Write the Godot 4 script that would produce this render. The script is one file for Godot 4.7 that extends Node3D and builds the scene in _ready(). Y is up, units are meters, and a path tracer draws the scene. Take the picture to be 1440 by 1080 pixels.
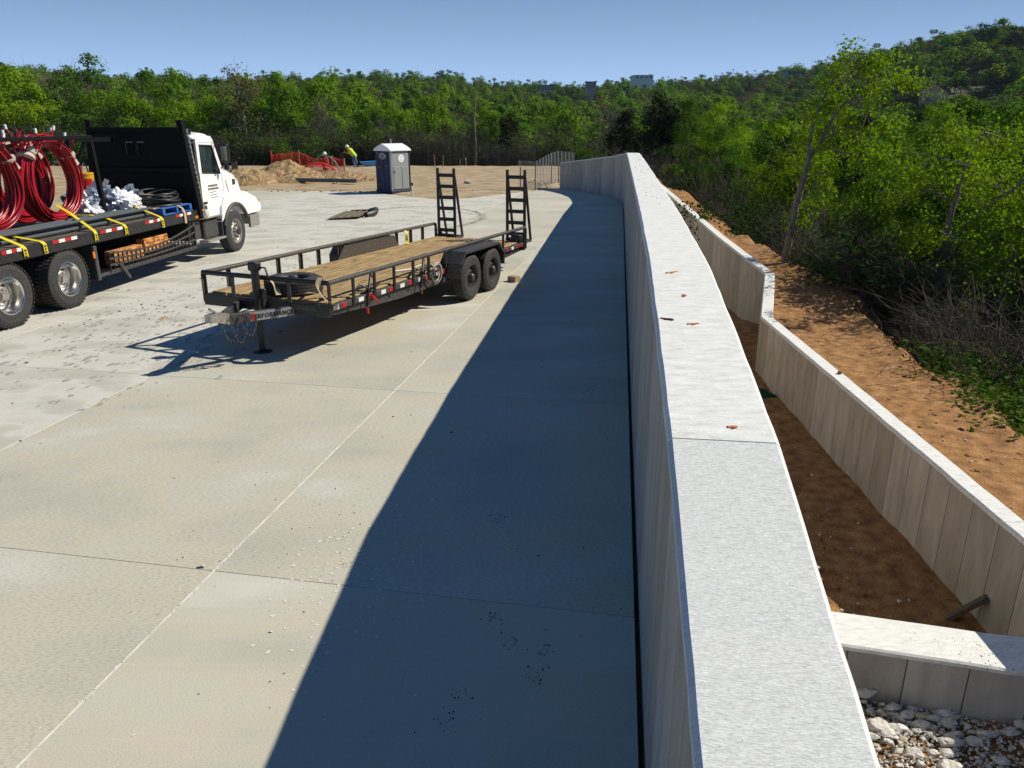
extends Node3D
# Construction yard: a concrete apron beside a retaining wall, a flatbed truck, a utility trailer, wooded hills behind.

var M := {}
var used_names := {}
var rng := RandomNumberGenerator.new()

class Mb:
	var v := PackedVector3Array()
	var n := PackedVector3Array()
	var c := PackedColorArray()
	var uv := PackedVector2Array()
	var tint := Color(1, 1, 1)
	var colored := false
	func t3(a: Vector3, b: Vector3, d: Vector3, na: Vector3, nb: Vector3, nd: Vector3) -> void:
		if (d - a).cross(b - a).dot(na + nb + nd) >= 0.0:
			v.append(a); v.append(b); v.append(d); n.append(na); n.append(nb); n.append(nd)
		else:
			v.append(a); v.append(d); v.append(b); n.append(na); n.append(nd); n.append(nb)
		if colored:
			c.append(tint); c.append(tint); c.append(tint)
	func tri(a: Vector3, b: Vector3, d: Vector3, out: Vector3) -> void:
		var m := (b - a).cross(d - a)
		if m.length_squared() < 1e-14:
			return
		m = m.normalized()
		if m.dot(out) < 0.0:
			m = -m
		t3(a, b, d, m, m, m)
	func quad(a: Vector3, b: Vector3, d: Vector3, e: Vector3, out: Vector3) -> void:
		tri(a, b, d, out); tri(a, d, e, out)
	func box(at: Vector3, size: Vector3, bs := Basis.IDENTITY, ch := 0.0) -> void:
		var h := size * 0.5
		var k: float = minf(ch, minf(h.x, minf(h.y, h.z)) * 0.9)
		for ax in 3:
			var i1 := (ax + 1) % 3
			var i2 := (ax + 2) % 3
			for s in [-1.0, 1.0]:
				var q := []
				for e in [[-1, -1], [1, -1], [1, 1], [-1, 1]]:
					var p := Vector3()
					p[ax] = h[ax] * s
					p[i1] = (h[i1] - k) * e[0]
					p[i2] = (h[i2] - k) * e[1]
					q.append(at + bs * p)
				var o := Vector3()
				o[ax] = s
				quad(q[0], q[1], q[2], q[3], bs * o)
		if k <= 0.0:
			return
		for ax in 3:
			var i1 := (ax + 1) % 3
			var i2 := (ax + 2) % 3
			for s in [-1.0, 1.0]:
				for r in [-1.0, 1.0]:
					var q := []
					for e in [[-1, 0], [1, 0], [1, 1], [-1, 1]]:
						var p := Vector3()
						p[ax] = (h[ax] - k) * e[0]
						p[i1] = (h[i1] - (k if e[1] == 0 else 0.0)) * s
						p[i2] = (h[i2] - (0.0 if e[1] == 0 else k)) * r
						q.append(at + bs * p)
					var o := Vector3()
					o[i1] = s
					o[i2] = r
					quad(q[0], q[1], q[2], q[3], bs * o)
		for sx in [-1.0, 1.0]:
			for sy in [-1.0, 1.0]:
				for sz in [-1.0, 1.0]:
					var s := Vector3(sx, sy, sz)
					tri(at + bs * (s * Vector3(h.x, h.y - k, h.z - k)), at + bs * (s * Vector3(h.x - k, h.y, h.z - k)), at + bs * (s * Vector3(h.x - k, h.y - k, h.z)), bs * s)
	# a straight bar of rectangular section between two points
	func bar(a: Vector3, b: Vector3, w: float, hgt: float, ch := 0.0, up := Vector3.UP) -> void:
		var z := (b - a).normalized()
		var x := up.cross(z)
		if x.length() < 0.01:
			x = Vector3.RIGHT
		x = x.normalized()
		var y := z.cross(x)
		box((a + b) * 0.5, Vector3(w, hgt, a.distance_to(b)), Basis(x, y, z), ch)
	func tube(p: Array, r, sides := 6, caps := true) -> void:
		var cnt := p.size()
		var prev: Array = []
		var prevn: Array = []
		var x := Vector3.ZERO
		for i in cnt:
			var d: Vector3 = (p[mini(i + 1, cnt - 1)] - p[maxi(i - 1, 0)]).normalized()
			if i == 0:
				x = d.cross(Vector3.UP if absf(d.y) < 0.9 else Vector3.RIGHT).normalized()
			else:
				x = (x - d * x.dot(d)).normalized()
			var y := d.cross(x)
			var ring := []
			var rn := []
			var rad: float = r[i] if r is Array else r
			for k in sides:
				var a := TAU * k / sides
				var o := x * cos(a) + y * sin(a)
				ring.append(p[i] + o * rad)
				rn.append(o)
			if i > 0:
				for k in sides:
					var j := (k + 1) % sides
					t3(prev[k], prev[j], ring[j], prevn[k], prevn[j], rn[j])
					t3(prev[k], ring[j], ring[k], prevn[k], rn[j], rn[k])
			if caps and (i == 0 or i == cnt - 1):
				var o := -d if i == 0 else d
				for k in range(1, sides - 1):
					t3(ring[0], ring[k], ring[k + 1], o, o, o)
			prev = ring
			prevn = rn
	# profile of (radius, height) round the local y axis of x
	func lathe(prof: Array, xf: Transform3D, sides := 24) -> void:
		for i in prof.size() - 1:
			var a: Vector2 = prof[i]
			var b: Vector2 = prof[i + 1]
			var nn := Vector2(b.y - a.y, a.x - b.x)
			if nn.length() < 1e-7:
				continue
			nn = nn.normalized()
			for k in sides:
				var t0 := TAU * k / sides
				var t1 := TAU * (k + 1) / sides
				var c0 := Vector3(cos(t0), 0, sin(t0))
				var c1 := Vector3(cos(t1), 0, sin(t1))
				var p0 := xf * (c0 * a.x + Vector3.UP * a.y)
				var p1 := xf * (c1 * a.x + Vector3.UP * a.y)
				var p2 := xf * (c1 * b.x + Vector3.UP * b.y)
				var p3 := xf * (c0 * b.x + Vector3.UP * b.y)
				var n0 := (xf.basis * (c0 * nn.x + Vector3.UP * nn.y)).normalized()
				var n1 := (xf.basis * (c1 * nn.x + Vector3.UP * nn.y)).normalized()
				if a.x > 1e-6:
					t3(p0, p1, p2, n0, n1, n1)
				if b.x > 1e-6:
					t3(p0, p2, p3, n0, n1, n0)
	# polygon in the local xy plane, from z = 0 to z = -depth
	func prism(poly: PackedVector2Array, xf: Transform3D, depth: float) -> void:
		var ix := Geometry2D.triangulate_polygon(poly)
		var z := xf.basis.z
		for k in range(0, ix.size(), 3):
			var f := []
			var b := []
			for j in 3:
				var q: Vector2 = poly[ix[k + j]]
				f.append(xf * Vector3(q.x, q.y, 0))
				b.append(xf * Vector3(q.x, q.y, -depth))
			tri(f[0], f[1], f[2], z)
			tri(b[0], b[1], b[2], -z)
		var cw := Geometry2D.is_polygon_clockwise(poly)
		for k in poly.size():
			var q0: Vector2 = poly[k]
			var q1: Vector2 = poly[(k + 1) % poly.size()]
			var e := q1 - q0
			var o2 := Vector2(-e.y, e.x) if cw else Vector2(e.y, -e.x)
			var o := xf.basis * Vector3(o2.x, o2.y, 0)
			quad(xf * Vector3(q0.x, q0.y, 0), xf * Vector3(q1.x, q1.y, 0), xf * Vector3(q1.x, q1.y, -depth), xf * Vector3(q0.x, q0.y, -depth), o)
	# sections of equally many points, joined in turn; smooth within a strip
	func loft(secs: Array, closed := true, caps := true) -> void:
		var mid := Vector3.ZERO
		var cnt := 0
		for s in secs:
			for q in s:
				mid += q
				cnt += 1
		mid /= cnt
		for i in secs.size() - 1:
			var s0: Array = secs[i]
			var s1: Array = secs[i + 1]
			var c0 := Vector3.ZERO
			for q in s0:
				c0 += q
			for q in s1:
				c0 += q
			c0 /= s0.size() * 2
			for k in (s0.size() if closed else s0.size() - 1):
				var j := (k + 1) % s0.size()
				var m: Vector3 = (s0[k] + s0[j] + s1[k] + s1[j]) * 0.25 - c0
				quad(s0[k], s0[j], s1[j], s1[k], m)
		if caps:
			for e in [0, secs.size() - 1]:
				var s: Array = secs[e]
				var ctr := Vector3.ZERO
				for q in s:
					ctr += q
				ctr /= s.size()
				for k in s.size():
					tri(ctr, s[k], s[(k + 1) % s.size()], ctr - mid)
	func mesh() -> ArrayMesh:
		var a := []
		a.resize(Mesh.ARRAY_MAX)
		a[Mesh.ARRAY_VERTEX] = v
		a[Mesh.ARRAY_NORMAL] = n
		if colored:
			a[Mesh.ARRAY_COLOR] = c
		if uv.size() == v.size() and uv.size() > 0:
			a[Mesh.ARRAY_TEX_UV] = uv
		var m := ArrayMesh.new()
		m.add_surface_from_arrays(Mesh.PRIMITIVE_TRIANGLES, a)
		return m

func numbered(called: String) -> String:
	var k: int = used_names.get(called, 0)
	used_names[called] = k + 1
	return called if k == 0 else "%s_%03d" % [called, k]

func tag(o: Node, label := "", category := "", group := "", kind := "") -> void:
	if label: o.set_meta("label", label)
	if category: o.set_meta("category", category)
	if group: o.set_meta("group", group)
	if kind: o.set_meta("kind", kind)

func put(mesh: Mesh, called: String, m: Material, parent: Node = null) -> MeshInstance3D:
	var o := MeshInstance3D.new()
	o.mesh = mesh
	o.material_override = m
	if parent == null:
		o.name = numbered(called)
		add_child(o)
	else:
		o.name = called
		parent.add_child(o, true)
	return o

func obj(b: Mb, called: String, m: Material, parent: Node = null) -> MeshInstance3D:
	return put(b.mesh(), called, m, parent)

func thing(called: String, label: String, category: String, at := Vector3.ZERO, turn := 0.0, group := "") -> Node3D:
	var o := Node3D.new()
	o.name = numbered(called)
	add_child(o)
	o.position = at
	o.rotation.y = turn
	tag(o, label, category, group)
	return o

func structure(b: Mb, called: String, m: Material, label := "") -> MeshInstance3D:
	var o := obj(b, called, m)
	tag(o, label, "", "", "structure")
	return o

func lin(r: float, g: float, b: float, a := 1.0) -> Color:
	var c := Color(r, g, b).linear_to_srgb()
	c.a = a
	return c

func noise(sd: int, freq: float, oct := 4, type := FastNoiseLite.TYPE_SIMPLEX_SMOOTH) -> FastNoiseLite:
	var f := FastNoiseLite.new()
	f.seed = sd
	f.frequency = freq
	f.noise_type = type
	f.fractal_octaves = oct
	return f

func noise_tex(sd: int, freq: float, ramp: Array, oct := 4, size := 512, type := FastNoiseLite.TYPE_SIMPLEX_SMOOTH) -> NoiseTexture2D:
	var t := NoiseTexture2D.new()
	t.width = size
	t.height = size
	t.seamless = true
	t.generate_mipmaps = false
	t.noise = noise(sd, freq, oct, type)
	if ramp:
		var g := Gradient.new()
		var offs := PackedFloat32Array()
		var cols := PackedColorArray()
		for e in ramp:
			offs.append(e[0])
			cols.append(e[1])
		g.offsets = offs
		g.colors = cols
		t.color_ramp = g
	return t

func grey(l: float, w := 0.0) -> Color:
	return lin(l * (1.0 + w), l, l * (1.0 - w))

func plain(r: float, g: float, b: float, rough := 0.7, metal := 0.0) -> StandardMaterial3D:
	var m := StandardMaterial3D.new()
	m.albedo_color = lin(r, g, b)
	m.roughness = rough
	m.metallic = metal
	return m

# a material of a coarse colour pattern, a fine one multiplied over it and a relief
func patterned(coarse: Texture2D, cs: Vector3, fine: Texture2D, fs: Vector3, rough: float, height: Texture2D = null, depth := 0.2, world := true) -> StandardMaterial3D:
	var m := StandardMaterial3D.new()
	m.albedo_texture = coarse
	m.roughness = rough
	m.uv1_triplanar = true
	m.uv1_world_triplanar = world
	m.uv1_scale = cs
	m.uv1_triplanar_sharpness = 4.0
	if fine:
		m.detail_enabled = true
		m.detail_albedo = fine
		m.detail_blend_mode = BaseMaterial3D.BLEND_MODE_MUL
		m.detail_uv_layer = BaseMaterial3D.DETAIL_UV_2
		m.uv2_triplanar = true
		m.uv2_world_triplanar = world
		m.uv2_scale = fs
		m.uv2_triplanar_sharpness = 4.0
	if height:
		m.heightmap_enabled = true
		m.heightmap_texture = height
		m.heightmap_scale = depth
	return m

# ---------------------------------------------------------------- camera, sky, sun
func set_view() -> void:
	var cam := Camera3D.new()
	cam.name = "camera"
	cam.fov = 53.04
	cam.near = 0.05
	cam.far = 3000.0
	add_child(cam)
	cam.position = Vector3(0, 3.05, 0)
	cam.rotation_degrees = Vector3(-18.784, 0, 0)
	cam.current = true
	var env := Environment.new()
	env.background_mode = Environment.BG_SKY
	var sm := ProceduralSkyMaterial.new()
	sm.sky_top_color = lin(0.028, 0.085, 0.22)
	sm.sky_horizon_color = lin(0.46, 0.68, 1.0)
	sm.sky_curve = 0.09
	sm.ground_bottom_color = lin(0.05, 0.05, 0.04)
	sm.ground_horizon_color = lin(0.16, 0.18, 0.2)
	sm.sun_angle_max = 1.0
	var sky := Sky.new()
	sky.sky_material = sm
	env.sky = sky
	env.tonemap_mode = Environment.TONE_MAPPER_LINEAR
	env.tonemap_exposure = 1.15
	env.fog_enabled = true
	env.fog_density = 0.0001
	env.fog_light_color = Color(0.78, 0.85, 0.95)
	env.sdfgi_enabled = true
	env.ssao_enabled = true
	env.ssil_enabled = true
	var we := WorldEnvironment.new()
	we.name = "environment"
	we.environment = env
	add_child(we)
	var sun := DirectionalLight3D.new()
	sun.name = "sun"
	sun.light_energy = 1.6
	sun.light_color = Color(1.0, 0.968, 0.905)
	sun.light_angular_distance = 0.5
	sun.shadow_enabled = true
	add_child(sun)
	sun.look_at_from_position(Vector3.ZERO, Vector3(-1.09, -1.0, 0.26), Vector3.UP)

# ---------------------------------------------------------------- materials
func set_materials() -> void:
	var fine := noise_tex(11, 0.06, [[0.0, grey(0.5)], [0.3, grey(0.82)], [0.55, grey(0.94)], [1.0, grey(1.0)]], 6, 1024)
	var grain := noise_tex(12, 0.25, [[0.0, grey(0.55)], [0.35, grey(0.85)], [1.0, grey(1.0)]], 3, 512)
	var speck := noise_tex(13, 0.12, [[0.0, grey(0.4)], [0.28, grey(0.8)], [0.42, grey(0.97)], [1.0, grey(1.0)]], 4, 1024)
	var bump := noise_tex(14, 0.08, [], 5, 512)
	var coarse_bump := noise_tex(15, 0.02, [], 5, 512)
	var crumbs := noise_tex(16, 0.045, [[0.0, grey(0.42)], [0.3, grey(0.72)], [0.5, grey(0.9)], [1.0, grey(1.0)]], 6, 1024)
	var crumb_bump := noise_tex(17, 0.08, [], 6, 1024)
	# apron: broom strokes and cloudy blotches of buff and grey
	var apron := noise_tex(21, 0.006, [[0.0, lin(0.42, 0.41, 0.34)], [0.3, lin(0.485, 0.468, 0.385)], [0.5, lin(0.53, 0.495, 0.385)], [0.7, lin(0.52, 0.505, 0.42)], [1.0, lin(0.61, 0.595, 0.515)]], 5, 1024)
	M.apron = patterned(apron, Vector3(0.05, 0.05, 0.09), fine, Vector3(0.35, 0.35, 1.3), 0.82)
	M.apron2 = patterned(apron, Vector3(0.06, 0.05, 0.1), fine, Vector3(0.3, 0.35, 1.5), 0.82)
	M.apron2.uv1_offset = Vector3(0.37, 0.1, 0.61)
	M.apron2.uv2_offset = Vector3(0.5, 0.0, 0.23)
	M.apron3 = patterned(apron, Vector3(0.045, 0.05, 0.12), speck, Vector3(0.5, 0.35, 1.7), 0.82)
	M.apron3.uv1_offset = Vector3(0.71, 0.1, 0.33)
	# the lane that the trucks use: the same concrete under a film of pale dust in swirls
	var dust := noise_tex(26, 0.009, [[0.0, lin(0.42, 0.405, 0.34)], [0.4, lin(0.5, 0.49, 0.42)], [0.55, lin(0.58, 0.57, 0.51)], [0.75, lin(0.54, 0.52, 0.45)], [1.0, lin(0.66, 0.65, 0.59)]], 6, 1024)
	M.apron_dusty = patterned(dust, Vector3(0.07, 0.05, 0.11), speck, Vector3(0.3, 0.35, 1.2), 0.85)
	M.joint = patterned(noise_tex(22, 0.03, [[0.0, lin(0.45, 0.43, 0.38)], [0.5, lin(0.62, 0.6, 0.55)], [1.0, lin(0.7, 0.69, 0.65)]], 4, 256), Vector3(0.8, 0.8, 0.8), null, Vector3.ONE, 0.9)
	# formed wall faces: vertical streaks, form-ply tone and tie marks
	var face := noise_tex(23, 0.008, [[0.0, lin(0.33, 0.315, 0.28)], [0.4, lin(0.43, 0.41, 0.365)], [0.65, lin(0.46, 0.44, 0.39)], [1.0, lin(0.54, 0.525, 0.475)]], 5, 1024)
	for k in 4:
		var m := patterned(face, Vector3(0.5, 0.12, 0.5), speck, Vector3(1.1, 0.6, 1.1), 0.8, bump, 0.12)
		m.uv1_offset = Vector3(0.23 * k, 0.17 * k, 0.31 * k)
		m.albedo_color = lin(1.0 - 0.07 * k, 1.0 - 0.075 * k, 1.0 - 0.085 * k)
		M["face%d" % k] = m
	M.core = plain(0.12, 0.11, 0.095, 0.95)
	# broomed wall top
	var broom := noise_tex(24, 0.012, [[0.0, lin(0.52, 0.52, 0.50)], [0.35, lin(0.64, 0.64, 0.62)], [0.6, lin(0.68, 0.68, 0.66)], [1.0, lin(0.78, 0.78, 0.76)]], 4, 1024)
	var strokes := noise_tex(25, 0.012, [[0.0, grey(0.66)], [0.4, grey(0.9)], [0.7, grey(0.97)], [1.0, grey(1.0)]], 6, 1024)
	M.top_new = patterned(broom, Vector3(0.9, 0.5, 5.0), strokes, Vector3(2.2, 1.6, 17.0), 0.78, bump, 0.2)
	M.top_new.albedo_color = lin(1.02, 1.04, 1.045)
	M.top_old = patterned(broom, Vector3(0.4, 0.4, 1.3), speck, Vector3(0.8, 0.6, 2.2), 0.78, bump, 0.2)
	M.top_old.albedo_color = lin(1.09, 1.1, 1.09)
	# soils
	var soil := noise_tex(31, 0.012, [[0.0, lin(0.15, 0.068, 0.02)], [0.4, lin(0.30, 0.14, 0.04)], [0.65, lin(0.37, 0.182, 0.056)], [1.0, lin(0.47, 0.275, 0.115)]], 5, 1024)
	M.soil = patterned(soil, Vector3(0.3, 0.3, 0.3), crumbs, Vector3(0.8, 0.8, 0.8), 0.95, crumb_bump, 1.0)
	var yard := noise_tex(32, 0.01, [[0.0, lin(0.25, 0.175, 0.095)], [0.4, lin(0.38, 0.285, 0.165)], [0.7, lin(0.45, 0.35, 0.215)], [1.0, lin(0.55, 0.46, 0.32)]], 5, 1024)
	M.yard = patterned(yard, Vector3(0.06, 0.06, 0.11), crumbs, Vector3(0.2, 0.2, 0.3), 0.95, crumb_bump, 1.5)
	var heap := noise_tex(33, 0.02, [[0.0, lin(0.16, 0.095, 0.035)], [0.4, lin(0.30, 0.19, 0.08)], [0.62, lin(0.38, 0.26, 0.12)], [0.8, lin(0.55, 0.46, 0.32)], [1.0, lin(0.7, 0.64, 0.52)]], 5, 512)
	M.heap = patterned(heap, Vector3(0.35, 0.35, 0.35), grain, Vector3(1.1, 1.1, 1.1), 0.95, coarse_bump, 3.0)
	var litter := noise_tex(34, 0.03, [[0.0, lin(0.035, 0.029, 0.016)], [0.45, lin(0.07, 0.058, 0.032)], [0.7, lin(0.07, 0.08, 0.03)], [1.0, lin(0.12, 0.105, 0.06)]], 5, 512)
	M.litter = patterned(litter, Vector3(0.12, 0.12, 0.12), grain, Vector3(0.7, 0.7, 0.7), 0.95)
	var rock := noise_tex(35, 0.015, [[0.0, lin(0.27, 0.24, 0.18)], [0.35, lin(0.52, 0.49, 0.43)], [0.7, lin(0.65, 0.63, 0.58)], [1.0, lin(0.76, 0.75, 0.71)]], 5, 512)
	M.rock = patterned(rock, Vector3(1.3, 1.3, 1.3), speck, Vector3(2.5, 2.5, 2.5), 0.9, coarse_bump, 1.0)
	M.rock2 = patterned(rock, Vector3(1.1, 1.1, 1.1), speck, Vector3(2.1, 2.1, 2.1), 0.9, coarse_bump, 1.0)
	M.rock2.albedo_color = lin(0.9, 0.78, 0.6)
	M.clod = plain(0.045, 0.035, 0.026, 0.95)
	M.clod_red = plain(0.23, 0.11, 0.045, 0.95)
	M.mud = patterned(soil, Vector3(0.9, 0.9, 0.9), grain, Vector3(2, 2, 2), 0.95)
	M.mud.albedo_color = lin(1.5, 1.5, 1.7)
	# paint, metal, rubber
	var scuff := noise_tex(41, 0.03, [[0.0, grey(0.7)], [0.5, grey(0.95)], [1.0, grey(1.0)]], 4, 512)
	var worn := noise_tex(42, 0.02, [[0.0, lin(0.005, 0.005, 0.006)], [0.7, lin(0.007, 0.007, 0.008)], [0.88, lin(0.016, 0.015, 0.013)], [1.0, lin(0.05, 0.045, 0.04)]], 5, 512)
	M.black = patterned(worn, Vector3(0.8, 0.8, 0.8), null, Vector3.ONE, 0.62, null, 0.0, false)
	M.black.metallic_specular = 0.25
	M.black_metal = patterned(noise_tex(43, 0.03, [[0.0, lin(0.009, 0.009, 0.01)], [0.55, lin(0.014, 0.014, 0.014)], [0.8, lin(0.035, 0.033, 0.03)], [1.0, lin(0.10, 0.085, 0.07)]], 5, 512), Vector3(1, 1, 1), null, Vector3.ONE, 0.42, null, 0.0, false)
	M.grey_metal = patterned(noise_tex(44, 0.03, [[0.0, lin(0.024, 0.024, 0.024)], [0.5, lin(0.045, 0.044, 0.042)], [1.0, lin(0.12, 0.11, 0.1)]], 5, 512), Vector3(1, 1, 1), null, Vector3.ONE, 0.5, null, 0.0, false)
	M.rail_rust = patterned(noise_tex(45, 0.03, [[0.0, lin(0.03, 0.026, 0.022)], [0.5, lin(0.06, 0.05, 0.042)], [1.0, lin(0.14, 0.095, 0.07)]], 5, 512), Vector3(1, 1, 1), null, Vector3.ONE, 0.55, null, 0.0, false)
	M.rubber = patterned(noise_tex(46, 0.03, [[0.0, lin(0.018, 0.018, 0.018)], [0.6, lin(0.032, 0.031, 0.03)], [1.0, lin(0.075, 0.07, 0.062)]], 4, 512), Vector3(1.2, 1.2, 1.2), null, Vector3.ONE, 0.85, null, 0.0, false)
	M.white_paint = patterned(noise_tex(47, 0.01, [[0.0, lin(0.66, 0.65, 0.62)], [0.4, lin(0.8, 0.8, 0.79)], [1.0, lin(0.83, 0.83, 0.83)]], 4, 512), Vector3(0.7, 0.7, 0.7), null, Vector3.ONE, 0.25, null, 0.0, false)
	M.white_paint.clearcoat_enabled = true
	M.white_paint.clearcoat = 0.5
	M.alu = plain(0.72, 0.71, 0.69, 0.22, 1.0)
	M.alu_dull = patterned(noise_tex(48, 0.03, [[0.0, lin(0.24, 0.22, 0.19)], [0.5, lin(0.38, 0.36, 0.33)], [1.0, lin(0.5, 0.48, 0.45)]], 4, 256), Vector3(2, 2, 2), null, Vector3.ONE, 0.4, null, 0.0, false)
	M.alu_dull.metallic = 0.6
	M.glass = plain(0.02, 0.03, 0.03, 0.06)
	M.glass.albedo_color = lin(0.03, 0.05, 0.05, 0.55)
	M.glass.transparency = BaseMaterial3D.TRANSPARENCY_ALPHA
	M.interior = plain(0.02, 0.02, 0.02, 0.8)
	var plank := noise_tex(51, 0.02, [[0.0, lin(0.07, 0.045, 0.022)], [0.32, lin(0.22, 0.145, 0.065)], [0.5, lin(0.42, 0.28, 0.115)], [0.72, lin(0.52, 0.36, 0.16)], [1.0, lin(0.58, 0.46, 0.28)]], 5, 512)
	for k in 4:
		var m := patterned(plank, Vector3(3.4, 1.0, 0.16), grain, Vector3(4.0, 3.0, 0.35), 0.85, bump, 0.2, false)
		m.uv1_offset = Vector3(0.31 * k, 0, 0.27 * k)
		M["plank%d" % k] = m
	M.lumber = patterned(plank, Vector3(2.6, 1.0, 0.5), null, Vector3.ONE, 0.8, null, 0.0, false)
	M.lumber.albedo_color = lin(1.3, 0.8, 0.5)
	M.old_board = patterned(noise_tex(52, 0.02, [[0.0, lin(0.045, 0.04, 0.034)], [0.5, lin(0.095, 0.08, 0.066)], [1.0, lin(0.17, 0.14, 0.11)]], 5, 512), Vector3(2.4, 1.0, 0.3), grain, Vector3(3, 3, 0.6), 0.9, bump, 0.2, false)
	M.red = plain(0.42, 0.012, 0.012, 0.4)
	M.white_reflect = plain(0.68, 0.67, 0.63, 0.35)
	M.amber = plain(0.62, 0.16, 0.01, 0.3)
	M.yellow = plain(0.62, 0.48, 0.006, 0.55)
	M.yellow_pail = plain(0.62, 0.33, 0.01, 0.4)
	M.ink = plain(0.015, 0.015, 0.016, 0.7)
	M.ink_soft = plain(0.2, 0.21, 0.22, 0.7)
	M.conduit = plain(0.24, 0.005, 0.012, 0.3)
	M.conduit2 = plain(0.36, 0.008, 0.016, 0.28)
	M.foam = plain(0.45, 0.40, 0.33, 0.9)
	M.strap_tan = plain(0.42, 0.33, 0.2, 0.85)
	M.rope_white = plain(0.6, 0.57, 0.5, 0.8)
	M.bag = plain(0.78, 0.79, 0.82, 0.35)
	M.bag_blue = plain(0.16, 0.2, 0.29, 0.3)
	M.pipe_grey = plain(0.075, 0.085, 0.092, 0.4)
	M.hose_black = plain(0.022, 0.022, 0.024, 0.45)
	M.pallet_blue = plain(0.025, 0.11, 0.36, 0.7)
	M.toilet_blue = plain(0.008, 0.01, 0.055, 0.55)
	M.toilet_grey = plain(0.26, 0.285, 0.28, 0.5)
	M.toilet_roof = plain(0.76, 0.77, 0.79, 0.45)
	M.sticker = plain(0.24, 0.245, 0.26, 0.6)
	M.sticker_white = plain(0.8, 0.8, 0.8, 0.5)
	M.orange_net = plain(0.6, 0.018, 0.022, 0.6)
	M.orange_pipe = plain(0.7, 0.07, 0.02, 0.4)
	M.green_hose = plain(0.12, 0.22, 0.15, 0.5)
	M.steel_post = plain(0.05, 0.05, 0.045, 0.6)
	M.wire = plain(0.5, 0.52, 0.53, 0.4, 0.5)
	M.mesh_dark = plain(0.035, 0.037, 0.03, 0.8)
	M.wood_stake = plain(0.35, 0.27, 0.17, 0.85)
	M.pvc = plain(0.7, 0.69, 0.64, 0.5)
	M.green_cloth = plain(0.012, 0.07, 0.035, 0.8)
	M.orange_bit = plain(0.5, 0.14, 0.03, 0.7)
	M.blue_tub = plain(0.05, 0.25, 0.62, 0.35)
	M.rust = plain(0.13, 0.05, 0.02, 0.8)
	M.fabric_dark = patterned(noise_tex(53, 0.03, [[0.0, lin(0.05, 0.042, 0.032)], [0.5, lin(0.1, 0.085, 0.065)], [1.0, lin(0.18, 0.15, 0.11)]], 4, 256), Vector3(1.5, 1.5, 1.5), null, Vector3.ONE, 0.95)
	M.fleck_pale = plain(0.62, 0.6, 0.54, 0.9)
	M.dust_mark = patterned(noise_tex(54, 0.03, [[0.0, lin(0.26, 0.25, 0.215)], [0.5, lin(0.33, 0.315, 0.27)], [1.0, lin(0.4, 0.375, 0.32)]], 4, 256), Vector3(2, 2, 2), null, Vector3.ONE, 0.95)
	M.mud_flap = plain(0.018, 0.018, 0.019, 0.75)
	M.skin = plain(0.42, 0.2, 0.11, 0.6)
	M.vest = plain(0.55, 0.75, 0.02, 0.7)
	M.jeans = plain(0.1, 0.16, 0.26, 0.85)
	M.helmet = plain(0.8, 0.8, 0.78, 0.35)
	M.hair = plain(0.02, 0.015, 0.012, 0.8)
	M.shirt_dark = plain(0.03, 0.03, 0.035, 0.8)
	M.house_wall = plain(0.58, 0.4, 0.25, 0.9)
	M.house_wall2 = plain(0.2, 0.24, 0.25, 0.9)
	M.house_roof = plain(0.045, 0.04, 0.042, 0.9)
	M.house_roof2 = plain(0.12, 0.11, 0.1, 0.9)
	M.house_white = plain(0.72, 0.72, 0.72, 0.8)
	M.house_grey = plain(0.28, 0.29, 0.31, 0.8)
	M.pane = plain(0.03, 0.04, 0.05, 0.1)

# ---------------------------------------------------------------- paths shared by the walls and the ground
# left face of the main wall: x, z, height of the top
var main_path := [
	[-0.14, 3.0, 1.05], [0.262, 0.0, 1.33], [0.465, -1.52, 1.51], [0.53, -2.0, 1.585], [0.667, -3.03, 1.778], [0.819, -4.17, 1.885], [1.05, -5.9, 2.022],
	[1.476, -9.09, 2.074], [2.24, -14.82, 2.075], [3.2, -22.0, 2.06], [4.0, -28.0, 2.03], [4.33, -30.6, 1.95], [4.43, -31.9, 1.87], [4.38, -33.2, 1.78], [4.25, -34.3, 1.68],
	[3.87, -35.8, 1.56], [3.4, -36.9, 1.44], [2.9, -37.8, 1.33], [2.32, -38.55, 1.22]]
var lower_path := [
	[4.64, -3.0, -0.6], [4.74, -6.77, -0.6], [4.81, -9.45, -0.6], [4.94, -14.9, -0.6], [5.95, -18.0, -0.31], [5.86, -22.2, -0.03], [5.9, -27.0, 0.28], [5.95, -32.0, 0.6], [5.9, -36.5, 0.85]]

func slab_outline() -> PackedVector2Array:
	var o := PackedVector2Array()
	for i in main_path.size():
		var q = main_path[i]
		o.append(Vector2(q[0] - 0.034, q[1] + (0.034 if q[1] < -33.0 else 0.0)))
	for q in [[2.2, -38.4], [0.83, -36.95], [-0.63, -35.05], [-1.81, -33.5], [-2.6, -32.95], [-3.2, -32.9], [-4.49, -34.3], [-6.12, -35.75], [-7.8, -36.7], [-9.4, -37.2], [-12.58, -37.3], [-15.0, -37.4], [-14.6, -28.0], [-14.8, -12.0], [-15.0, 3.0]]:
		o.append(Vector2(q[0], q[1]))
	return o

func signed_out(p: Vector2, poly: PackedVector2Array) -> float:
	var best := 1e9
	for i in poly.size():
		best = minf(best, p.distance_to(Geometry2D.get_closest_point_to_segment(p, poly[i], poly[(i + 1) % poly.size()])))
	return -best if Geometry2D.is_point_in_polygon(p, poly) else best

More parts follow.
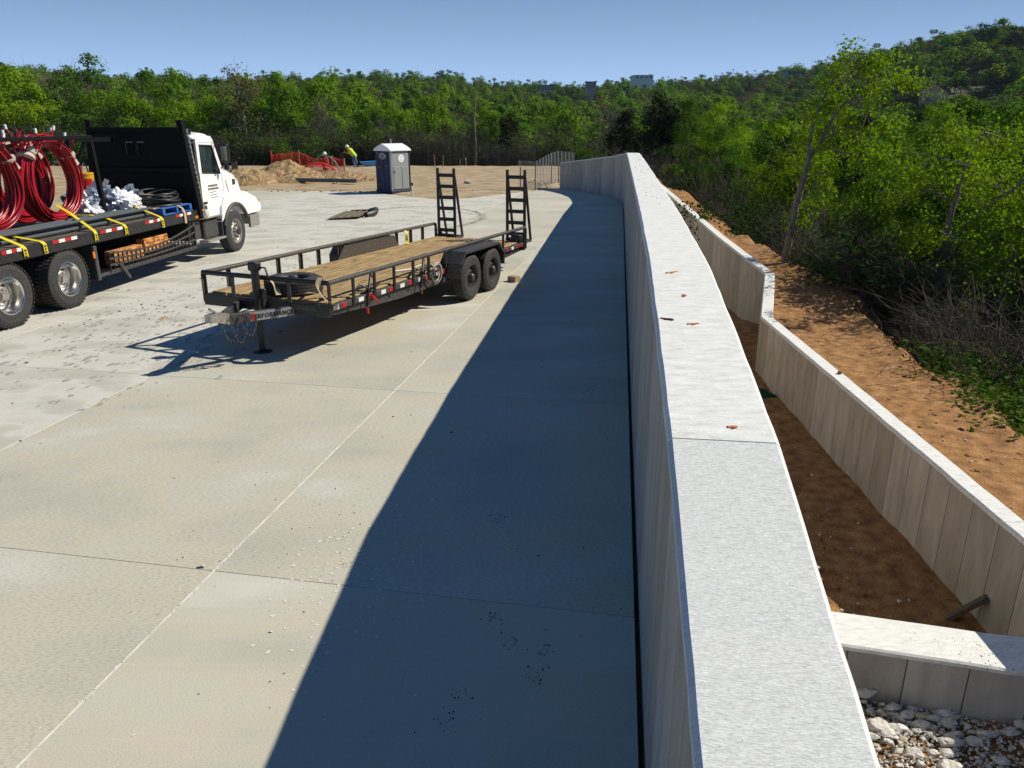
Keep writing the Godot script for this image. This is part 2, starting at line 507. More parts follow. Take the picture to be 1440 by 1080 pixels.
# ---------------------------------------------------------------- apron
func build_apron() -> void:
	var outline := slab_outline()
	var root := Node3D.new()
	root.name = numbered("concrete_pavement")
	add_child(root)
	tag(root, "buff concrete pavement of broomed panels beside the long wall", "", "", "structure")
	var l := Vector2(0.184, -0.983).normalized()
	var t := Vector2(0.983, 0.184).normalized()
	var a0 := Vector2(-2.14, -4.8)
	var flat := Transform3D(Basis(Vector3(1, 0, 0), Vector3(0, 0, 1), Vector3(0, 1, 0)), Vector3.ZERO)
	var k := 0
	for ti in range(-7, 4):
		for si in range(-3, 10):
			var gap_t := 0.008
			var gap_s := 0.0035
			var quad := PackedVector2Array()
			for e in [[0, 0], [1, 0], [1, 1], [0, 1]]:
				quad.append(a0 + t * ((ti + e[0]) * 3.23 + (gap_t if e[0] == 0 else -gap_t)) + l * ((si + e[1]) * 4.0 + (gap_s if e[1] == 0 else -gap_s)))
			for piece in Geometry2D.intersect_polygons(quad, outline):
				var b := Mb.new()
				var up := Transform3D(flat.basis, Vector3(0, 0, 0))
				b.prism(piece, up, 0.1)
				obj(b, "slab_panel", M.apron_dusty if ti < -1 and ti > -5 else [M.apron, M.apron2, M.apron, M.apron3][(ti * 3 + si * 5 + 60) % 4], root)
	var under := Geometry2D.offset_polygon(outline, -0.03)
	var b2 := Mb.new()
	b2.prism(under[0], Transform3D(flat.basis, Vector3(0, -0.004, 0)), 0.09)
	obj(b2, "joint_filler", M.joint, root)

# ---------------------------------------------------------------- walls
func along(path: Array, s: float) -> Array:   # [Vector2 point, top height] at an arc length
	var left := s
	for i in path.size() - 1:
		var a := Vector2(path[i][0], path[i][1])
		var b := Vector2(path[i + 1][0], path[i + 1][1])
		var d := a.distance_to(b)
		if left <= d or i == path.size() - 2:
			var f: float = clampf(left / d, 0.0, 1.0)
			return [a.lerp(b, f), lerpf(path[i][2], path[i + 1][2], f)]
		left -= d
	return []

func path_length(path: Array) -> float:
	var s := 0.0
	for i in path.size() - 1:
		s += Vector2(path[i][0], path[i][1]).distance_to(Vector2(path[i + 1][0], path[i + 1][1]))
	return s

# offset of a path point to the right (into the wall), mitred
func inward(path: Array, i: int) -> Vector2:
	var p := Vector2(path[i][0], path[i][1])
	var d0 := (p - Vector2(path[maxi(i - 1, 0)][0], path[maxi(i - 1, 0)][1])).normalized()
	var d1 := (Vector2(path[mini(i + 1, path.size() - 1)][0], path[mini(i + 1, path.size() - 1)][1]) - p).normalized()
	if i == 0: d0 = d1
	if i == path.size() - 1: d1 = d0
	var m := (d0 + d1).normalized()
	var n := Vector2(-m.y, m.x)
	return n / maxf(0.35, n.dot(Vector2(-d0.y, d0.x)))

func v3(p: Vector2, y: float) -> Vector3:
	return Vector3(p.x, y, p.y)

func build_wall(called: String, label: String, path: Array, thick: float, base: float, spacing: float, gap: float, breaks: Array, tops: Array, skin := 0.03) -> Node3D:
	var root := thing(called, label, "wall")
	# core
	var core := Mb.new()
	var secs := []
	for i in path.size():
		var p := Vector2(path[i][0], path[i][1])
		var w := inward(path, i)
		var h: float = path[i][2] - 0.05
		secs.append([v3(p + w * skin, base), v3(p + w * skin, h), v3(p + w * thick, h), v3(p + w * thick, base)])
	core.loft(secs)
	obj(core, "core", M.face1, root)
	# face panels between the form joints
	var total := path_length(path)
	var cuts := [0.0]
	var run := 0.0
	for i in path.size() - 1:
		var d := Vector2(path[i][0], path[i][1]).distance_to(Vector2(path[i + 1][0], path[i + 1][1]))
		var turn := false
		if i < path.size() - 2:
			var e0 := Vector2(path[i + 1][0] - path[i][0], path[i + 1][1] - path[i][1]).normalized()
			var e1 := Vector2(path[i + 2][0] - path[i + 1][0], path[i + 2][1] - path[i + 1][1]).normalized()
			turn = e0.dot(e1) < 0.96
		run += d
		var last: float = cuts[-1]
		while last + spacing * 1.4 < run:
			last += spacing
			cuts.append(last)
		if turn or i == path.size() - 2:
			cuts.append(run)
	for k in cuts.size() - 1:
		var a := along(path, cuts[k] + gap)
		var b := along(path, cuts[k + 1] - gap)
		var d: Vector2 = (b[0] - a[0]).normalized()
		var n := Vector2(-d.y, d.x) * (skin + 0.004)
		var mb := Mb.new()
		var ha: float = a[1] - 0.052
		var hb: float = b[1] - 0.052
		mb.loft([[v3(a[0], base), v3(a[0], ha), v3(a[0] + n, ha), v3(a[0] + n, base)], [v3(b[0], base), v3(b[0], hb), v3(b[0] + n, hb), v3(b[0] + n, base)]])
		obj(mb, "form_panel", M["face%d" % ((k * 7 + k / 3) % 4)], root)
	# coping pours
	var ends := [0.0] + breaks + [total]
	for k in ends.size() - 1:
		var pts := []
		var acc := 0.0
		var s0: float = ends[k] + 0.004
		var s1: float = ends[k + 1] - 0.004
		var f := along(path, s0)
		pts.append([f[0].x, f[0].y, f[1]])
		for i in path.size() - 1:
			acc += Vector2(path[i][0], path[i][1]).distance_to(Vector2(path[i + 1][0], path[i + 1][1]))
			if acc > s0 + 0.05 and acc < s1 - 0.05:
				pts.append(path[i + 1])
		f = along(path, s1)
		pts.append([f[0].x, f[0].y, f[1]])
		pts = uneven(pts)
		var mb := Mb.new()
		var cs := []
		var c := 0.016
		for i in pts.size():
			var p := Vector2(pts[i][0], pts[i][1])
			var w := inward(pts, i)
			var h: float = pts[i][2]
			cs.append([v3(p - w * 0.002, h - 0.05), v3(p - w * 0.002, h - c), v3(p + w * c, h), v3(p + w * (thick - c), h), v3(p + w * (thick + 0.002), h - c), v3(p + w * (thick + 0.002), h - 0.05)])
		mb.loft(cs)
		obj(mb, "coping", M[tops[k]], root)
	return root

# a path cut into short steps, with the small unevenness of trowelled concrete
func uneven(pts: Array) -> Array:
	var out := []
	for i in pts.size() - 1:
		var d := Vector2(pts[i][0], pts[i][1]).distance_to(Vector2(pts[i + 1][0], pts[i + 1][1]))
		var n := maxi(1, int(d / 0.16))
		for k in n:
			var f := float(k) / n
			var q := [lerpf(pts[i][0], pts[i + 1][0], f), lerpf(pts[i][1], pts[i + 1][1], f), lerpf(pts[i][2], pts[i + 1][2], f)]
			if k > 0:
				q[0] += edge_noise.get_noise_2d(q[1] * 5.0, 1.0) * 0.006
				q[2] += edge_noise.get_noise_2d(q[1] * 4.0 + q[0], 7.0) * 0.006
			out.append(q)
	out.append(pts[-1])
	return out

var edge_noise := FastNoiseLite.new()

func build_walls() -> void:
	edge_noise = noise(9, 0.25, 3)
	# arc length of the pour joint seen at z = -3.03
	var s_joint := 0.0
	for i in 4:
		s_joint += Vector2(main_path[i][0], main_path[i][1]).distance_to(Vector2(main_path[i + 1][0], main_path[i + 1][1]))
	build_wall("retaining_wall", "long tall concrete wall with a broomed white top, curving at its far end", main_path, 0.46, -2.4, 0.305, 0.003, [s_joint, s_joint + 8.2, s_joint + 9.3], ["top_new", "top_old", "top_old", "top_old"])
	build_wall("retaining_wall", "lower thin concrete wall with a jog, holding back the brown soil bench", lower_path, 0.23, -2.4, 0.455, 0.005, [3.6, 12.0], ["top_old", "top_old", "top_old"])
	build_wall("retaining_wall", "short low concrete cross wall beside the white rubble", [[6.6, -4.72, -1.2], [4.03, -5.23, -1.2], [3.08, -5.48, -1.2], [1.2, -5.93, -1.2]], 0.5, -2.4, 0.475, 0.006, [], ["top_old"])

# ---------------------------------------------------------------- ground
var bumps := FastNoiseLite.new()

func bench_edge(z: float) -> float:
	if z > -10.0: return lerpf(6.9, 6.6, clampf(-z / 10.0, 0, 1))
	if z > -18.0: return lerpf(6.6, 7.5, (-10.0 - z) / 8.0)
	if z > -30.0: return lerpf(7.5, 6.5, clampf((-18.0 - z) / 4.5, 0, 1))
	return lerpf(6.5, 5.5, clampf((-30.0 - z) / 15.0, 0, 1))

func ridge(az: float) -> Vector2:   # (height of the ridge, its distance) in a compass direction, degrees right of straight ahead
	var tab := [[-70.0, 2.8, 400.0], [-32.0, 2.5, 400.0], [-28.0, 2.25, 420.0], [-20.0, 2.0, 430.0], [-11.0, 2.5, 420.0], [-4.0, 2.45, 430.0], [1.0, 2.4, 440.0], [8.0, 2.5, 470.0], [11.0, 2.75, 470.0], [16.0, 2.95, 460.0], [21.0, 3.45, 400.0], [25.0, 4.5, 350.0], [28.0, 5.2, 330.0], [31.0, 5.3, 330.0], [70.0, 4.8, 330.0]]
	for i in tab.size() - 1:
		if az <= tab[i + 1][0]:
			var f: float = clampf((az - tab[i][0]) / (tab[i + 1][0] - tab[i][0]), 0.0, 1.0)
			var deg: float = lerpf(tab[i][1], tab[i + 1][1], f)
			var d: float = lerpf(tab[i][2], tab[i + 1][2], f)
			return Vector2(d * tan(deg_to_rad(deg)) + 3.0 - 7.0, d)
	return Vector2(20, 400)

func ground_h(x: float, z: float) -> float:
	var d := sqrt(x * x + z * z)
	var az := rad_to_deg(atan2(x, -z))
	var f := smoothstep(0.0, 16.0, -58.5 - z)
	var r := smoothstep(0.0, 9.0, x - bench_edge(z))
	var low := -lerpf(1.2, 5.0, smoothstep(-30.0, -4.0, x))
	var y := -0.45 + (low + 0.45) * maxf(f, r)
	if x > -7.0 and z > -44.0:
		y = minf(y, maxf(-5.0, -2.7 - 0.26 * maxf(0.0, x - bench_edge(z) - 1.0)))
	var g := ridge(az)
	var up := pow(clampf((d - 85.0) / (g.y - 85.0), 0.0, 1.0), lerpf(1.7, 2.5, smoothstep(10.0, 24.0, az)))
	y += (g.x + 5.0) * up
	y += bumps.get_noise_2d(x, z) * (0.35 + 1.8 * up)
	return y

func grid(b: Mb, x0: float, x1: float, nx: int, z0: float, z1: float, nz: int, f: Callable) -> void:
	var hs := []
	for i in nx + 1:
		var row := []
		for j in nz + 1:
			var x := lerpf(x0, x1, float(i) / nx)
			var z := lerpf(z0, z1, float(j) / nz)
			row.append(Vector3(x, f.call(x, z), z))
		hs.append(row)
	for i in nx:
		for j in nz:
			if is_nan(hs[i][j].y) or is_nan(hs[i + 1][j].y) or is_nan(hs[i][j + 1].y) or is_nan(hs[i + 1][j + 1].y):
				continue
			var q := [hs[i][j], hs[i + 1][j], hs[i + 1][j + 1], hs[i][j + 1]]
			var ns := []
			for e in [[i, j], [i + 1, j], [i + 1, j + 1], [i, j + 1]]:
				var a: Vector3 = hs[mini(e[0] + 1, nx)][e[1]] - hs[maxi(e[0] - 1, 0)][e[1]]
				var c: Vector3 = hs[e[0]][mini(e[1] + 1, nz)] - hs[e[0]][maxi(e[1] - 1, 0)]
				var m := c.cross(a) if z1 > z0 else a.cross(c)
				ns.append(Vector3.UP if is_nan(m.x) or m.y <= 0.0 else m.normalized())
			b.t3(q[0], q[1], q[2], ns[0], ns[1], ns[2])
			b.t3(q[0], q[2], q[3], ns[0], ns[2], ns[3])

func build_ground() -> void:
	bumps = noise(5, 0.02, 3)
	var small := noise(6, 0.9, 4)
	var outline := slab_outline()
	# woodland floor and hills, out to the horizon
	var b := Mb.new()
	var rings := [0.0]
	var d := 6.0
	while d < 900.0:
		rings.append(d)
		d *= 1.075
	var rows := []
	for rr in rings:
		var row := []
		for k in 241:
			var az := deg_to_rad(-180.0 + 1.5 * k)
			var x: float = rr * sin(az)
			var z: float = -rr * cos(az)
			row.append(Vector3(x, ground_h(x, z) if absf(rad_to_deg(az)) < 90.0 else (-2.4 if x > 0.0 else -0.45), z))
		rows.append(row)
	for i in rings.size() - 1:
		for k in 240:
			b.quad(rows[i][k], rows[i][k + 1], rows[i + 1][k + 1], rows[i + 1][k], Vector3.UP)
	structure(b, "woodland_ground", M.litter, "dark leaf litter ground under the woods and hills")
	# yard soil round the apron
	var y := Mb.new()
	grid(y, -46.0, 7.0, 106, 3.0, -61.0, 128, func(x: float, z: float) -> float:
		if x > 4.3 and z > -37.0: return NAN
		var wall_x: float = 0.262 - 0.1335 * z
		if x > wall_x - 0.4 and z > -32.0: return NAN
		var o := signed_out(Vector2(x, z), outline)
		var rise := smoothstep(0.0, 0.7, o) * 0.06 - (0.06 if o < 0.0 else 0.03)
		var far := smoothstep(-56.0, -61.0, z) * 1.0
		return rise + small.get_noise_2d(x * 0.6, z * 0.6) * 0.07 * smoothstep(0.1, 1.5, o) + smoothstep(4.0, 20.0, o) * 0.12 - far)
	structure(y, "yard_ground", M.yard, "pale tan graded soil of the yard beyond the pavement")
	# soil strip under the joint along the foot of the main wall
	var g := Mb.new()
	for i in main_path.size() - 1:
		var p0 := Vector2(main_path[i][0], main_path[i][1])
		var p1 := Vector2(main_path[i + 1][0], main_path[i + 1][1])
		var w0 := inward(main_path, i)
		var w1 := inward(main_path, i + 1)
		g.quad(v3(p0 - w0 * 0.3, -0.15), v3(p0 + w0 * 0.02, -0.13), v3(p1 + w1 * 0.02, -0.13), v3(p1 - w1 * 0.3, -0.15), Vector3.UP)
	structure(g, "ground_gap", M.soil, "earth in the gap between the pavement and the long wall")
	# trench between the walls
	var t := Mb.new()
	grid(t, 0.3, 6.1, 58, 0.0, -36.0, 240, func(x: float, z: float) -> float:
		var main_x: float = 0.262 - 0.1335 * z + 0.2
		if x < main_x or (x > 5.1 and z > -15.0): return NAN
		var side := smoothstep(0.5, 0.0, x - main_x) * 0.12 + smoothstep(1.1, 0.0, 4.75 - x) * 0.05 * float(z > -15.0)
		return -1.8 + side + small.get_noise_2d(x * 0.7, z * 0.7) * 0.06 + small.get_noise_2d(x * 5.0, z * 5.0) * 0.018 + smoothstep(-19.0, -34.0, z) * 1.0 + 0.25 * exp(-pow((z + 17.5) / 1.6, 2.0)))
	structure(t, "trench_ground", M.soil, "dark brown soil floor between the two retaining walls")
	# bench of soil behind the lower wall
	var s := Mb.new()
	grid(s, 4.75, 10.5, 58, -0.0, -40.0, 270, func(x: float, z: float) -> float:
		var wx := 4.8
		var top := -0.6
		for i in lower_path.size() - 1:
			if z <= lower_path[i][1] and z >= lower_path[i + 1][1]:
				var f: float = (z - lower_path[i][1]) / (lower_path[i + 1][1] - lower_path[i][1])
				wx = lerpf(lower_path[i][0], lower_path[i + 1][0], f)
				top = lerpf(lower_path[i][2], lower_path[i + 1][2], f)
		if z < -36.5: 
			wx = 5.9
			top = 0.85
		if z > -3.0: wx = 4.6
		if x < wx + 0.06: return NAN
		var e := bench_edge(z)
		var over := x - e + small.get_noise_2d(z * 0.5, 3.0) * 0.8
		var y0 := top - 0.13 - 0.03 * (x - wx) + small.get_noise_2d(x * 0.5, z * 0.5) * 0.02 + small.get_noise_2d(x * 5.0, z * 5.0) * 0.012
		y0 += 0.09 * exp(-pow(over / 0.35, 2.0)) * (0.6 + small.get_noise_2d(x * 1.5, z * 1.5))
		return y0 - maxf(0.0, over) * 0.75)
	structure(s, "soil_bench_ground", M.soil, "sunlit reddish brown soil bench behind the lower wall")
	# soil below the rubble
	var r := Mb.new()
	grid(r, 0.6, 6.9, 42, 0.0, -6.2, 40, func(x: float, z: float) -> float:
		if x < 0.262 - 0.1335 * z + 0.2: return NAN
		return -1.78 + small.get_noise_2d(x, z) * 0.08 + small.get_noise_2d(x * 4.0, z * 4.0) * 0.03 - smoothstep(-3.5, 0.0, z) * 0.2)
	structure(r, "rubble_ground", M.soil, "brown soil under the white rubble beside the cross wall")

# ---------------------------------------------------------------- wheels: the axle is the local x axis, the outer side +x
const AXLE := Basis(Vector3(0, 0, 1), Vector3(1, 0, 0), Vector3(0, 1, 0))

func tyre_mesh(r: float, rim: float, w: float, blocks: int) -> ArrayMesh:
	var b := Mb.new()
	var h := w * 0.5
	var g := 0.012
	var p := [Vector2(rim - 0.01, -h + 0.03), Vector2(rim + 0.012, -h + 0.006), Vector2((r + rim) * 0.5, -h), Vector2(r - 0.045, -h + 0.015), Vector2(r - 0.012, -h + 0.03)]
	var n := 4
	for k in n:
		var y0 := -h + 0.035 + (w - 0.07) * k / n
		var y1 := -h + 0.035 + (w - 0.07) * (k + 1) / n
		p += [Vector2(r, y0 + 0.006), Vector2(r, y1 - 0.006)]
		if k < n - 1:
			p += [Vector2(r - g, y1 - 0.003), Vector2(r - g, y1 + 0.003)]
	p += [Vector2(r - 0.012, h - 0.03), Vector2(r - 0.045, h - 0.015), Vector2((r + rim) * 0.5 + 0.02, h), Vector2((r + rim) * 0.5 - 0.01, h - 0.003), Vector2(rim + 0.03, h - 0.003), Vector2(rim + 0.012, h - 0.006), Vector2(rim - 0.01, h - 0.03)]
	b.lathe(p, Transform3D(AXLE, Vector3.ZERO), 40)
	if blocks > 0:
		for k in blocks:
			var a := TAU * k / blocks
			for s in [-1.0, 1.0]:
				var a2 := a + (TAU / blocks * 0.5 if s > 0 else 0.0)
				var o := Vector3(0, cos(a2), sin(a2))
				var bs := Basis(Vector3(1, 0, 0), o, Vector3(1, 0, 0).cross(o))
				b.box(o * (r + 0.004) + Vector3(s * (h - 0.055), 0, 0), Vector3(0.085, 0.016, TAU * r / blocks * 0.62), bs)
				b.box(o * (r + 0.004) + Vector3(s * (h * 0.32), 0, 0), Vector3(0.07, 0.014, TAU * r / blocks * 0.55), bs)
	return b.mesh()

func rim_mesh(kind: String, rim: float, w: float) -> ArrayMesh:
	var b := Mb.new()
	var h := w * 0.5
	var p: Array
	if kind == "deep":
		p = [Vector2(rim + 0.005, h - 0.035), Vector2(rim + 0.012, h - 0.012), Vector2(rim - 0.004, h - 0.008), Vector2(rim - 0.018, h - 0.03), Vector2(rim - 0.03, h * 0.3), Vector2(rim - 0.045, -h * 0.35), Vector2(rim - 0.07, -h * 0.62), Vector2(0.16, -h * 0.7), Vector2(0.0, -h * 0.7)]
	elif kind == "front":
		p = [Vector2(rim + 0.005, h - 0.035), Vector2(rim + 0.012, h - 0.012), Vector2(rim - 0.006, h - 0.012), Vector2(rim - 0.03, h - 0.06), Vector2(rim - 0.045, h - 0.075), Vector2(0.18, h - 0.035), Vector2(0.11, h - 0.03), Vector2(0.1, h + 0.01), Vector2(0.085, h + 0.03), Vector2(0.0, h + 0.032)]
	else:
		p = [Vector2(rim + 0.004, h - 0.035), Vector2(rim + 0.008, h - 0.012), Vector2(rim - 0.006, h - 0.014), Vector2(rim - 0.02, h - 0.05), Vector2(rim - 0.03, h - 0.10), Vector2(rim - 0.07, h - 0.08), Vector2(0.1, h - 0.06), Vector2(0.075, h - 0.06), Vector2(0.065, h - 0.0), Vector2(0.05, h + 0.015), Vector2(0.0, h + 0.015)]
	b.lathe(p, Transform3D(AXLE, Vector3.ZERO), 36)
	return b.mesh()

func disc_ring(count: int, ring: float, y: float, r: float, thick: float, turn := 0.0) -> Mb:
	var b := Mb.new()
	for k in count:
		var a := TAU * k / count + turn
		b.lathe([Vector2(r, y - 0.01), Vector2(r, y + thick), Vector2(0, y + thick)], Transform3D(AXLE, Vector3(0, cos(a), sin(a)) * ring), 10)
	return b

var wheel_mesh := {}

func add_wheel(parent: Node3D, at: Vector3, kind: String, r: float, rim: float, w: float, outside: bool, blocks := 0) -> Node3D:
	var key := "%s%.3f" % [kind, r]
	if not wheel_mesh.has(key):
		wheel_mesh[key] = [tyre_mesh(r, rim, w, blocks), rim_mesh(kind, rim, w)]
		var h := w * 0.5
		if kind == "deep":
			wheel_mesh[key].append(disc_ring(5, 0.185, -h * 0.68, 0.034, 0.008, 0.4).mesh())
			var hub := Mb.new()
			hub.lathe([Vector2(0.155, -h * 0.7), Vector2(0.15, -0.02), Vector2(0.125, 0.0), Vector2(0.075, 0.005), Vector2(0.07, 0.05), Vector2(0.0, 0.055)], Transform3D(AXLE, Vector3.ZERO), 20)
			for k in 8:
				var a := TAU * k / 8
				hub.lathe([Vector2(0.014, 0.0), Vector2(0.014, 0.03), Vector2(0, 0.03)], Transform3D(AXLE, Vector3(0, cos(a), sin(a)) * 0.1), 6)
			wheel_mesh[key].append(hub.mesh())
		elif kind == "front":
			wheel_mesh[key].append(disc_ring(10, 0.208, h - 0.052, 0.026, 0.008).mesh())
			var hub := Mb.new()
			hub.lathe([Vector2(0.09, h + 0.0), Vector2(0.09, h + 0.045), Vector2(0.06, h + 0.06), Vector2(0, h + 0.06)], Transform3D(AXLE, Vector3.ZERO), 18)
			for k in 10:
				var a := TAU * (k + 0.5) / 10
				hub.lathe([Vector2(0.017, h - 0.04), Vector2(0.015, h + 0.0), Vector2(0, h + 0.0)], Transform3D(AXLE, Vector3(0, cos(a), sin(a)) * 0.145), 6)
			wheel_mesh[key].append(hub.mesh())
		else:
			wheel_mesh[key].append(disc_ring(8, 0.155, h - 0.075, 0.018, 0.008).mesh())
			var hub := Mb.new()
			for k in 8:
				var a := TAU * (k + 0.5) / 8
				hub.lathe([Vector2(0.013, h - 0.07), Vector2(0.012, h - 0.035), Vector2(0, h - 0.035)], Transform3D(AXLE, Vector3(0, cos(a), sin(a)) * 0.095), 6)
			wheel_mesh[key].append(hub.mesh())
	var o := Node3D.new()
	o.name = "wheel"
	parent.add_child(o, true)
	o.position = at
	if not outside:
		o.rotation.y = PI
	var m: Array = wheel_mesh[key]
	put(m[0], "tyre", M.rubber, o)
	put(m[1], "rim", {"deep": M.alu, "front": M.alu_dull, "steel": M.grey_metal}[kind], o)
	tag(put(m[2], "hand_holes", M.ink, o), "", "", "", "stuff")
	tag(put(m[3], "hub", {"deep": M.alu_dull, "front": M.black_metal, "steel": M.black_metal}[kind], o), "", "", "", "stuff")
	return o

# ---------------------------------------------------------------- utility trailer; u runs from its front to its rear, v from the near side to the far one
func tp(u: float, h: float, v: float) -> Vector3:
	return Vector3(-v, h, -(u - 4.45))

func build_trailer() -> void:
	var t := thing("utility_trailer", "black open utility trailer with wooden deck, pipe rails and upright loading ramps", "trailer", Vector3(-0.768, 0, -14.197))
	t.basis = Basis(Vector3.UP, -0.39) * Basis(Vector3.RIGHT, -0.0155)
	t.position.y = 0.0
	var W := 2.1
	var side := PackedVector2Array([Vector2(0, 0.50), Vector2(0, 0.565), Vector2(7.12, 0.565), Vector2(7.12, 0.47), Vector2(5.6, 0.40), Vector2(2.0, 0.385), Vector2(1.2, 0.42)])
	for s in 2:
		var b := Mb.new()
		var q := PackedVector2Array()
		for e in side:
			q.append(e)
		# local x of the prism runs along u
		b.prism(q, Transform3D(Basis(Vector3(0, 0, -1), Vector3(0, 1, 0), Vector3(1, 0, 0)), tp(0, 0, 0.05 if s == 0 else W - 0.13)), 0.08)
		obj(b, "frame_beam", M.grey_metal if s == 0 else M.black_metal, t)
		var r := Mb.new()
		var v := 0.0 if s == 0 else W
		r.box(tp(3.56, 0.605, v), Vector3(0.03, 0.075, 7.12), Basis.IDENTITY, 0.006)
		r.box(tp(3.56, 0.645, v + (0.03 if s == 0 else -0.03)), Vector3(0.07, 0.012, 7.12))
		obj(r, "rub_rail", M.grey_metal if s == 0 else M.black_metal, t)
	var f := Mb.new()
	f.box(tp(0.0, 0.575, W / 2), Vector3(W + 0.04, 0.16, 0.06), Basis.IDENTITY, 0.008)
	obj(f, "front_beam", M.black_metal, t)
	var rb := Mb.new()
	rb.box(tp(7.13, 0.55, W / 2), Vector3(W + 0.04, 0.15, 0.08), Basis.IDENTITY, 0.008)
	obj(rb, "rear_beam", M.black_metal, t)
	for k in 11:
		var c := Mb.new()
		c.box(tp(0.4 + k * 0.64, 0.52, W / 2), Vector3(W - 0.2, 0.08, 0.05))
		obj(c, "cross_member", M.black_metal, t)
	# plate on the front beam
	var pl := Mb.new()
	pl.box(tp(-0.034, 0.60, 0.38), Vector3(0.42, 0.075, 0.006))
	obj(pl, "name_plate", M.grey_metal, t)
	# deck planks
	for k in 8:
		var b := Mb.new()
		var v := 0.17 + 0.252 * k
		b.box(tp(3.55, 0.652 + 0.004 * ((k * 5) % 3), v), Vector3(0.243, 0.04, 6.96 - 0.02 * ((k * 3) % 4)), Basis.IDENTITY, 0.006)
		obj(b, "deck_plank", M["plank%d" % (k % 4)], t)
	# rails
	var top := 0.955
	var near := Mb.new()
	near.tube([tp(0.0, top, 0), tp(7.12, top, 0), tp(7.2, top - 0.02, 0), tp(7.22, top - 0.08, 0), tp(7.22, 0.5, 0)], 0.033, 10)
	obj(near, "rail", M.grey_metal, t)
	var far := Mb.new()
	far.tube([tp(0.0, top, W), tp(6.98, top, W), tp(7.06, top - 0.02, W), tp(7.08, top - 0.08, W), tp(7.08, 0.64, W)], 0.033, 10)
	obj(far, "rail", M.rail_rust, t)
	var fr := Mb.new()
	fr.tube([tp(0, top + 0.004, -0.02), tp(0, top + 0.004, W + 0.02)], 0.034, 10)
	obj(fr, "rail", M.black_metal, t)
	for e in [[0.0, 0], [0.57, 0], [1.12, 0], [1.68, 0], [2.27, 0], [2.79, 0], [3.40, 0], [5.95, 0], [7.1, 0], [0.0, 1], [0.5, 1], [1.64, 1], [2.22, 1], [2.72, 1], [3.34, 1], [5.37, 1], [5.95, 1], [6.47, 1]]:
		var b := Mb.new()
		var v: float = 0.0 if e[1] == 0 else W
		var o: float = -0.022 if e[1] == 0 else 0.022
		b.box(tp(e[0], 0.74, v + o), Vector3(0.02, 0.40, 0.06), Basis.IDENTITY, 0.003)
		b.box(tp(e[0] + 0.022, 0.77, v + o * 0.1), Vector3(0.04, 0.34, 0.012))
		obj(b, "rail_post", M.black_metal if e[1] == 0 else M.rail_rust, t)
	for v in [0.62, 1.58]:
		var b := Mb.new()
		b.box(tp(-0.015, 0.76, v), Vector3(0.06, 0.34, 0.02), Basis.IDENTITY, 0.003)
		b.box(tp(0.012, 0.76, v + 0.02), Vector3(0.012, 0.34, 0.045))
		obj(b, "rail_post", M.grey_metal, t)
	# fenders
	for s in 2:
		var b := Mb.new()
		var v0 := -0.30 if s == 0 else W + 0.30
		var v1 := 0.03 if s == 0 else W - 0.03
		var prof := [Vector2(3.44, 0.46), Vector2(3.44, 0.73), Vector2(3.63, 0.915), Vector2(5.10, 0.915), Vector2(5.36, 0.70), Vector2(5.36, 0.46)]
		for k in prof.size() - 1:
			var a: Vector2 = prof[k]
			var c: Vector2 = prof[k + 1]
			var out := Vector3(0, c.x - a.x, c.y - a.y)
			b.quad(tp(a.x, a.y, v0), tp(c.x, c.y, v0), tp(c.x, c.y, v1), tp(a.x, a.y, v1), out)
			var up := Vector3(0, c.x - a.x, (c.y - a.y)).normalized() * 0.014
			b.quad(tp(a.x, a.y, v0) - up, tp(c.x, c.y, v0) - up, tp(c.x, c.y, v1) - up, tp(a.x, a.y, v1) - up, -out)
			b.quad(tp(a.x, a.y, v0), tp(c.x, c.y, v0), tp(c.x, c.y, v0) - up - Vector3(0, 0.03, 0), tp(a.x, a.y, v0) - up - Vector3(0, 0.03, 0), Vector3(1 if s == 0 else -1, 0, 0))
		obj(b, "fender", M.grey_metal if s == 0 else M.black_metal, t)
		var ip := Mb.new()
		ip.prism(PackedVector2Array([Vector2(3.2, 0.64), Vector2(3.46, 0.905), Vector2(5.2, 0.905), Vector2(5.42, 0.64)]), Transform3D(Basis(Vector3(0, 0, -1), Vector3(0, 1, 0), Vector3(1, 0, 0)), tp(0, 0, v1)), 0.012)
		obj(ip, "fender_skirt", M.rail_rust if s == 1 else M.black_metal, t)
	# wheels and axles
	for u in [4.0, 4.93]:
		add_wheel(t, tp(u, 0.41, -0.14), "steel", 0.412, 0.225, 0.24, true)
		add_wheel(t, tp(u, 0.41, W + 0.14), "steel", 0.412, 0.225, 0.24, false)
		var a := Mb.new()
		a.tube([tp(u, 0.40, -0.05), tp(u, 0.40, W + 0.05)], 0.045, 10)
		obj(a, "axle", M.black_metal, t)
	# tongue, coupler, jack
	for e in [[0.42, 0], [1.68, 1]]:
		var b := Mb.new()
		b.bar(tp(0.3, 0.53, e[0]), tp(-0.86, 0.545, 1.05 + (-0.03 if e[1] == 0 else 0.03)), 0.07, 0.14, 0.006)
		obj(b, "tongue_beam", M.grey_metal, t)
	var dir := (tp(0.3, 0.53, 0.42) - tp(-0.86, 0.545, 1.02)).normalized()
	var out := dir.cross(Vector3.UP).normalized()
	if out.x < 0.0:
		out = -out
	var st := Mb.new()
	var mid := tp(-0.29, 0.542, 0.725)
	st.box(mid + out * 0.038 + dir * 0.0, Vector3(0.62, 0.115, 0.004), Basis(dir, Vector3.UP, dir.cross(Vector3.UP)))
	obj(st, "sign_plate", M.sticker, t)
	var tx := TextMesh.new()
	tx.text = "PERFORMANCE"
	var sf := SystemFont.new()
	sf.font_names = PackedStringArray(["Droid Sans"])
	sf.font_weight = 700
	tx.font = sf
	tx.font_size = 32
	tx.pixel_size = 0.0026
	tx.depth = 0.004
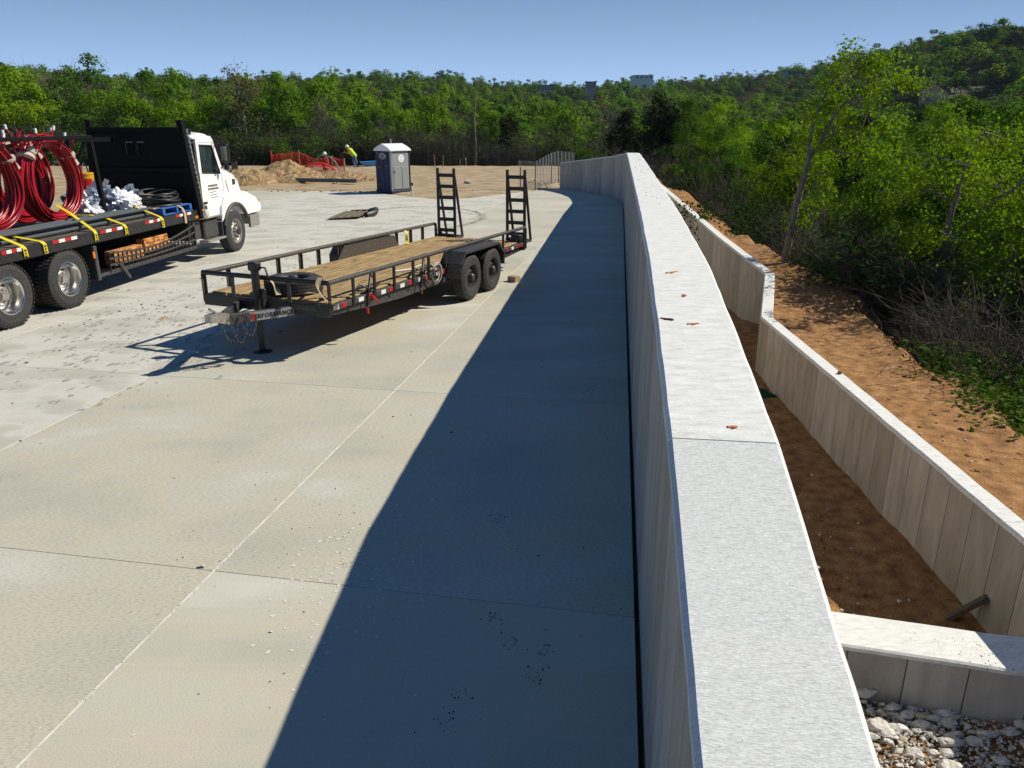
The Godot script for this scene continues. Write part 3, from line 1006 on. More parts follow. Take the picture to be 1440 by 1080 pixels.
	var lt := put(tx, "lettering", M.ink, t)
	var zo := out
	lt.transform = Transform3D(Basis(Vector3.UP.cross(zo).normalized(), Vector3.UP, zo), mid + out * 0.042)
	var rd := Mb.new()
	rd.box(mid + out * 0.042 - dir * 0.27, Vector3(0.06, 0.09, 0.003), Basis(dir, Vector3.UP, dir.cross(Vector3.UP)))
	obj(rd, "logo_mark", M.red, t)
	var cp := Mb.new()
	cp.loft([[tp(-0.82, 0.48, 0.96), tp(-0.82, 0.63, 0.96), tp(-0.82, 0.63, 1.14), tp(-0.82, 0.48, 1.14)], [tp(-0.96, 0.53, 0.99), tp(-0.96, 0.66, 0.99), tp(-0.96, 0.66, 1.11), tp(-0.96, 0.53, 1.11)], [tp(-1.1, 0.56, 1.0), tp(-1.1, 0.65, 1.0), tp(-1.1, 0.65, 1.1), tp(-1.1, 0.56, 1.1)]])
	cp.bar(tp(-0.95, 0.66, 1.05), tp(-1.06, 0.73, 1.05), 0.03, 0.02)
	obj(cp, "coupler", M.alu_dull, t)
	var jk := Mb.new()
	jk.tube([tp(-0.12, 0.36, 1.08), tp(-0.12, 1.12, 1.08)], 0.055, 12)
	jk.box(tp(-0.12, 1.13, 1.08), Vector3(0.15, 0.12, 0.13), Basis.IDENTITY, 0.02)
	jk.tube([tp(-0.12, 1.12, 1.0), tp(-0.12, 1.12, 0.9), tp(-0.1, 1.0, 0.88), tp(-0.1, 0.99, 0.84)], 0.014, 6)
	jk.box(tp(-0.06, 0.66, 1.08), Vector3(0.16, 0.3, 0.1), Basis.IDENTITY, 0.01)
	var jl := Mb.new()
	jl.tube([tp(-0.12, 0.02 - 0.07, 1.08), tp(-0.12, 0.5, 1.08)], 0.042, 12)
	jl.lathe([Vector2(0.13, -0.065), Vector2(0.13, -0.05), Vector2(0.04, -0.03)], Transform3D(Basis.IDENTITY, tp(-0.12, 0, 1.08)), 14)
	obj(jk, "jack", M.black_metal, t)
	obj(jl, "jack_foot", M.black_metal, t)
	# safety chains: links in hanging loops
	for e in [[-0.72, 0.9, 0.30], [-0.62, 0.84, 0.34], [-0.5, 0.78, 0.26]]:
		var c := Mb.new()
		var a := tp(e[0], 0.55, e[1])
		var z := tp(e[0] - 0.22, 0.55, e[1] + 0.1)
		for k in 15:
			var s := k / 14.0
			var p := a.lerp(z, s) - Vector3(0, e[2] * 4.0 * s * (1.0 - s), 0)
			var r := 0.02
			var ring := []
			for j in 7:
				var an := TAU * j / 6
				ring.append(p + Vector3(cos(an) * r * (0.6 if k % 2 == 0 else 0.25), sin(an) * r * 1.3, cos(an) * r * (0.25 if k % 2 == 0 else 0.6)))
			c.tube(ring, 0.0055, 4, false)
		tag(obj(c, "safety_chain", M.grey_metal, t), "", "", "", "stuff")
	# reflective tape and lamps
	for e in [[0.14, 0], [0.34, 1], [0.76, 0], [0.99, 1], [1.36, 0], [1.58, 1], [1.92, 0], [2.16, 1], [2.5, 0], [2.68, 1], [3.12, 0], [3.3, 1], [6.15, 1], [6.45, 0], [6.7, 1], [6.95, 1]]:
		var b := Mb.new()
		b.box(tp(e[0], 0.603, -0.018), Vector3(0.006, 0.06, 0.13 if e[1] == 0 else 0.1))
		obj(b, "reflector", M.white_reflect if e[1] == 0 else M.red, t)
	var lb := Mb.new()
	lb.box(tp(6.98, 0.74, 0.1), Vector3(0.22, 0.16, 0.2), Basis.IDENTITY, 0.02)
	obj(lb, "lamp_box", M.black_metal, t)
	for e in [[7.21, 0.72, 0.06], [7.21, 0.72, W - 0.06]]:
		var b := Mb.new()
		b.lathe([Vector2(0.05, 0), Vector2(0.05, 0.02), Vector2(0, 0.026)], Transform3D(Basis(Vector3(1, 0, 0), Vector3(0, 0, -1), Vector3(0, 1, 0)), tp(e[0] - 0.035, e[1], e[2])), 14)
		obj(b, "tail_lamp", M.red, t)
	var mk := Mb.new()
	mk.box(tp(5.32, 0.84, -0.31), Vector3(0.02, 0.04, 0.06), Basis.IDENTITY, 0.006)
	obj(mk, "marker_lamp", M.amber, t)
	# loading ramps, standing upright at the rear
	for v0 in [0.03, 1.70]:
		var rp := Node3D.new()
		rp.name = "loading_ramp"
		t.add_child(rp, true)
		for s in [0.0, 0.4]:
			var b := Mb.new()
			b.bar(tp(7.24, 0.62, v0 + s), tp(7.22, 2.14, v0 + s), 0.045, 0.055, 0.004, Vector3.RIGHT)
			obj(b, "ramp_rail", M.black_metal, rp)
			var d := Mb.new()
			d.bar(tp(7.25, 1.98, v0 + s), tp(7.62, 0.62, v0 + s), 0.035, 0.05, 0.003, Vector3.RIGHT)
			obj(d, "ramp_brace", M.grey_metal, rp)
		for k in 6:
			var b := Mb.new()
			b.box(tp(7.235, 0.80 + 0.238 * k, v0 + 0.2), Vector3(0.37, 0.075, 0.05), Basis.IDENTITY, 0.006)
			obj(b, "ramp_rung", M.black_metal, rp)
		var e := Mb.new()
		e.bar(tp(7.62, 0.63, v0), tp(7.62, 0.63, v0 + 0.4), 0.05, 0.05)
		e.bar(tp(7.24, 0.63, v0), tp(7.62, 0.63, v0), 0.045, 0.05)
		e.bar(tp(7.24, 0.63, v0 + 0.4), tp(7.62, 0.63, v0 + 0.4), 0.045, 0.05)
		obj(e, "ramp_foot", M.grey_metal, rp)
		var hg := Mb.new()
		hg.box(tp(7.2, 0.67, v0 + 0.2), Vector3(0.42, 0.1, 0.1), Basis.IDENTITY, 0.01)
		obj(hg, "hinge_box", M.black_metal, rp)
	var xf: Transform3D = t.transform
	# loose gear carried on the trailer
	var sp := thing("spare_tyre", "spare tyre lying flat on the trailer deck behind the front rail", "tyre")
	sp.transform = xf * Transform3D(Basis(Vector3(0, 0, 1), PI / 2), tp(0.52, 0.785, 0.95))
	put(wheel_mesh["steel0.412"][0], "tyre", M.rubber, sp)
	put(wheel_mesh["steel0.412"][1], "rim", M.grey_metal, sp)
	ribbon_thing(xf, [tp(0.03, 1.02, 0.12), tp(-0.06, 0.95, 0.10), tp(-0.07, 0.8, 0.03), tp(-0.02, 0.7, -0.04), tp(0.12, 0.645, -0.05), tp(0.2, 0.62, -0.06)], 0.07, "ratchet_strap", "tan webbing strap draped over the trailer's front rail corner", M.strap_tan, "strap")
	ribbon_thing(xf, [tp(0.15, 0.69, 0.9), tp(0.3, 0.71, 0.6), tp(0.12, 0.78, 0.42), tp(0.3, 0.72, 0.3), tp(0.16, 0.70, 0.2)], 0.06, "ratchet_strap", "tan webbing strap crumpled on the trailer deck beside the spare tyre", M.strap_tan, "strap")
	ribbon_thing(xf, [tp(0.08, 0.92, 1.0), tp(0.1, 0.82, 0.93), tp(0.06, 0.72, 0.86)], 0.07, "ratchet_strap", "short tan strap end hanging inside the trailer's front rail", M.strap_tan, "strap")
	# chain binders hooked on the near rail
	for e in [[0.95, "black chain binder with a red handle hooked to the trailer's near rail"], [2.55, "black chain binder lying with white rope on the trailer's near rail"]]:
		var cb := thing("chain_binder", e[1], "chain binder")
		cb.transform = xf
		var b := Mb.new()
		b.tube([tp(e[0] - 0.3, 0.68, 0.06), tp(e[0] - 0.15, 0.80, 0.02), tp(e[0], 0.72, -0.03), tp(e[0] - 0.05, 0.60, -0.04), tp(e[0] - 0.08, 0.45, -0.04)], 0.018, 6)
		b.tube([tp(e[0], 0.72, -0.03), tp(e[0] + 0.14, 0.9, 0.02), tp(e[0] + 0.2, 0.86, 0.05)], 0.02, 6)
		b.tube([tp(e[0], 0.70, 0.0), tp(e[0] + 0.3, 0.68, 0.08), tp(e[0] + 0.5, 0.70, 0.12)], 0.022, 6)
		obj(b, "bar", M.black_metal, cb)
		var hd := Mb.new()
		hd.tube([tp(e[0] + 0.18, 0.50, -0.05), tp(e[0] + 0.05, 0.62, -0.04)], 0.02, 6)
		hd.tube([tp(e[0] - 0.1, 0.47, -0.05), tp(e[0] - 0.09, 0.38, -0.05)], 0.022, 6)
		tag(obj(hd, "handle", M.red if e[0] < 1.0 else M.rust, cb), "", "", "", "stuff")
	var cl := thing("rope_coil", "white rope coil hanging on the trailer's near rail", "rope")
	cl.transform = xf
	for k in 5:
		var b := Mb.new()
		var pts := []
		for j in 21:
			var a := TAU * j / 20
			pts.append(tp(2.98 + cos(a) * (0.13 + 0.012 * k) + 0.01 * k, 0.63 + sin(a) * (0.13 + 0.01 * k), -0.05 - 0.008 * ((k * 3) % 4)))
		b.tube(pts, 0.008, 5, false)
		obj(b, "turn", M.rope_white if k % 2 == 0 else M.black_metal, cl)
	var rl := Mb.new()
	rl.tube([tp(3.0, 0.76, 0.02), tp(3.1, 0.72, 0.25), tp(3.35, 0.70, 0.2), tp(3.2, 0.7, 0.38), tp(2.8, 0.7, 0.3), tp(2.5, 0.7, 0.45)], 0.016, 5)
	obj(rl, "tail", M.rope_white, cl)
	ribbon_thing(xf, [tp(5.62, 0.95, W - 0.06), tp(5.6, 0.86, W - 0.1), tp(5.56, 0.74, W - 0.12), tp(5.5, 0.69, W - 0.2)], 0.06, "ratchet_strap", "yellow strap hanging on the trailer's far rail behind its wheel guard", M.yellow, "strap")
	# wheel chock
	var ck := Mb.new()
	ck.prism(PackedVector2Array([Vector2(-0.1, 0.0), Vector2(-0.08, 0.11), Vector2(0.04, 0.12), Vector2(0.1, 0.05), Vector2(0.11, 0.0)]), Transform3D(Basis(Vector3.UP, 0.9), Vector3(0.12, 0.001, -15.35)), 0.2)
	var cko := obj(ck, "wheel_chock", M.wood_stake)
	tag(cko, "small brown wooden chock behind the trailer's rear tyre", "chock")

func ribbon_mesh(pts: Array, w: float) -> Mb:
	var b := Mb.new()
	var side := []
	for i in pts.size():
		var d: Vector3 = (pts[mini(i + 1, pts.size() - 1)] - pts[maxi(i - 1, 0)]).normalized()
		var s := d.cross(Vector3.UP)
		if s.length() < 0.3:
			s = Vector3(0.3, 0, 1) if side.is_empty() else side[-1]
		side.append(s.normalized())
	for i in pts.size() - 1:
		var a: Vector3 = side[i] * w * 0.5
		var c: Vector3 = side[i + 1] * w * 0.5
		var n: Vector3 = (pts[i + 1] - pts[i]).cross(a).normalized()
		if n.y < 0.0:
			n = -n
		for s in [1.0, -1.0]:
			var o: Vector3 = n * 0.0015 * s
			b.quad(pts[i] - a + o, pts[i] + a + o, pts[i + 1] + c + o, pts[i + 1] - c + o, n * s)
	return b

func ribbon_thing(xf: Transform3D, pts: Array, w: float, called: String, label: String, m: Material, category: String) -> MeshInstance3D:
	# smooth the path
	var cv := Curve3D.new()
	for i in pts.size():
		var tan: Vector3 = (pts[mini(i + 1, pts.size() - 1)] - pts[maxi(i - 1, 0)]) * 0.17
		cv.add_point(pts[i], -tan, tan)
	var fine := []
	for k in 25:
		fine.append(cv.sample_baked(cv.get_baked_length() * k / 24.0, true))
	var o := obj(ribbon_mesh(fine, w), called, m)
	o.transform = xf
	tag(o, label, category)
	return o

# ---------------------------------------------------------------- flatbed truck; u runs forward from between its rear axles, x is 0 on its right side and negative inwards
func kp(u: float, h: float, x: float) -> Vector3:
	return Vector3(x, h, -u)

const SIDE := Basis(Vector3(0, 0, -1), Vector3(0, 1, 0), Vector3(1, 0, 0))   # polygons in (u, h), extruded inwards from a given x

func side_plate(pts: Array, x: float, depth: float, called: String, m: Material, parent: Node) -> MeshInstance3D:
	var b := Mb.new()
	b.prism(PackedVector2Array(pts), Transform3D(SIDE, Vector3(x, 0, 0)), depth)
	return obj(b, called, m, parent)

func one_box(at: Vector3, size: Vector3, called: String, m: Material, parent: Node, ch := 0.01, bs := Basis.IDENTITY) -> MeshInstance3D:
	var b := Mb.new()
	b.box(at, size, bs, ch)
	return obj(b, called, m, parent)

func one_tube(pts: Array, r, called: String, m: Material, parent: Node, sides := 8) -> MeshInstance3D:
	var b := Mb.new()
	b.tube(pts, r, sides)
	return obj(b, called, m, parent)

func build_truck() -> Transform3D:
	var t := thing("flatbed_truck", "white flatbed truck with a black headboard and a long loaded deck", "truck", Vector3(-7.62, 0, -12.86), -atan2(0.82, 6.33))
	var W := 2.46
	# wheels
	for u in [0.25, -1.13]:
		add_wheel(t, kp(u, 0.5, -0.14), "deep", 0.5, 0.288, 0.28, true, 46)
		add_wheel(t, kp(u, 0.5, -0.47), "deep", 0.5, 0.288, 0.28, true, 46)
		add_wheel(t, kp(u, 0.5, -W + 0.14), "deep", 0.5, 0.288, 0.28, false, 46)
		add_wheel(t, kp(u, 0.5, -W + 0.47), "deep", 0.5, 0.288, 0.28, false, 46)
		one_tube([kp(u, 0.5, -0.3), kp(u, 0.5, -W + 0.3)], 0.1, "axle", M.black, t)
	add_wheel(t, kp(6.48, 0.5, -0.17), "front", 0.5, 0.288, 0.29, true)
	add_wheel(t, kp(6.48, 0.5, -W + 0.17), "front", 0.5, 0.288, 0.29, false)
	one_tube([kp(6.48, 0.48, -0.3), kp(6.48, 0.48, -W + 0.3)], 0.07, "axle", M.black, t)
	# chassis
	for x in [-0.82, -1.64]:
		one_box(kp(2.4, 0.86, x), Vector3(0.09, 0.27, 10.2), "chassis_rail", M.black, t)
	for u in [-2.0, -0.4, 1.6, 3.0, 4.2]:
		one_box(kp(u, 0.9, -W / 2), Vector3(0.8, 0.16, 0.1), "cross_member", M.black, t)
	# deck
	for k in 9:
		one_box(kp(1.0, 1.172 + 0.003 * (k % 2), -0.16 - 0.268 * k), Vector3(0.26, 0.045, 7.3), "deck_plank", M.old_board, t, 0.006)
	for x in [-0.012, -W + 0.012]:
		one_box(kp(1.0, 1.10, x), Vector3(0.05, 0.2, 7.4), "deck_rail", M.black_metal, t, 0.008)
		one_box(kp(1.0, 1.0, x * 0.96 - 0.05), Vector3(0.03, 0.04, 7.4), "rub_rail", M.black_metal, t, 0.004)
	for k in 12:
		one_box(kp(-2.5 + 0.62 * k, 1.075, -W / 2), Vector3(W - 0.1, 0.1, 0.06), "deck_joist", M.black, t, 0.0)
	for s in [[-1.17, -0.74], [-0.04, 0.58], [1.21, 1.88], [2.62, 3.19], [3.75, 4.37]]:
		var n := 4
		for k in n:
			var w: float = (s[1] - s[0]) / n
			one_box(kp(s[0] + w * (k + 0.5), 1.165, 0.0155), Vector3(0.004, 0.055, w - 0.004), "reflector", M.red if k % 2 == 0 else M.white_reflect, t, 0.0)
	# headboard: plate with two posts, a head bar and a small barred window
	var hb := Node3D.new()
	hb.name = "headboard"
	t.add_child(hb, true)
	var fb := Basis.IDENTITY
	var top := 2.93
	# plate pieces round the window
	var wx0 := -1.05
	var wx1 := -1.5
	for piece in [
		[[0.03, 1.2], [-0.17, top], [wx0, top], [wx0, 1.2]], [[wx1, 1.2], [wx1, top], [-W + 0.17, top], [-W - 0.03, 1.2]],
		[[wx0, 1.2], [wx0, 2.35], [wx1, 2.35], [wx1, 1.2]], [[wx0, 2.65], [wx0, top], [wx1, top], [wx1, 2.65]]]:
		var b := Mb.new()
		var q := PackedVector2Array()
		for e in piece:
			q.append(Vector2(e[0], e[1]))
		b.prism(q, Transform3D(fb, kp(4.70, 0, 0)), 0.03)
		obj(b, "plate", M.black, hb)
	one_box(kp(4.71, 2.5, -1.275), Vector3(0.08, 0.3, 0.03), "window_bar", M.black, hb, 0.0)
	for s in [[0.03, -0.17], [-W - 0.03, -W + 0.17]]:
		var b := Mb.new()
		b.bar(kp(4.72, 1.0, s[0]), kp(4.72, 3.1, s[1]), 0.12, 0.12, 0.01, Vector3(0, 0, 1))
		obj(b, "post", M.black, hb)
	for e in [2.9, 2.05]:
		one_box(kp(4.66, e, -W / 2), Vector3(W - 0.35 + (0.15 if e < 2.5 else 0.0), 0.1, 0.09), "crossbar", M.black, hb)
	# perforated guard strip beside the headboard
	var gs := Node3D.new()
	gs.name = "guard_strip"
	t.add_child(gs, true)
	for k in 17:
		var f := k / 16.0
		one_box(kp(4.86, lerpf(1.12, 2.86, f), lerpf(0.03, -0.15, f)), Vector3(0.09, 0.07, 0.03), "rung", M.alu_dull, gs, 0.008)
	for s in [-0.045, 0.045]:
		var b := Mb.new()
		b.bar(kp(4.88, 1.05, 0.03 + s), kp(4.88, 2.92, -0.16 + s), 0.014, 0.03, 0.0, Vector3(0, 0, 1))
		obj(b, "edge", M.alu_dull, gs)
	one_box(kp(5.0, 2.86, -0.25), Vector3(0.2, 0.14, 0.2), "work_lamp", M.black, t, 0.015)
	# cab shell: side profile with the roof and the windscreen, cut for the window
	var cab := Node3D.new()
	cab.name = "cab"
	t.add_child(cab, true)
	var x0 := -0.08
	var cw := W - 0.16
	var cx := -W / 2
	# lower body and pillars as plates of the two sides
	for s in [0, 1]:
		var x := x0 if s == 0 else -W + 0.08 + 0.05
		side_plate([Vector2(5.12, 0.98), Vector2(5.12, 1.96), Vector2(6.06, 1.90), Vector2(6.22, 1.92), Vector2(6.3, 1.7), Vector2(6.3, 1.12), Vector2(6.02, 0.98)], x, 0.05, "door" if s == 0 else "side_panel", M.white_paint, cab)
		side_plate([Vector2(5.12, 1.965), Vector2(5.12, 2.7), Vector2(5.24, 2.7), Vector2(5.24, 1.955)], x - 0.01, 0.05, "pillar", M.white_paint, cab)
		side_plate([Vector2(5.24, 2.58), Vector2(5.24, 2.7), Vector2(5.9, 2.66), Vector2(5.88, 2.55)], x - 0.01, 0.05, "header", M.white_paint, cab)
		side_plate([Vector2(5.80, 2.55), Vector2(5.90, 2.66), Vector2(6.24, 1.92), Vector2(6.12, 1.9)], x - 0.01, 0.05, "windscreen_post", M.white_paint, cab)
		side_plate([Vector2(5.25, 1.95), Vector2(5.25, 2.57), Vector2(5.80, 2.545), Vector2(6.06, 1.91)], x - 0.02, 0.012, "side_window", M.glass, cab)
		var tr := Mb.new()
		tr.tube([kp(5.26, 1.96, x + 0.004), kp(5.26, 2.565, x + 0.0), kp(5.80, 2.54, x), kp(6.06, 1.905, x), kp(5.26, 1.96, x + 0.004)], 0.016, 5)
		obj(tr, "window_seal", M.ink, cab)
	# roof
	var rs := []
	for e in [[5.10, 2.66, 0.0], [5.13, 2.74, 0.05], [5.3, 2.80, 0.04], [5.6, 2.82, 0.04], [5.82, 2.79, 0.05], [5.93, 2.68, 0.04], [5.92, 2.63, 0.02]]:
		var sec := []
		for q in [[-0.0, 2.62], [-0.03, 0.0], [-0.14, 0.06], [-0.5, 0.1], [-W + 0.66, 0.1], [-W + 0.30, 0.06], [-W + 0.19, 0.0], [-W + 0.16, 2.62]]:
			sec.append(kp(e[0], q[1] if q[1] > 1.0 else e[1] - 0.06 + q[1] * (1.0 if e[2] > 0.01 else 0.3), -0.08 + q[0]))
		rs.append(sec)
	var rb := Mb.new()
	rb.loft(rs)
	obj(rb, "roof", M.white_paint, cab)
	# sun visor, windscreen, rear wall, floor
	var vz := Mb.new()
	vz.prism(PackedVector2Array([Vector2(5.9, 2.66), Vector2(6.02, 2.75), Vector2(6.14, 2.63), Vector2(6.12, 2.61), Vector2(6.01, 2.71), Vector2(5.92, 2.62)]), Transform3D(SIDE, Vector3(-0.2, 0, 0)), W - 0.4)
	obj(vz, "sun_visor", M.white_paint, cab)
	var ws := Mb.new()
	ws.prism(PackedVector2Array([Vector2(5.9, 2.64), Vector2(5.912, 2.64), Vector2(6.232, 1.93), Vector2(6.22, 1.93)]), Transform3D(SIDE, Vector3(-0.14, 0, 0)), W - 0.28)
	obj(ws, "windscreen", M.glass, cab)
	one_box(kp(5.13, 1.83, cx), Vector3(cw - 0.12, 1.7, 0.04), "rear_wall", M.interior, cab, 0.0)
	one_box(kp(5.7, 1.1, cx), Vector3(cw - 0.12, 0.2, 1.1), "floor_pan", M.interior, cab, 0.0)
	one_box(kp(6.12, 1.65, cx), Vector3(cw - 0.16, 0.5, 0.2), "dashboard", M.interior, cab, 0.03)
	for x in [-0.62, -W + 0.62]:
		one_box(kp(5.45, 1.5, x), Vector3(0.5, 0.5, 0.5), "seat", M.interior, cab, 0.06)
		one_box(kp(5.26, 1.95, x), Vector3(0.46, 0.7, 0.14), "seat_back", M.interior, cab, 0.05)
	one_box(kp(5.20, 1.30, -0.065), Vector3(0.03, 0.05, 0.16), "door_handle", M.ink, cab, 0.008)
	one_box(kp(5.05, 1.20, -0.03), Vector3(0.06, 0.1, 0.18), "grab_handle", M.ink, cab, 0.01)
	# door gap lines
	var ln := Mb.new()
	ln.tube([kp(6.12, 1.9, -0.078), kp(6.14, 1.6, -0.078), kp(6.1, 1.1, -0.078)], 0.005, 4)
	obj(ln, "door_gap", M.ink_soft, cab)
	# faint print on the door and the hood side
	var pr := RandomNumberGenerator.new()
	pr.seed = 3
	for e in [[5.42, 1.655, 0.42, 0.05, 0], [5.40, 1.585, 0.5, 0.05, 0], [5.46, 1.51, 0.3, 0.018, 1], [5.48, 1.445, 0.28, 0.018, 1], [5.50, 1.39, 0.32, 0.018, 1]]:
		var u: float = e[0]
		var row := Mb.new()
		while u < e[0] + e[2]:
			var w: float = e[3] * pr.randf_range(0.5, 0.9)
			row.box(kp(u + w / 2, e[1], -0.0785), Vector3(0.002, e[3] * pr.randf_range(0.75, 1.0), w * 0.8))
			u += w * 1.15
		var o := obj(row, "lettering", M.ink if e[4] == 0 else M.ink_soft, cab)
		tag(o, "", "", "", "stuff")
	# hood and fender
	var hs := []
	for e in [[6.22, 2.04, 1.14, 1.86], [6.5, 2.02, 1.13, 1.83], [6.9, 1.96, 1.09, 1.75], [7.1, 1.89, 1.05, 1.65], [7.3, 1.78, 0.98, 1.5], [7.5, 1.62, 0.9, 1.38], [7.7, 1.38, 0.84, 1.2]]:
		var sec := []
		for q in [[-1.0, 0.95], [-1.0, -2.0], [-0.93, -1.4], [-0.8, -1.05], [-0.45, -1.0], [0.0, -1.0], [0.45, -1.0], [0.8, -1.05], [0.93, -1.4], [1.0, -2.0], [1.0, 0.95]]:
			var h: float = q[1]
			if h == -1.0: h = e[1]
			elif h == -1.05: h = lerpf(e[1], e[3], 0.18)
			elif h == -1.4: h = lerpf(e[1], e[3], 0.55)
			elif h == -2.0: h = e[3]
			sec.append(kp(e[0], h, cx - q[0] * e[2]))
		hs.append(sec)
	var hd := Node3D.new()
	hd.name = "hood"
	t.add_child(hd, true)
	var hm := Mb.new()
	hm.loft(hs)
	obj(hm, "shell", M.white_paint, hd)
	var gp := Mb.new()
	gp.tube([kp(6.235, 1.98, -0.17), kp(6.27, 1.75, -0.085), kp(6.34, 1.45, -0.06), kp(6.42, 1.33, -0.05)], 0.009, 5)
	obj(gp, "gap", M.ink, hd)
	one_box(kp(6.78, 1.66, -0.145), Vector3(0.05, 0.16, 0.22), "side_vent", M.ink, hd, 0.02, Basis(Vector3.UP, 0.17))
	for e in [[6.66, 1.47, 0.34, 0.045], [6.72, 1.40, 0.22, 0.04]]:
		var row := Mb.new()
		var u: float = e[0]
		while u < e[0] + e[2]:
			var w: float = e[3] * pr.randf_range(0.5, 0.9)
			row.box(kp(u + w / 2, e[1], -0.128 - (u - 6.66) * 0.17), Vector3(0.003, e[3] * 0.9, w * 0.8), Basis(Vector3.UP, 0.17))
			u += w * 1.3
		tag(obj(row, "lettering", M.ink_soft, hd), "", "", "", "stuff")
	# radiator grille, out of view but part of the nose
	one_box(kp(7.76, 1.2, cx), Vector3(1.2, 0.62, 0.06), "grille", M.black_metal, hd, 0.02)
	for s in [0, 1]:
		var x := -0.02 if s == 0 else -W + 0.02 + 0.55
		var arch := [Vector2(5.78, 0.80), Vector2(5.86, 1.16), Vector2(6.02, 1.36), Vector2(6.3, 1.45), Vector2(6.75, 1.46), Vector2(7.15, 1.40), Vector2(7.55, 1.26), Vector2(7.86, 1.10), Vector2(7.92, 0.98), Vector2(7.9, 0.86), Vector2(7.16, 0.84)]
		for k in range(1, 12):
			var a := lerpf(0.50, PI - 0.45, k / 12.0)
			arch.append(Vector2(6.48 + cos(a) * 0.66, 0.52 + sin(a) * 0.66))
		side_plate(arch, x, 0.55, "fender", M.white_paint, t)
		var lip := Mb.new()
		var lp := []
		for k in 15:
			var a := lerpf(0.42, PI - 0.28, k / 14.0)
			lp.append(kp(6.48 + cos(a) * 0.64, 0.52 + sin(a) * 0.64, x + (0.01 if s == 0 else -0.56)))
		lip.tube(lp, 0.05, 6)
		obj(lip, "arch_lip", M.grey_metal, t)
		var hl := Mb.new()
		hl.box(kp(7.84, 1.12, x - 0.24), Vector3(0.3, 0.2, 0.12), Basis.IDENTITY, 0.03)
		obj(hl, "headlight", M.white_reflect, t)
		one_box(kp(7.84, 1.12, -0.03 if s == 0 else -W + 0.03), Vector3(0.03, 0.09, 0.09), "turn_lamp", M.amber, t, 0.01)
		var mf := one_box(kp(5.80, 0.66, x - 0.27), Vector3(0.5, 0.42, 0.03), "splash_guard", M.grey_metal, t, 0.0)
	# bumper
	var bp := Mb.new()
	bp.prism(PackedVector2Array([Vector2(0.0, -7.2), Vector2(0.0, -7.72), Vector2(-0.16, -7.92), Vector2(-W + 0.16, -7.92), Vector2(-W, -7.72), Vector2(-W, -7.2), Vector2(-W + 0.06, -7.2), Vector2(-W + 0.06, -7.7), Vector2(-W + 0.2, -7.85), Vector2(-0.2, -7.85), Vector2(-0.06, -7.7), Vector2(-0.06, -7.2)]), Transform3D(Basis(Vector3(1, 0, 0), Vector3(0, 0, 1), Vector3(0, 1, 0)), Vector3(0, 0.80, 0)), 0.3)
	obj(bp, "bumper", M.alu_dull, t)
	# mirrors
	for s in [0, 1]:
		var x := 0.0 if s == 0 else -W
		var k := 1.0 if s == 0 else -1.0
		var mr := Node3D.new()
		mr.name = "mirror"
		t.add_child(mr, true)
		one_box(kp(5.95, 2.36, x + 0.16 * k), Vector3(0.2, 0.42, 0.1), "housing", M.black_metal, mr, 0.03)
		one_box(kp(5.885, 2.36, x + 0.16 * k), Vector3(0.15, 0.32, 0.01), "mirror_glass", M.alu, mr, 0.0)
		one_tube([kp(5.96, 2.56, x - 0.06 * k), kp(5.96, 2.62, x + 0.06 * k), kp(5.96, 2.58, x + 0.16 * k)], 0.018, "arm", M.black_metal, mr, 6)
		one_tube([kp(6.1, 2.02, x - 0.06 * k), kp(6.0, 2.1, x + 0.1 * k), kp(5.96, 2.16, x + 0.16 * k)], 0.018, "arm", M.black_metal, mr, 6)
		one_box(kp(6.02, 2.05, x + 0.12 * k), Vector3(0.13, 0.14, 0.07), "convex_mirror", M.black_metal, mr, 0.03)
	# hood mirror
	one_tube([kp(7.15, 1.78, -0.45), kp(7.25, 1.98, -0.32)], 0.014, "hood_mirror_arm", M.black_metal, t, 6)
	one_box(kp(7.27, 2.02, -0.3), Vector3(0.16, 0.2, 0.07), "hood_mirror", M.black_metal, t, 0.03)
	# steps, tanks and boxes below the cab
	one_box(kp(5.42, 0.70, -0.36), Vector3(0.5, 0.42, 0.66), "battery_box", M.grey_metal, t, 0.03)
	one_box(kp(4.72, 0.74, -0.42), Vector3(0.56, 0.44, 0.52), "air_tank_box", M.grey_metal, t, 0.03)
	one_box(kp(5.4, 0.45, -0.1), Vector3(0.24, 0.05, 0.86), "cab_step", M.alu_dull, t, 0.012)
	one_box(kp(5.45, 0.965, -0.16), Vector3(0.26, 0.04, 0.74), "cab_step", M.alu_dull, t, 0.012)
	var tk := Mb.new()
	tk.lathe([Vector2(0.0, -0.17), Vector2(0.10, -0.15), Vector2(0.12, -0.1), Vector2(0.12, 0.1), Vector2(0.10, 0.15), Vector2(0.0, 0.17)], Transform3D(Basis(Vector3.RIGHT, PI / 2), kp(4.95, 1.08, -0.06)), 18)
	obj(tk, "air_tank", M.foam, t)
	one_box(kp(4.6, 1.05, 0.0), Vector3(0.05, 0.06, 0.14), "marker_lamp", M.amber, t, 0.01)
	# mud flap bracket with its side marker
	one_box(kp(0.99, 0.64, -0.32), Vector3(0.62, 0.6, 0.03), "mud_flap", M.mud_flap, t, 0.004)
	one_box(kp(1.0, 0.64, -0.01), Vector3(0.05, 0.62, 0.09), "mud_flap_bracket", M.grey_metal, t, 0.008)
	one_box(kp(0.93, 0.80, 0.02), Vector3(0.02, 0.12, 0.06), "side_marker", M.amber, t, 0.008)
	# side rack: frame with a net of webbing
	var rk := Node3D.new()
	rk.name = "side_rack"
	t.add_child(rk, true)
	one_box(kp(2.75, 0.40, -0.03), Vector3(0.05, 0.06, 3.4), "rack_rail", M.grey_metal, rk, 0.006)
	one_box(kp(2.75, 0.42, -0.36), Vector3(0.62, 0.03, 3.35), "rack_floor", M.black_metal, rk, 0.0)
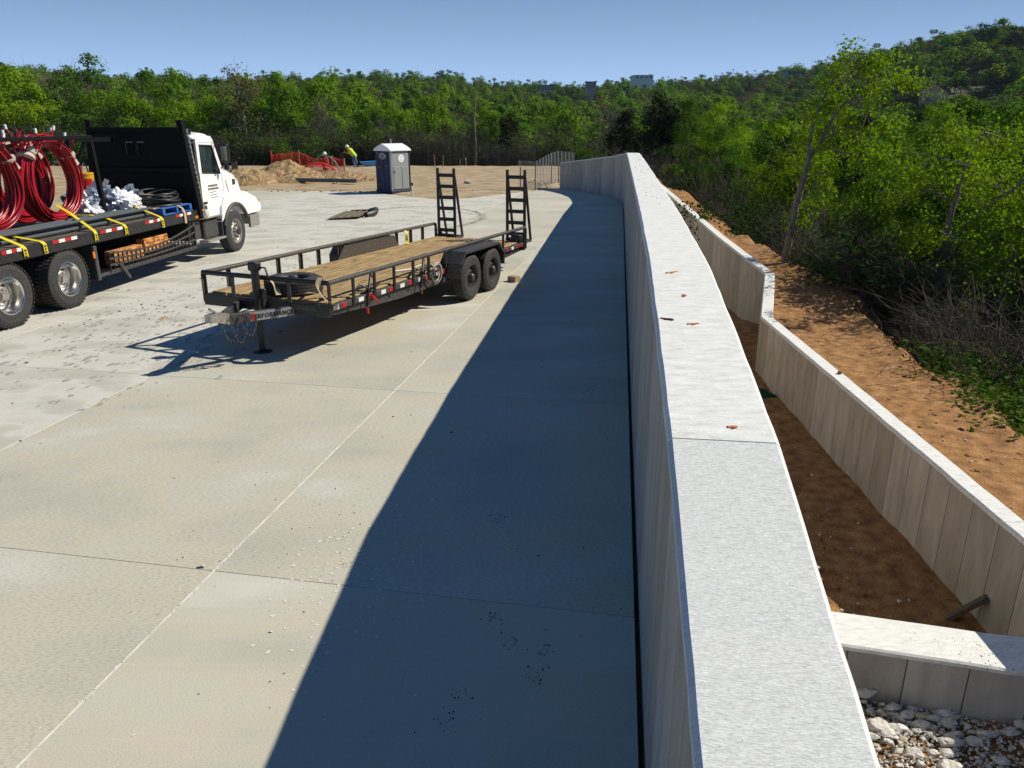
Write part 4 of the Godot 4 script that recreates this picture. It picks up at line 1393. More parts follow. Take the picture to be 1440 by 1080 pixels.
	one_box(kp(4.44, 0.66, -0.02), Vector3(0.06, 0.56, 0.06), "rack_post", M.grey_metal, rk, 0.006)
	one_box(kp(2.75, 0.66, -0.7), Vector3(0.03, 0.5, 3.35), "rack_back", M.black, rk, 0.0)
	var net := []
	for k in 23:
		var u := lerpf(1.35, 4.42, k / 22.0)
		var sag := 0.15 * sin(PI * k / 22.0)
		net.append([kp(u, 0.90 - sag - 0.12 * (1.0 - k / 22.0), 0.012), kp(u, 0.43, 0.0)])
	for k in net.size():
		var b := Mb.new()
		b.bar(net[k][0], net[k][1], 0.035, 0.006, 0.0, Vector3(0, 0, 1))
		obj(b, "net_strap", M.grey_metal, rk)
	for r in 4:
		var b := Mb.new()
		for k in net.size() - 1:
			var p0: Vector3 = net[k][0].lerp(net[k][1], r / 3.0)
			var p1: Vector3 = net[k + 1][0].lerp(net[k + 1][1], r / 3.0)
			b.bar(p0 + Vector3(0.006, 0, 0), p1 + Vector3(0.006, 0, 0), 0.006, 0.04)
		obj(b, "net_band", M.grey_metal, rk)
	var tb := Mb.new()
	tb.bar(kp(1.62, 0.55, 0.03), kp(1.85, 0.22, 0.05), 0.01, 0.06)
	obj(tb, "strap_tail", M.grey_metal, rk)
	return t.transform

# ---------------------------------------------------------------- what the truck carries
func build_cargo(xf: Transform3D) -> void:
	var r := RandomNumberGenerator.new()
	r.seed = 21
	# carrying frame for the coils
	var fr := thing("coil_rack", "black steel frame on the truck deck holding up the conduit coils", "rack")
	fr.transform = xf
	for x in [-0.78, -1.4]:
		one_box(kp(1.05, 2.78, x), Vector3(0.06, 0.07, 3.9 if x < -1.0 else 3.0), "top_bar", M.black, fr)
	for e in [[2.97, -1.6], [-0.85, -1.6], [-0.4, -0.75]]:
		one_box(kp(e[0], 1.95, e[1]), Vector3(0.09, 1.5, 0.09), "upright", M.black, fr)
	var arm := Mb.new()
	arm.bar(kp(2.97, 2.72, -1.6), kp(4.62, 2.70, -1.75), 0.07, 0.09)
	obj(arm, "arm", M.black, fr)
	var br := Mb.new()
	br.bar(kp(3.6, 2.68, -1.66), kp(3.0, 2.1, -1.6), 0.06, 0.06)
	obj(br, "brace", M.black, fr)
	one_box(kp(1.1, 1.23, -1.2), Vector3(1.5, 0.08, 0.12), "base", M.black, fr)
	var tall := Mb.new()
	tall.bar(kp(2.55, 1.22, -0.75), kp(2.45, 2.7, -0.75), 0.08, 0.08, 0.0, Vector3(0, 0, 1))
	obj(tall, "upright", M.black, fr)
	# coils
	for e in [[0.03, "coil of red conduit wrapped with pale foam, behind the truck's rear wheels"], [1.56, "coil of red conduit wrapped with pale foam, next to the yellow pail"]]:
		var c := thing("conduit_coil", e[1], "conduit coil", Vector3.ZERO, 0.0, "conduit coils on the truck")
		c.transform = xf
		for g in 4:
			var b := Mb.new()
			for k in 24:
				var x: float = (-1.05 if g < 2 else -1.72) + r.randf_range(-0.13, 0.13)
				var rad := 0.64 + r.randf_range(-0.09, 0.08)
				var du := r.randf_range(-0.03, 0.03)
				var dh := r.randf_range(-0.03, 0.03)
				var tilt := r.randf_range(-0.05, 0.05)
				var pts := []
				for j in 37:
					var a := TAU * j / 36
					pts.append(kp(e[0] + du + cos(a) * rad * 1.02, 2.0 + dh + sin(a) * rad * 1.0 + 0.1 * smoothstep(0.2, 1.0, sin(a)), x + tilt * sin(a + k) + 0.02 * sin(a * 3.0 + k)))
				b.tube(pts, 0.021, 6, false)
			tag(obj(b, "strands", M.conduit if g % 2 == 0 else M.conduit2, c), "", "", "", "stuff")
		# ends sticking up, with black and white caps
		for k in 40:
			var u: float = e[0] + r.randf_range(-0.62, 0.62)
			var x := -0.85 - r.randf() * 1.1
			var lean := r.randf_range(-0.16, 0.16)
			var h0 := 2.58 + r.randf() * 0.06
			var l := r.randf_range(0.12, 0.34)
			one_tube([kp(u, h0, x), kp(u + lean * 0.4, h0 + l * 0.6, x + lean * 0.3), kp(u + lean, h0 + l, x + lean * 0.5)], 0.018, "strand_end", M.conduit2, c, 5)
			var cp := Mb.new()
			cp.tube([kp(u + lean, h0 + l - 0.02, x + lean * 0.5), kp(u + lean * 1.15, h0 + l + 0.06, x + lean * 0.55)], 0.025, 6)
			obj(cp, "end_cap", M.hose_black if k % 4 else M.bag, c)
		for w in [[2.35, -1.05, 0.55, 0.2], [0.55, -1.05, 0.55, 0.2], [2.0, -1.72, 0.5, 0.15], [0.75, -1.72, 0.6, 0.2]]:
			var b := Mb.new()
			var ctr := kp(e[0] + cos(w[0]) * 0.67, 2.04 + sin(w[0]) * 0.68, w[1] + 0.02)
			var dr := Vector3(0, cos(w[0]), sin(w[0]))
			b.lathe([Vector2(0.06, -0.13), Vector2(0.105, -0.115), Vector2(0.095, -0.03), Vector2(0.085, 0.0), Vector2(0.1, 0.03), Vector2(0.125, 0.1), Vector2(0.06, 0.12)], Transform3D(Basis(dr.cross(Vector3.RIGHT).normalized() * 1.0, dr, Vector3.RIGHT * 1.5), ctr), 10)
			obj(b, "foam_wrap", M.foam, c)
			var tt := Mb.new()
			tt.lathe([Vector2(0.09, -0.012), Vector2(0.094, 0.0), Vector2(0.09, 0.012)], Transform3D(Basis(dr.cross(Vector3.RIGHT).normalized() * 1.0, dr, Vector3.RIGHT * 1.5), ctr), 10)
			obj(tt, "tie", M.ink, c)
	# pail
	var pa := thing("pail", "yellow pail with a red label and a black bail beside the conduit coil", "pail")
	pa.transform = xf
	var pb := Mb.new()
	pb.lathe([Vector2(0.0, 1.70), Vector2(0.145, 1.70), Vector2(0.17, 2.05), Vector2(0.178, 2.05), Vector2(0.178, 2.08), Vector2(0.165, 2.085), Vector2(0.0, 2.085)], Transform3D(Basis.IDENTITY, kp(3.1, 0, -1.45)), 26)
	obj(pb, "body", M.yellow_pail, pa)
	var lb := Mb.new()
	for k in 6:
		var a0 := lerpf(-0.5, 0.9, k / 6.0) + 0.6
		var a1 := lerpf(-0.5, 0.9, (k + 1) / 6.0) + 0.6
		var q := []
		for f in [[a0, 1.75, 0.151], [a1, 1.75, 0.151], [a1, 1.97, 0.1665], [a0, 1.97, 0.1665]]:
			q.append(kp(3.1, 0, -1.45) + Vector3(cos(f[0]) * f[2], f[1], sin(f[0]) * f[2]))
		lb.quad(q[0], q[1], q[2], q[3], Vector3(cos(a0), 0, sin(a0)))
	obj(lb, "label_band", M.red, pa)
	one_tube([kp(2.95, 2.06, -1.4), kp(2.98, 2.2, -1.4), kp(3.08, 2.28, -1.42), kp(3.2, 2.2, -1.45), kp(3.25, 2.06, -1.46)], 0.014, "bail", M.hose_black, pa, 5)
	var cr := thing("crate", "dark crate under the yellow pail on the truck deck", "crate")
	cr.transform = xf
	one_box(kp(3.1, 1.45, -1.45), Vector3(0.5, 0.48, 0.5), "body", M.black, cr, 0.02)
	one_box(kp(3.1, 1.692, -1.45), Vector3(0.53, 0.02, 0.53), "lid", M.black_metal, cr, 0.004)
	# bags of plastic sheeting
	var bi := 0
	for e in [[2.45, -1.0, 0.34, 0.26, 0, "crumpled white plastic sack between the coil and the pipes"], [3.15, -0.85, 0.46, 0.27, 0, "large crumpled white plastic sack amid the load"], [3.6, -1.1, 0.36, 0.24, 0, "crumpled white plastic sack in front of the headboard"], [2.9, -1.15, 0.6, 0.32, 1, "bluish grey plastic sheeting bundle under the white sacks"], [3.95, -1.2, 0.4, 0.26, 1, "bluish grey plastic bundle with white tags by the headboard"]]:
		var b := Mb.new()
		var nz := noise(60 + bi, 1.6, 3)
		var rows := []
		for i in 35:
			var row := []
			var la := PI * i / 34 - PI / 2
			for j in 53:
				var lo := TAU * j / 52
				var d := Vector3(cos(la) * cos(lo), sin(la), cos(la) * sin(lo))
				var rr := 0.9 + 0.6 * nz.get_noise_3dv(d * 1.2) + 0.4 * absf(nz.get_noise_3dv(d * 1.3 + Vector3(9, 0, 0))) + 0.12 * absf(nz.get_noise_3dv(d * 2.6))
				var p := Vector3(d.x * e[2] * 0.8, maxf(d.y, -0.75) * e[3], d.z * e[2]) * rr
				row.append(kp(e[0], 1.22 + e[3] * 0.78, e[1]) + p)
			rows.append(row)
		for i in 34:
			for j in 52:
				var m: Vector3 = rows[i][j] - kp(e[0], 1.22 + e[3] * 0.6, e[1])
				b.quad(rows[i][j], rows[i][j + 1], rows[i + 1][j + 1], rows[i + 1][j], m)
		var o := obj(b, "plastic_sack" if e[4] == 0 else "plastic_bundle", M.bag if e[4] == 0 else M.bag_blue)
		o.transform = xf
		tag(o, e[5], "sack" if e[4] == 0 else "bundle")
		bi += 1
	# paper tags sticking up from the sacks
	for e in [[2.6, 1.78, -1.05], [3.0, 1.86, -1.2], [3.5, 1.85, -1.3], [3.98, 1.72, -1.05], [4.1, 1.56, -0.9]]:
		var b := Mb.new()
		b.box(Vector3.ZERO, Vector3(0.10, 0.17, 0.006), Basis(Vector3(0.3, 0.4, 1).normalized(), r.randf_range(-0.6, 0.6)))
		var o := obj(b, "paper_tag", M.sticker_white)
		o.transform = xf * Transform3D(Basis(Vector3.UP, 0.3), kp(e[0], e[1], e[2]))
		tag(o, "white paper tag sticking up out of the load before the headboard", "tag", "paper tags on the load")
	# blue pallet with a coil of black hose
	var pt := thing("pallet", "blue wooden pallet at the front edge of the truck deck", "pallet")
	pt.transform = xf
	for k in 5:
		one_box(kp(4.0, 1.345, -0.14 - 0.2 * k), Vector3(0.15, 0.02, 1.15), "top_board", M.pallet_blue if k < 1 else M.plank2, pt, 0.003)
	for u in [3.47, 4.0, 4.53]:
		one_box(kp(u, 1.285, -0.54), Vector3(0.96, 0.095, 0.09), "stringer", M.pallet_blue, pt, 0.004)
	for x in [-0.1, -0.54, -0.98]:
		one_box(kp(4.0, 1.215, x), Vector3(0.12, 0.018, 1.15), "bottom_board", M.pallet_blue, pt, 0.003)
	var hc := thing("hose_coil", "heap of black hose coiled on the blue pallet", "hose")
	hc.transform = xf
	for k in 16:
		var pts := []
		var rr := 0.40 - 0.02 * (k % 5)
		for j in 25:
			var a := TAU * j / 24
			pts.append(kp(4.05 + cos(a) * rr * 1.15, 1.375 + 0.02 * k * (0.7 + 0.3 * sin(a + k)), -0.5 + sin(a) * rr + 0.02 * sin(k * 2.0)))
		one_tube(pts, 0.017, "hose_turn", M.hose_black, hc, 5)
	# bundle of long grey pipes
	for k in 11:
		var row := k / 4
		var b := Mb.new()
		var x := -0.30 - 0.14 * (k % 4) - 0.07 * (row % 2)
		var u1 := 3.42 - 0.06 * ((k * 7) % 5)
		b.tube([kp(-2.5, 1.255 + 0.055 * row, x), kp(u1, 1.255 + 0.055 * row, x)], 0.033, 8)
		var o := obj(b, "plastic_pipe", M.pipe_grey)
		o.transform = xf
		tag(o, "dark grey plastic pipe in the bundle along the truck deck", "pipe", "grey pipes on the truck deck")
	# lumber in the side rack
	for e in [[2.15, 0.62, -0.2, 1.0, "orange brown wooden beam in the truck's side rack, towards the rear wheels"], [3.22, 0.70, -0.25, 0.9, "orange brown wooden beam in the truck's side rack, towards the cab"]]:
		var b := Mb.new()
		b.box(Vector3.ZERO, Vector3(0.2, 0.16, e[3]), Basis.IDENTITY, 0.008)
		b.box(Vector3(0.0, 0.14, 0.02), Vector3(0.18, 0.1, e[3] * 0.96), Basis.IDENTITY, 0.008)
		var o := obj(b, "wooden_beam", M.lumber)
		o.transform = xf * Transform3D(Basis.IDENTITY, kp(e[0], e[1] - 0.07, e[2]))
		tag(o, e[4], "beam")
	# yellow straps over the load, hanging down at the deck edge
	var labels := ["yellow cargo strap over the rearmost conduit coil", "yellow cargo strap beside the rear wheel's top, short fall", "yellow cargo strap running from the conduit coil to the deck edge", "yellow cargo strap over the grey pipes, mid deck", "yellow cargo strap from the white sacks to the deck edge"]
	var paths := [
		[[-1.05, 1.62, -0.75], [-0.88, 1.45, -0.4], [-0.72, 1.215, 0.0], [-0.70, 1.17, 0.035], [-0.69, 1.03, 0.035]],
		[[-0.85, 1.36, -0.7], [-0.5, 1.34, -0.4], [-0.27, 1.215, 0.0], [-0.25, 1.17, 0.035], [-0.24, 1.02, 0.035]],
		[[1.35, 1.62, -0.85], [1.2, 1.5, -0.5], [1.07, 1.215, 0.0], [1.06, 1.17, 0.035], [1.06, 1.03, 0.035]],
		[[1.7, 1.40, -0.95], [1.8, 1.40, -0.55], [1.92, 1.33, -0.3], [1.95, 1.215, 0.0], [1.96, 1.16, 0.035], [1.96, 1.02, 0.035]],
		[[3.0, 1.62, -0.85], [3.08, 1.45, -0.5], [3.2, 1.215, 0.0], [3.21, 1.16, 0.035], [3.22, 1.0, 0.035]]]
	for k in 5:
		var pts := []
		for e in paths[k]:
			pts.append(kp(e[0], e[1], e[2]))
		var b := strap_mesh(pts, 0.085)
		var o := obj(b, "cargo_strap", M.yellow)
		o.transform = xf
		tag(o, labels[k], "strap")
		# black print on the hanging end
		var pm := Mb.new()
		var q: Array = paths[k][paths[k].size() - 2]
		for j in 3:
			pm.box(kp(q[0], q[1] - 0.035 - 0.045 * j, 0.039), Vector3(0.003, 0.028, 0.05 - 0.012 * (j % 2)))
		tag(obj(pm, "print", M.ink, o), "", "", "", "stuff")
	var tn := strap_mesh([kp(3.7, 1.62, -0.7), kp(4.0, 1.58, -0.4), kp(4.07, 1.30, 0.0), kp(4.08, 1.2, 0.04), kp(4.08, 0.98, 0.04)], 0.08)
	var to := obj(tn, "cargo_strap", M.strap_tan)
	to.transform = xf
	tag(to, "tan cargo strap over the hose coil and the blue pallet", "strap")

# ribbon whose width lies along u, as straps that run across a deck
func strap_mesh(pts: Array, w: float) -> Mb:
	var b := Mb.new()
	var s := Vector3(0, 0, w * 0.5)
	for i in pts.size() - 1:
		var n: Vector3 = (pts[i + 1] - pts[i]).cross(s).normalized()
		if n.y + n.x < 0.0:
			n = -n
		for k in [1.0, -1.0]:
			var o: Vector3 = n * 0.002 * k
			b.quad(pts[i] - s + o, pts[i] + s + o, pts[i + 1] + s + o, pts[i + 1] - s + o, n * k)
	return b

# ---------------------------------------------------------------- trees
func leaf_mat(r: float, g: float, b: float, through: float) -> StandardMaterial3D:
	var m := StandardMaterial3D.new()
	m.albedo_color = lin(r, g, b)
	m.vertex_color_use_as_albedo = true
	m.roughness = 0.85
	m.metallic_specular = 0.15
	m.backlight_enabled = through > 0.0
	m.backlight = lin(through * 0.95, through, through * 0.5)
	m.cull_mode = BaseMaterial3D.CULL_DISABLED
	return m

func set_leaf_materials() -> void:
	M.leaf_bright = leaf_mat(0.215, 0.345, 0.013, 0.85)
	M.leaf_fresh = leaf_mat(0.155, 0.28, 0.014, 0.85)
	M.leaf_mid = leaf_mat(0.08, 0.172, 0.015, 0.75)
	M.leaf_dark = leaf_mat(0.03, 0.066, 0.014, 0.45)
	M.leaf_olive = leaf_mat(0.115, 0.125, 0.038, 0.5)
	M.leaf_tan = leaf_mat(0.17, 0.125, 0.08, 0.4)
	M.leaf_juniper = leaf_mat(0.024, 0.037, 0.012, 0.25)
	M.leaf_grass = leaf_mat(0.08, 0.15, 0.02, 0.5)
	M.bark = patterned(noise_tex(81, 0.02, [[0.0, lin(0.035, 0.027, 0.02)], [0.5, lin(0.085, 0.07, 0.055)], [1.0, lin(0.17, 0.145, 0.115)]], 5, 256), Vector3(3, 0.8, 3), null, Vector3.ONE, 0.95, null, 0.0, false)
	M.bark_pale = patterned(noise_tex(82, 0.02, [[0.0, lin(0.09, 0.075, 0.06)], [0.5, lin(0.17, 0.145, 0.12)], [1.0, lin(0.27, 0.24, 0.2)]], 5, 256), Vector3(3, 0.8, 3), null, Vector3.ONE, 0.95, null, 0.0, false)
	M.twig = plain(0.05, 0.042, 0.032, 0.95)
	M.twig_pale = plain(0.085, 0.075, 0.062, 0.95)

var clump_tone := 1.0

# one leaf face: it turns its flat side about the direction out, as leaves do towards the light
func add_leaf(b: Mb, p: Vector3, size: float, r: RandomNumberGenerator, out: Vector3, spread: float) -> void:
	var nrm := (out + Vector3(r.randfn(), r.randfn(), r.randfn()) * spread).normalized()
	var l := nrm.cross(Vector3(r.randfn(), r.randfn(), r.randfn())).normalized()
	var s := nrm.cross(l) * size * 0.33
	l *= size * 0.5
	var f := r.randf_range(0.7, 1.3)
	var yel := r.randf_range(0.85, 1.2)
	f *= clump_tone
	b.tint = Color(f * yel, f, f * 0.9)
	b.t3(p - l, p + s, p + l, nrm, nrm, nrm)
	b.t3(p - l, p + l, p - s, nrm, nrm, nrm)

# [trunk and limbs, crown, height]; the crown is many leaf faces in clumps round the limb ends, or sprays of twigs
func tree_meshes(sd: int, p: Dictionary) -> Array:
	var r := RandomNumberGenerator.new()
	r.seed = sd
	var h: float = p.h
	var wood := Mb.new()
	var crown := Mb.new()
	crown.colored = true
	var lean: Vector2 = p.get("lean", Vector2.ZERO)
	var stem := []
	var rads := []
	var tr: float = p.get("trunk", h * 0.017)
	var n := 7
	for i in n + 1:
		var f := float(i) / n
		stem.append(Vector3(lean.x * f * f * h + r.randfn() * 0.02 * h * f, h * 0.86 * f - 0.3, lean.y * f * f * h + r.randfn() * 0.02 * h * f))
		rads.append(tr * (1.25 if i == 0 else 1.0) * lerpf(1.0, 0.22, f))
	wood.tube(stem, rads, 7)
	var nz := noise(sd, 0.9, 2)
	var lo: float = h * p.lo
	var mid := (lo + h) * 0.5
	var ry := (h - lo) * 0.5
	for k in p.clumps:
		var d := Vector3(r.randfn(), r.randfn(), r.randfn()).normalized()
		var rad := pow(r.randf(), p.get("shell", 0.42)) * (1.0 + 0.55 * nz.get_noise_3dv(d * 1.6))
		var yy := mid + d.y * ry * rad
		var taper: float = lerpf(1.0, p.get("point", 0.75), clampf((yy - lo) / (h - lo), 0.0, 1.0))
		var c := Vector3(d.x * p.rx * rad * taper, yy, d.z * p.rx * rad * taper)
		c += Vector3(lean.x, 0, lean.y) * pow(clampf(c.y / h, 0.0, 1.0), 2.0) * h
		# limb
		var reach := Vector2(c.x, c.z).length()
		var f0: float = clampf((c.y - reach * p.get("rise", 0.8)) / (h * 0.86), 0.12, 0.95)
		var ix := f0 * n
		var a: Vector3 = stem[int(ix)].lerp(stem[mini(int(ix) + 1, n)], ix - int(ix))
		var r0: float = minf(lerpf(tr, tr * 0.22, f0) * 0.6, 0.02 + 0.012 * a.distance_to(c))
		var m1 := a.lerp(c, 0.4) + Vector3(r.randfn(), r.randfn() * 0.5 - 0.5, r.randfn()) * 0.05 * a.distance_to(c)
		var m2 := a.lerp(c, 0.75) + Vector3(r.randfn(), r.randfn() * 0.5, r.randfn()) * 0.06 * a.distance_to(c)
		wood.tube([a, m1, m2, c], [r0, r0 * 0.7, r0 * 0.4, r0 * 0.14], 4, false)
		var cr: float = p.cr * r.randf_range(0.6, 1.35)
		clump_tone = r.randf_range(0.72, 1.22)
		if p.get("twigs", 0) > 0:
			for t in p.twigs:
				var td := ((c - a).normalized() * 0.7 + Vector3(r.randfn(), r.randfn() + 0.35, r.randfn()) * 0.55).normalized()
				var s := m2.lerp(c, r.randf())
				var l := cr * r.randf_range(0.8, 1.9)
				var e := s + td * l * 0.55 + Vector3(r.randfn(), r.randfn(), r.randfn()) * l * 0.06
				wood.tube([s, e, e + (td + Vector3(r.randfn(), r.randfn() + 0.3, r.randfn()) * 0.35).normalized() * l * 0.5], [p.tw, p.tw * 0.7, p.tw * 0.3], 3, false)
		for t in p.leaves:
			var od := Vector3(r.randfn(), r.randfn() * 0.9 + 0.25, r.randfn()).normalized()
			var o := od * Vector3(1, 0.78, 1) * cr * pow(r.randf(), 0.35)
			add_leaf(crown, c + o, p.leaf * r.randf_range(0.6, 1.35), r, od + Vector3(0, 0.25, 0) + d * 0.35, p.get("rough", 0.38))
	return [wood.mesh(), crown.mesh() if crown.v.size() > 0 else null, h]

# stems that arch out of the ground, bare or with a few leaves
func shrub_meshes(sd: int, stems: int, h: float, spread: float, thick: float, leaves: int, leaf: float) -> Array:
	var r := RandomNumberGenerator.new()
	r.seed = sd
	var wood := Mb.new()
	var crown := Mb.new()
	crown.colored = true
	for k in stems:
		var a := r.randf() * TAU
		var o := Vector3(cos(a), 0, sin(a))
		var s := o * r.randf() * spread * 0.35 + Vector3(0, -0.2, 0)
		var hh := h * r.randf_range(0.55, 1.1)
		var out := o * spread * r.randf_range(0.2, 1.0)
		var q1 := s + Vector3(0, hh * 0.5, 0) + out * 0.3 + Vector3(r.randfn(), 0, r.randfn()) * 0.06 * h
		var q2 := s + Vector3(0, hh * 0.85, 0) + out * 0.7 + Vector3(r.randfn(), r.randfn() * 0.5, r.randfn()) * 0.06 * h
		var q3 := s + Vector3(0, hh, 0) + out * 1.15 + Vector3(r.randfn(), r.randfn(), r.randfn()) * 0.08 * h
		wood.tube([s, q1, q2, q3], [thick, thick * 0.75, thick * 0.5, thick * 0.2], 3, false)
		for j in 4:
			var b0 := q1.lerp(q2, r.randf()) if j < 2 else q2.lerp(q3, r.randf())
			var td := (out.normalized() * 0.5 + Vector3(r.randfn(), r.randfn() + 0.6, r.randfn()) * 0.6).normalized() * h * r.randf_range(0.12, 0.3)
			wood.tube([b0, b0 + td * 0.5 + Vector3(r.randfn(), r.randfn(), r.randfn()) * 0.02 * h, b0 + td], [thick * 0.5, thick * 0.35, thick * 0.15], 3, false)
			for t in leaves:
				add_leaf(crown, b0 + td * r.randf_range(0.1, 1.1) + Vector3(r.randfn(), r.randfn(), r.randfn()) * leaf * 1.1, leaf * r.randf_range(0.6, 1.3), r, td.normalized(), 0.9)
	return [wood.mesh(), crown.mesh() if crown.v.size() > 0 else null, h]

var protos := {}

func set_protos() -> void:
	for k in 3:
		protos["leafy%d" % k] = tree_meshes(100 + k, {h = 8.0, lo = 0.18 + 0.05 * k, rx = 2.7 + 0.3 * k, clumps = 44, leaves = 135, leaf = 0.22, cr = 0.92, point = 0.6 + 0.15 * k})
	for k in 2:
		protos["loose%d" % k] = tree_meshes(110 + k, {h = 8.0, lo = 0.3, rx = 2.4, clumps = 34, leaves = 46, leaf = 0.22, cr = 0.75, point = 0.6, twigs = 5, tw = 0.014, shell = 0.6})
	for k in 2:
		protos["bare%d" % k] = tree_meshes(120 + k, {h = 8.0, lo = 0.28, rx = 2.3, clumps = 42, leaves = 3, leaf = 0.16, cr = 0.8, point = 0.7, twigs = 15, tw = 0.013, shell = 0.6, rise = 1.1})
	for k in 2:
		protos["juniper%d" % k] = tree_meshes(130 + k, {h = 6.0, lo = 0.06, rx = 2.3, clumps = 95, leaves = 75, leaf = 0.17, cr = 0.55, point = 0.35, rise = 0.3})
	for k in 3:
		protos["near%d" % k] = tree_meshes(140 + k, {h = 6.5, lo = 0.2, rx = 2.1, clumps = 60, leaves = 270, leaf = 0.09, cr = 0.5, point = 0.7, shell = 0.55, lean = Vector2(0.06, 0.0), trunk = 0.10})
	protos.nearbare = tree_meshes(150, {h = 6.0, lo = 0.3, rx = 1.7, clumps = 34, leaves = 4, leaf = 0.09, cr = 0.55, twigs = 16, tw = 0.008, rise = 1.2, trunk = 0.075})
	for k in 2:
		protos["far%d" % k] = tree_meshes(160 + k, {h = 7.5, lo = 0.12, rx = 3.0, clumps = 24, leaves = 58, leaf = 0.5, cr = 1.25, point = 0.75})
	protos.far2 = tree_meshes(162, {h = 7.5, lo = 0.2, rx = 2.1, clumps = 20, leaves = 52, leaf = 0.42, cr = 1.0, point = 0.4})
	protos.far3 = tree_meshes(163, {h = 7.0, lo = 0.3, rx = 3.6, clumps = 26, leaves = 46, leaf = 0.46, cr = 1.15, point = 0.9, shell = 0.6})
	protos.farbare = tree_meshes(165, {h = 7.5, lo = 0.2, rx = 2.7, clumps = 26, leaves = 16, leaf = 0.34, cr = 0.95, twigs = 5, tw = 0.03})
	for k in 2:
		protos["brush%d" % k] = shrub_meshes(170 + k, 90, 2.0, 1.1, 0.011, 0, 0.1)
	for k in 2:
		protos["bush%d" % k] = shrub_meshes(175 + k, 42, 1.7, 1.1, 0.011, 15, 0.1)
	protos.tuft = shrub_meshes(179, 26, 0.5, 0.4, 0.006, 6, 0.07)

func plant(kind: String, called: String, at: Vector3, h: float, turn: float, leaf: Material, wood: Material, label: String, category: String, group: String, wide := 1.0) -> Node3D:
	var p: Array = protos[kind]
	var o := thing(called, label, category, at, turn, group)
	var s: float = h / p[2]
	o.scale = Vector3(s * wide, s, s * wide)
	var shrub := kind.begins_with("br") or kind.begins_with("bu") or kind == "tuft"
	put(p[0], "stems" if shrub else "trunk", wood, o)
	if p[1]:
		put(p[1], "leaves" if shrub else "crown", leaf, o)
	return o

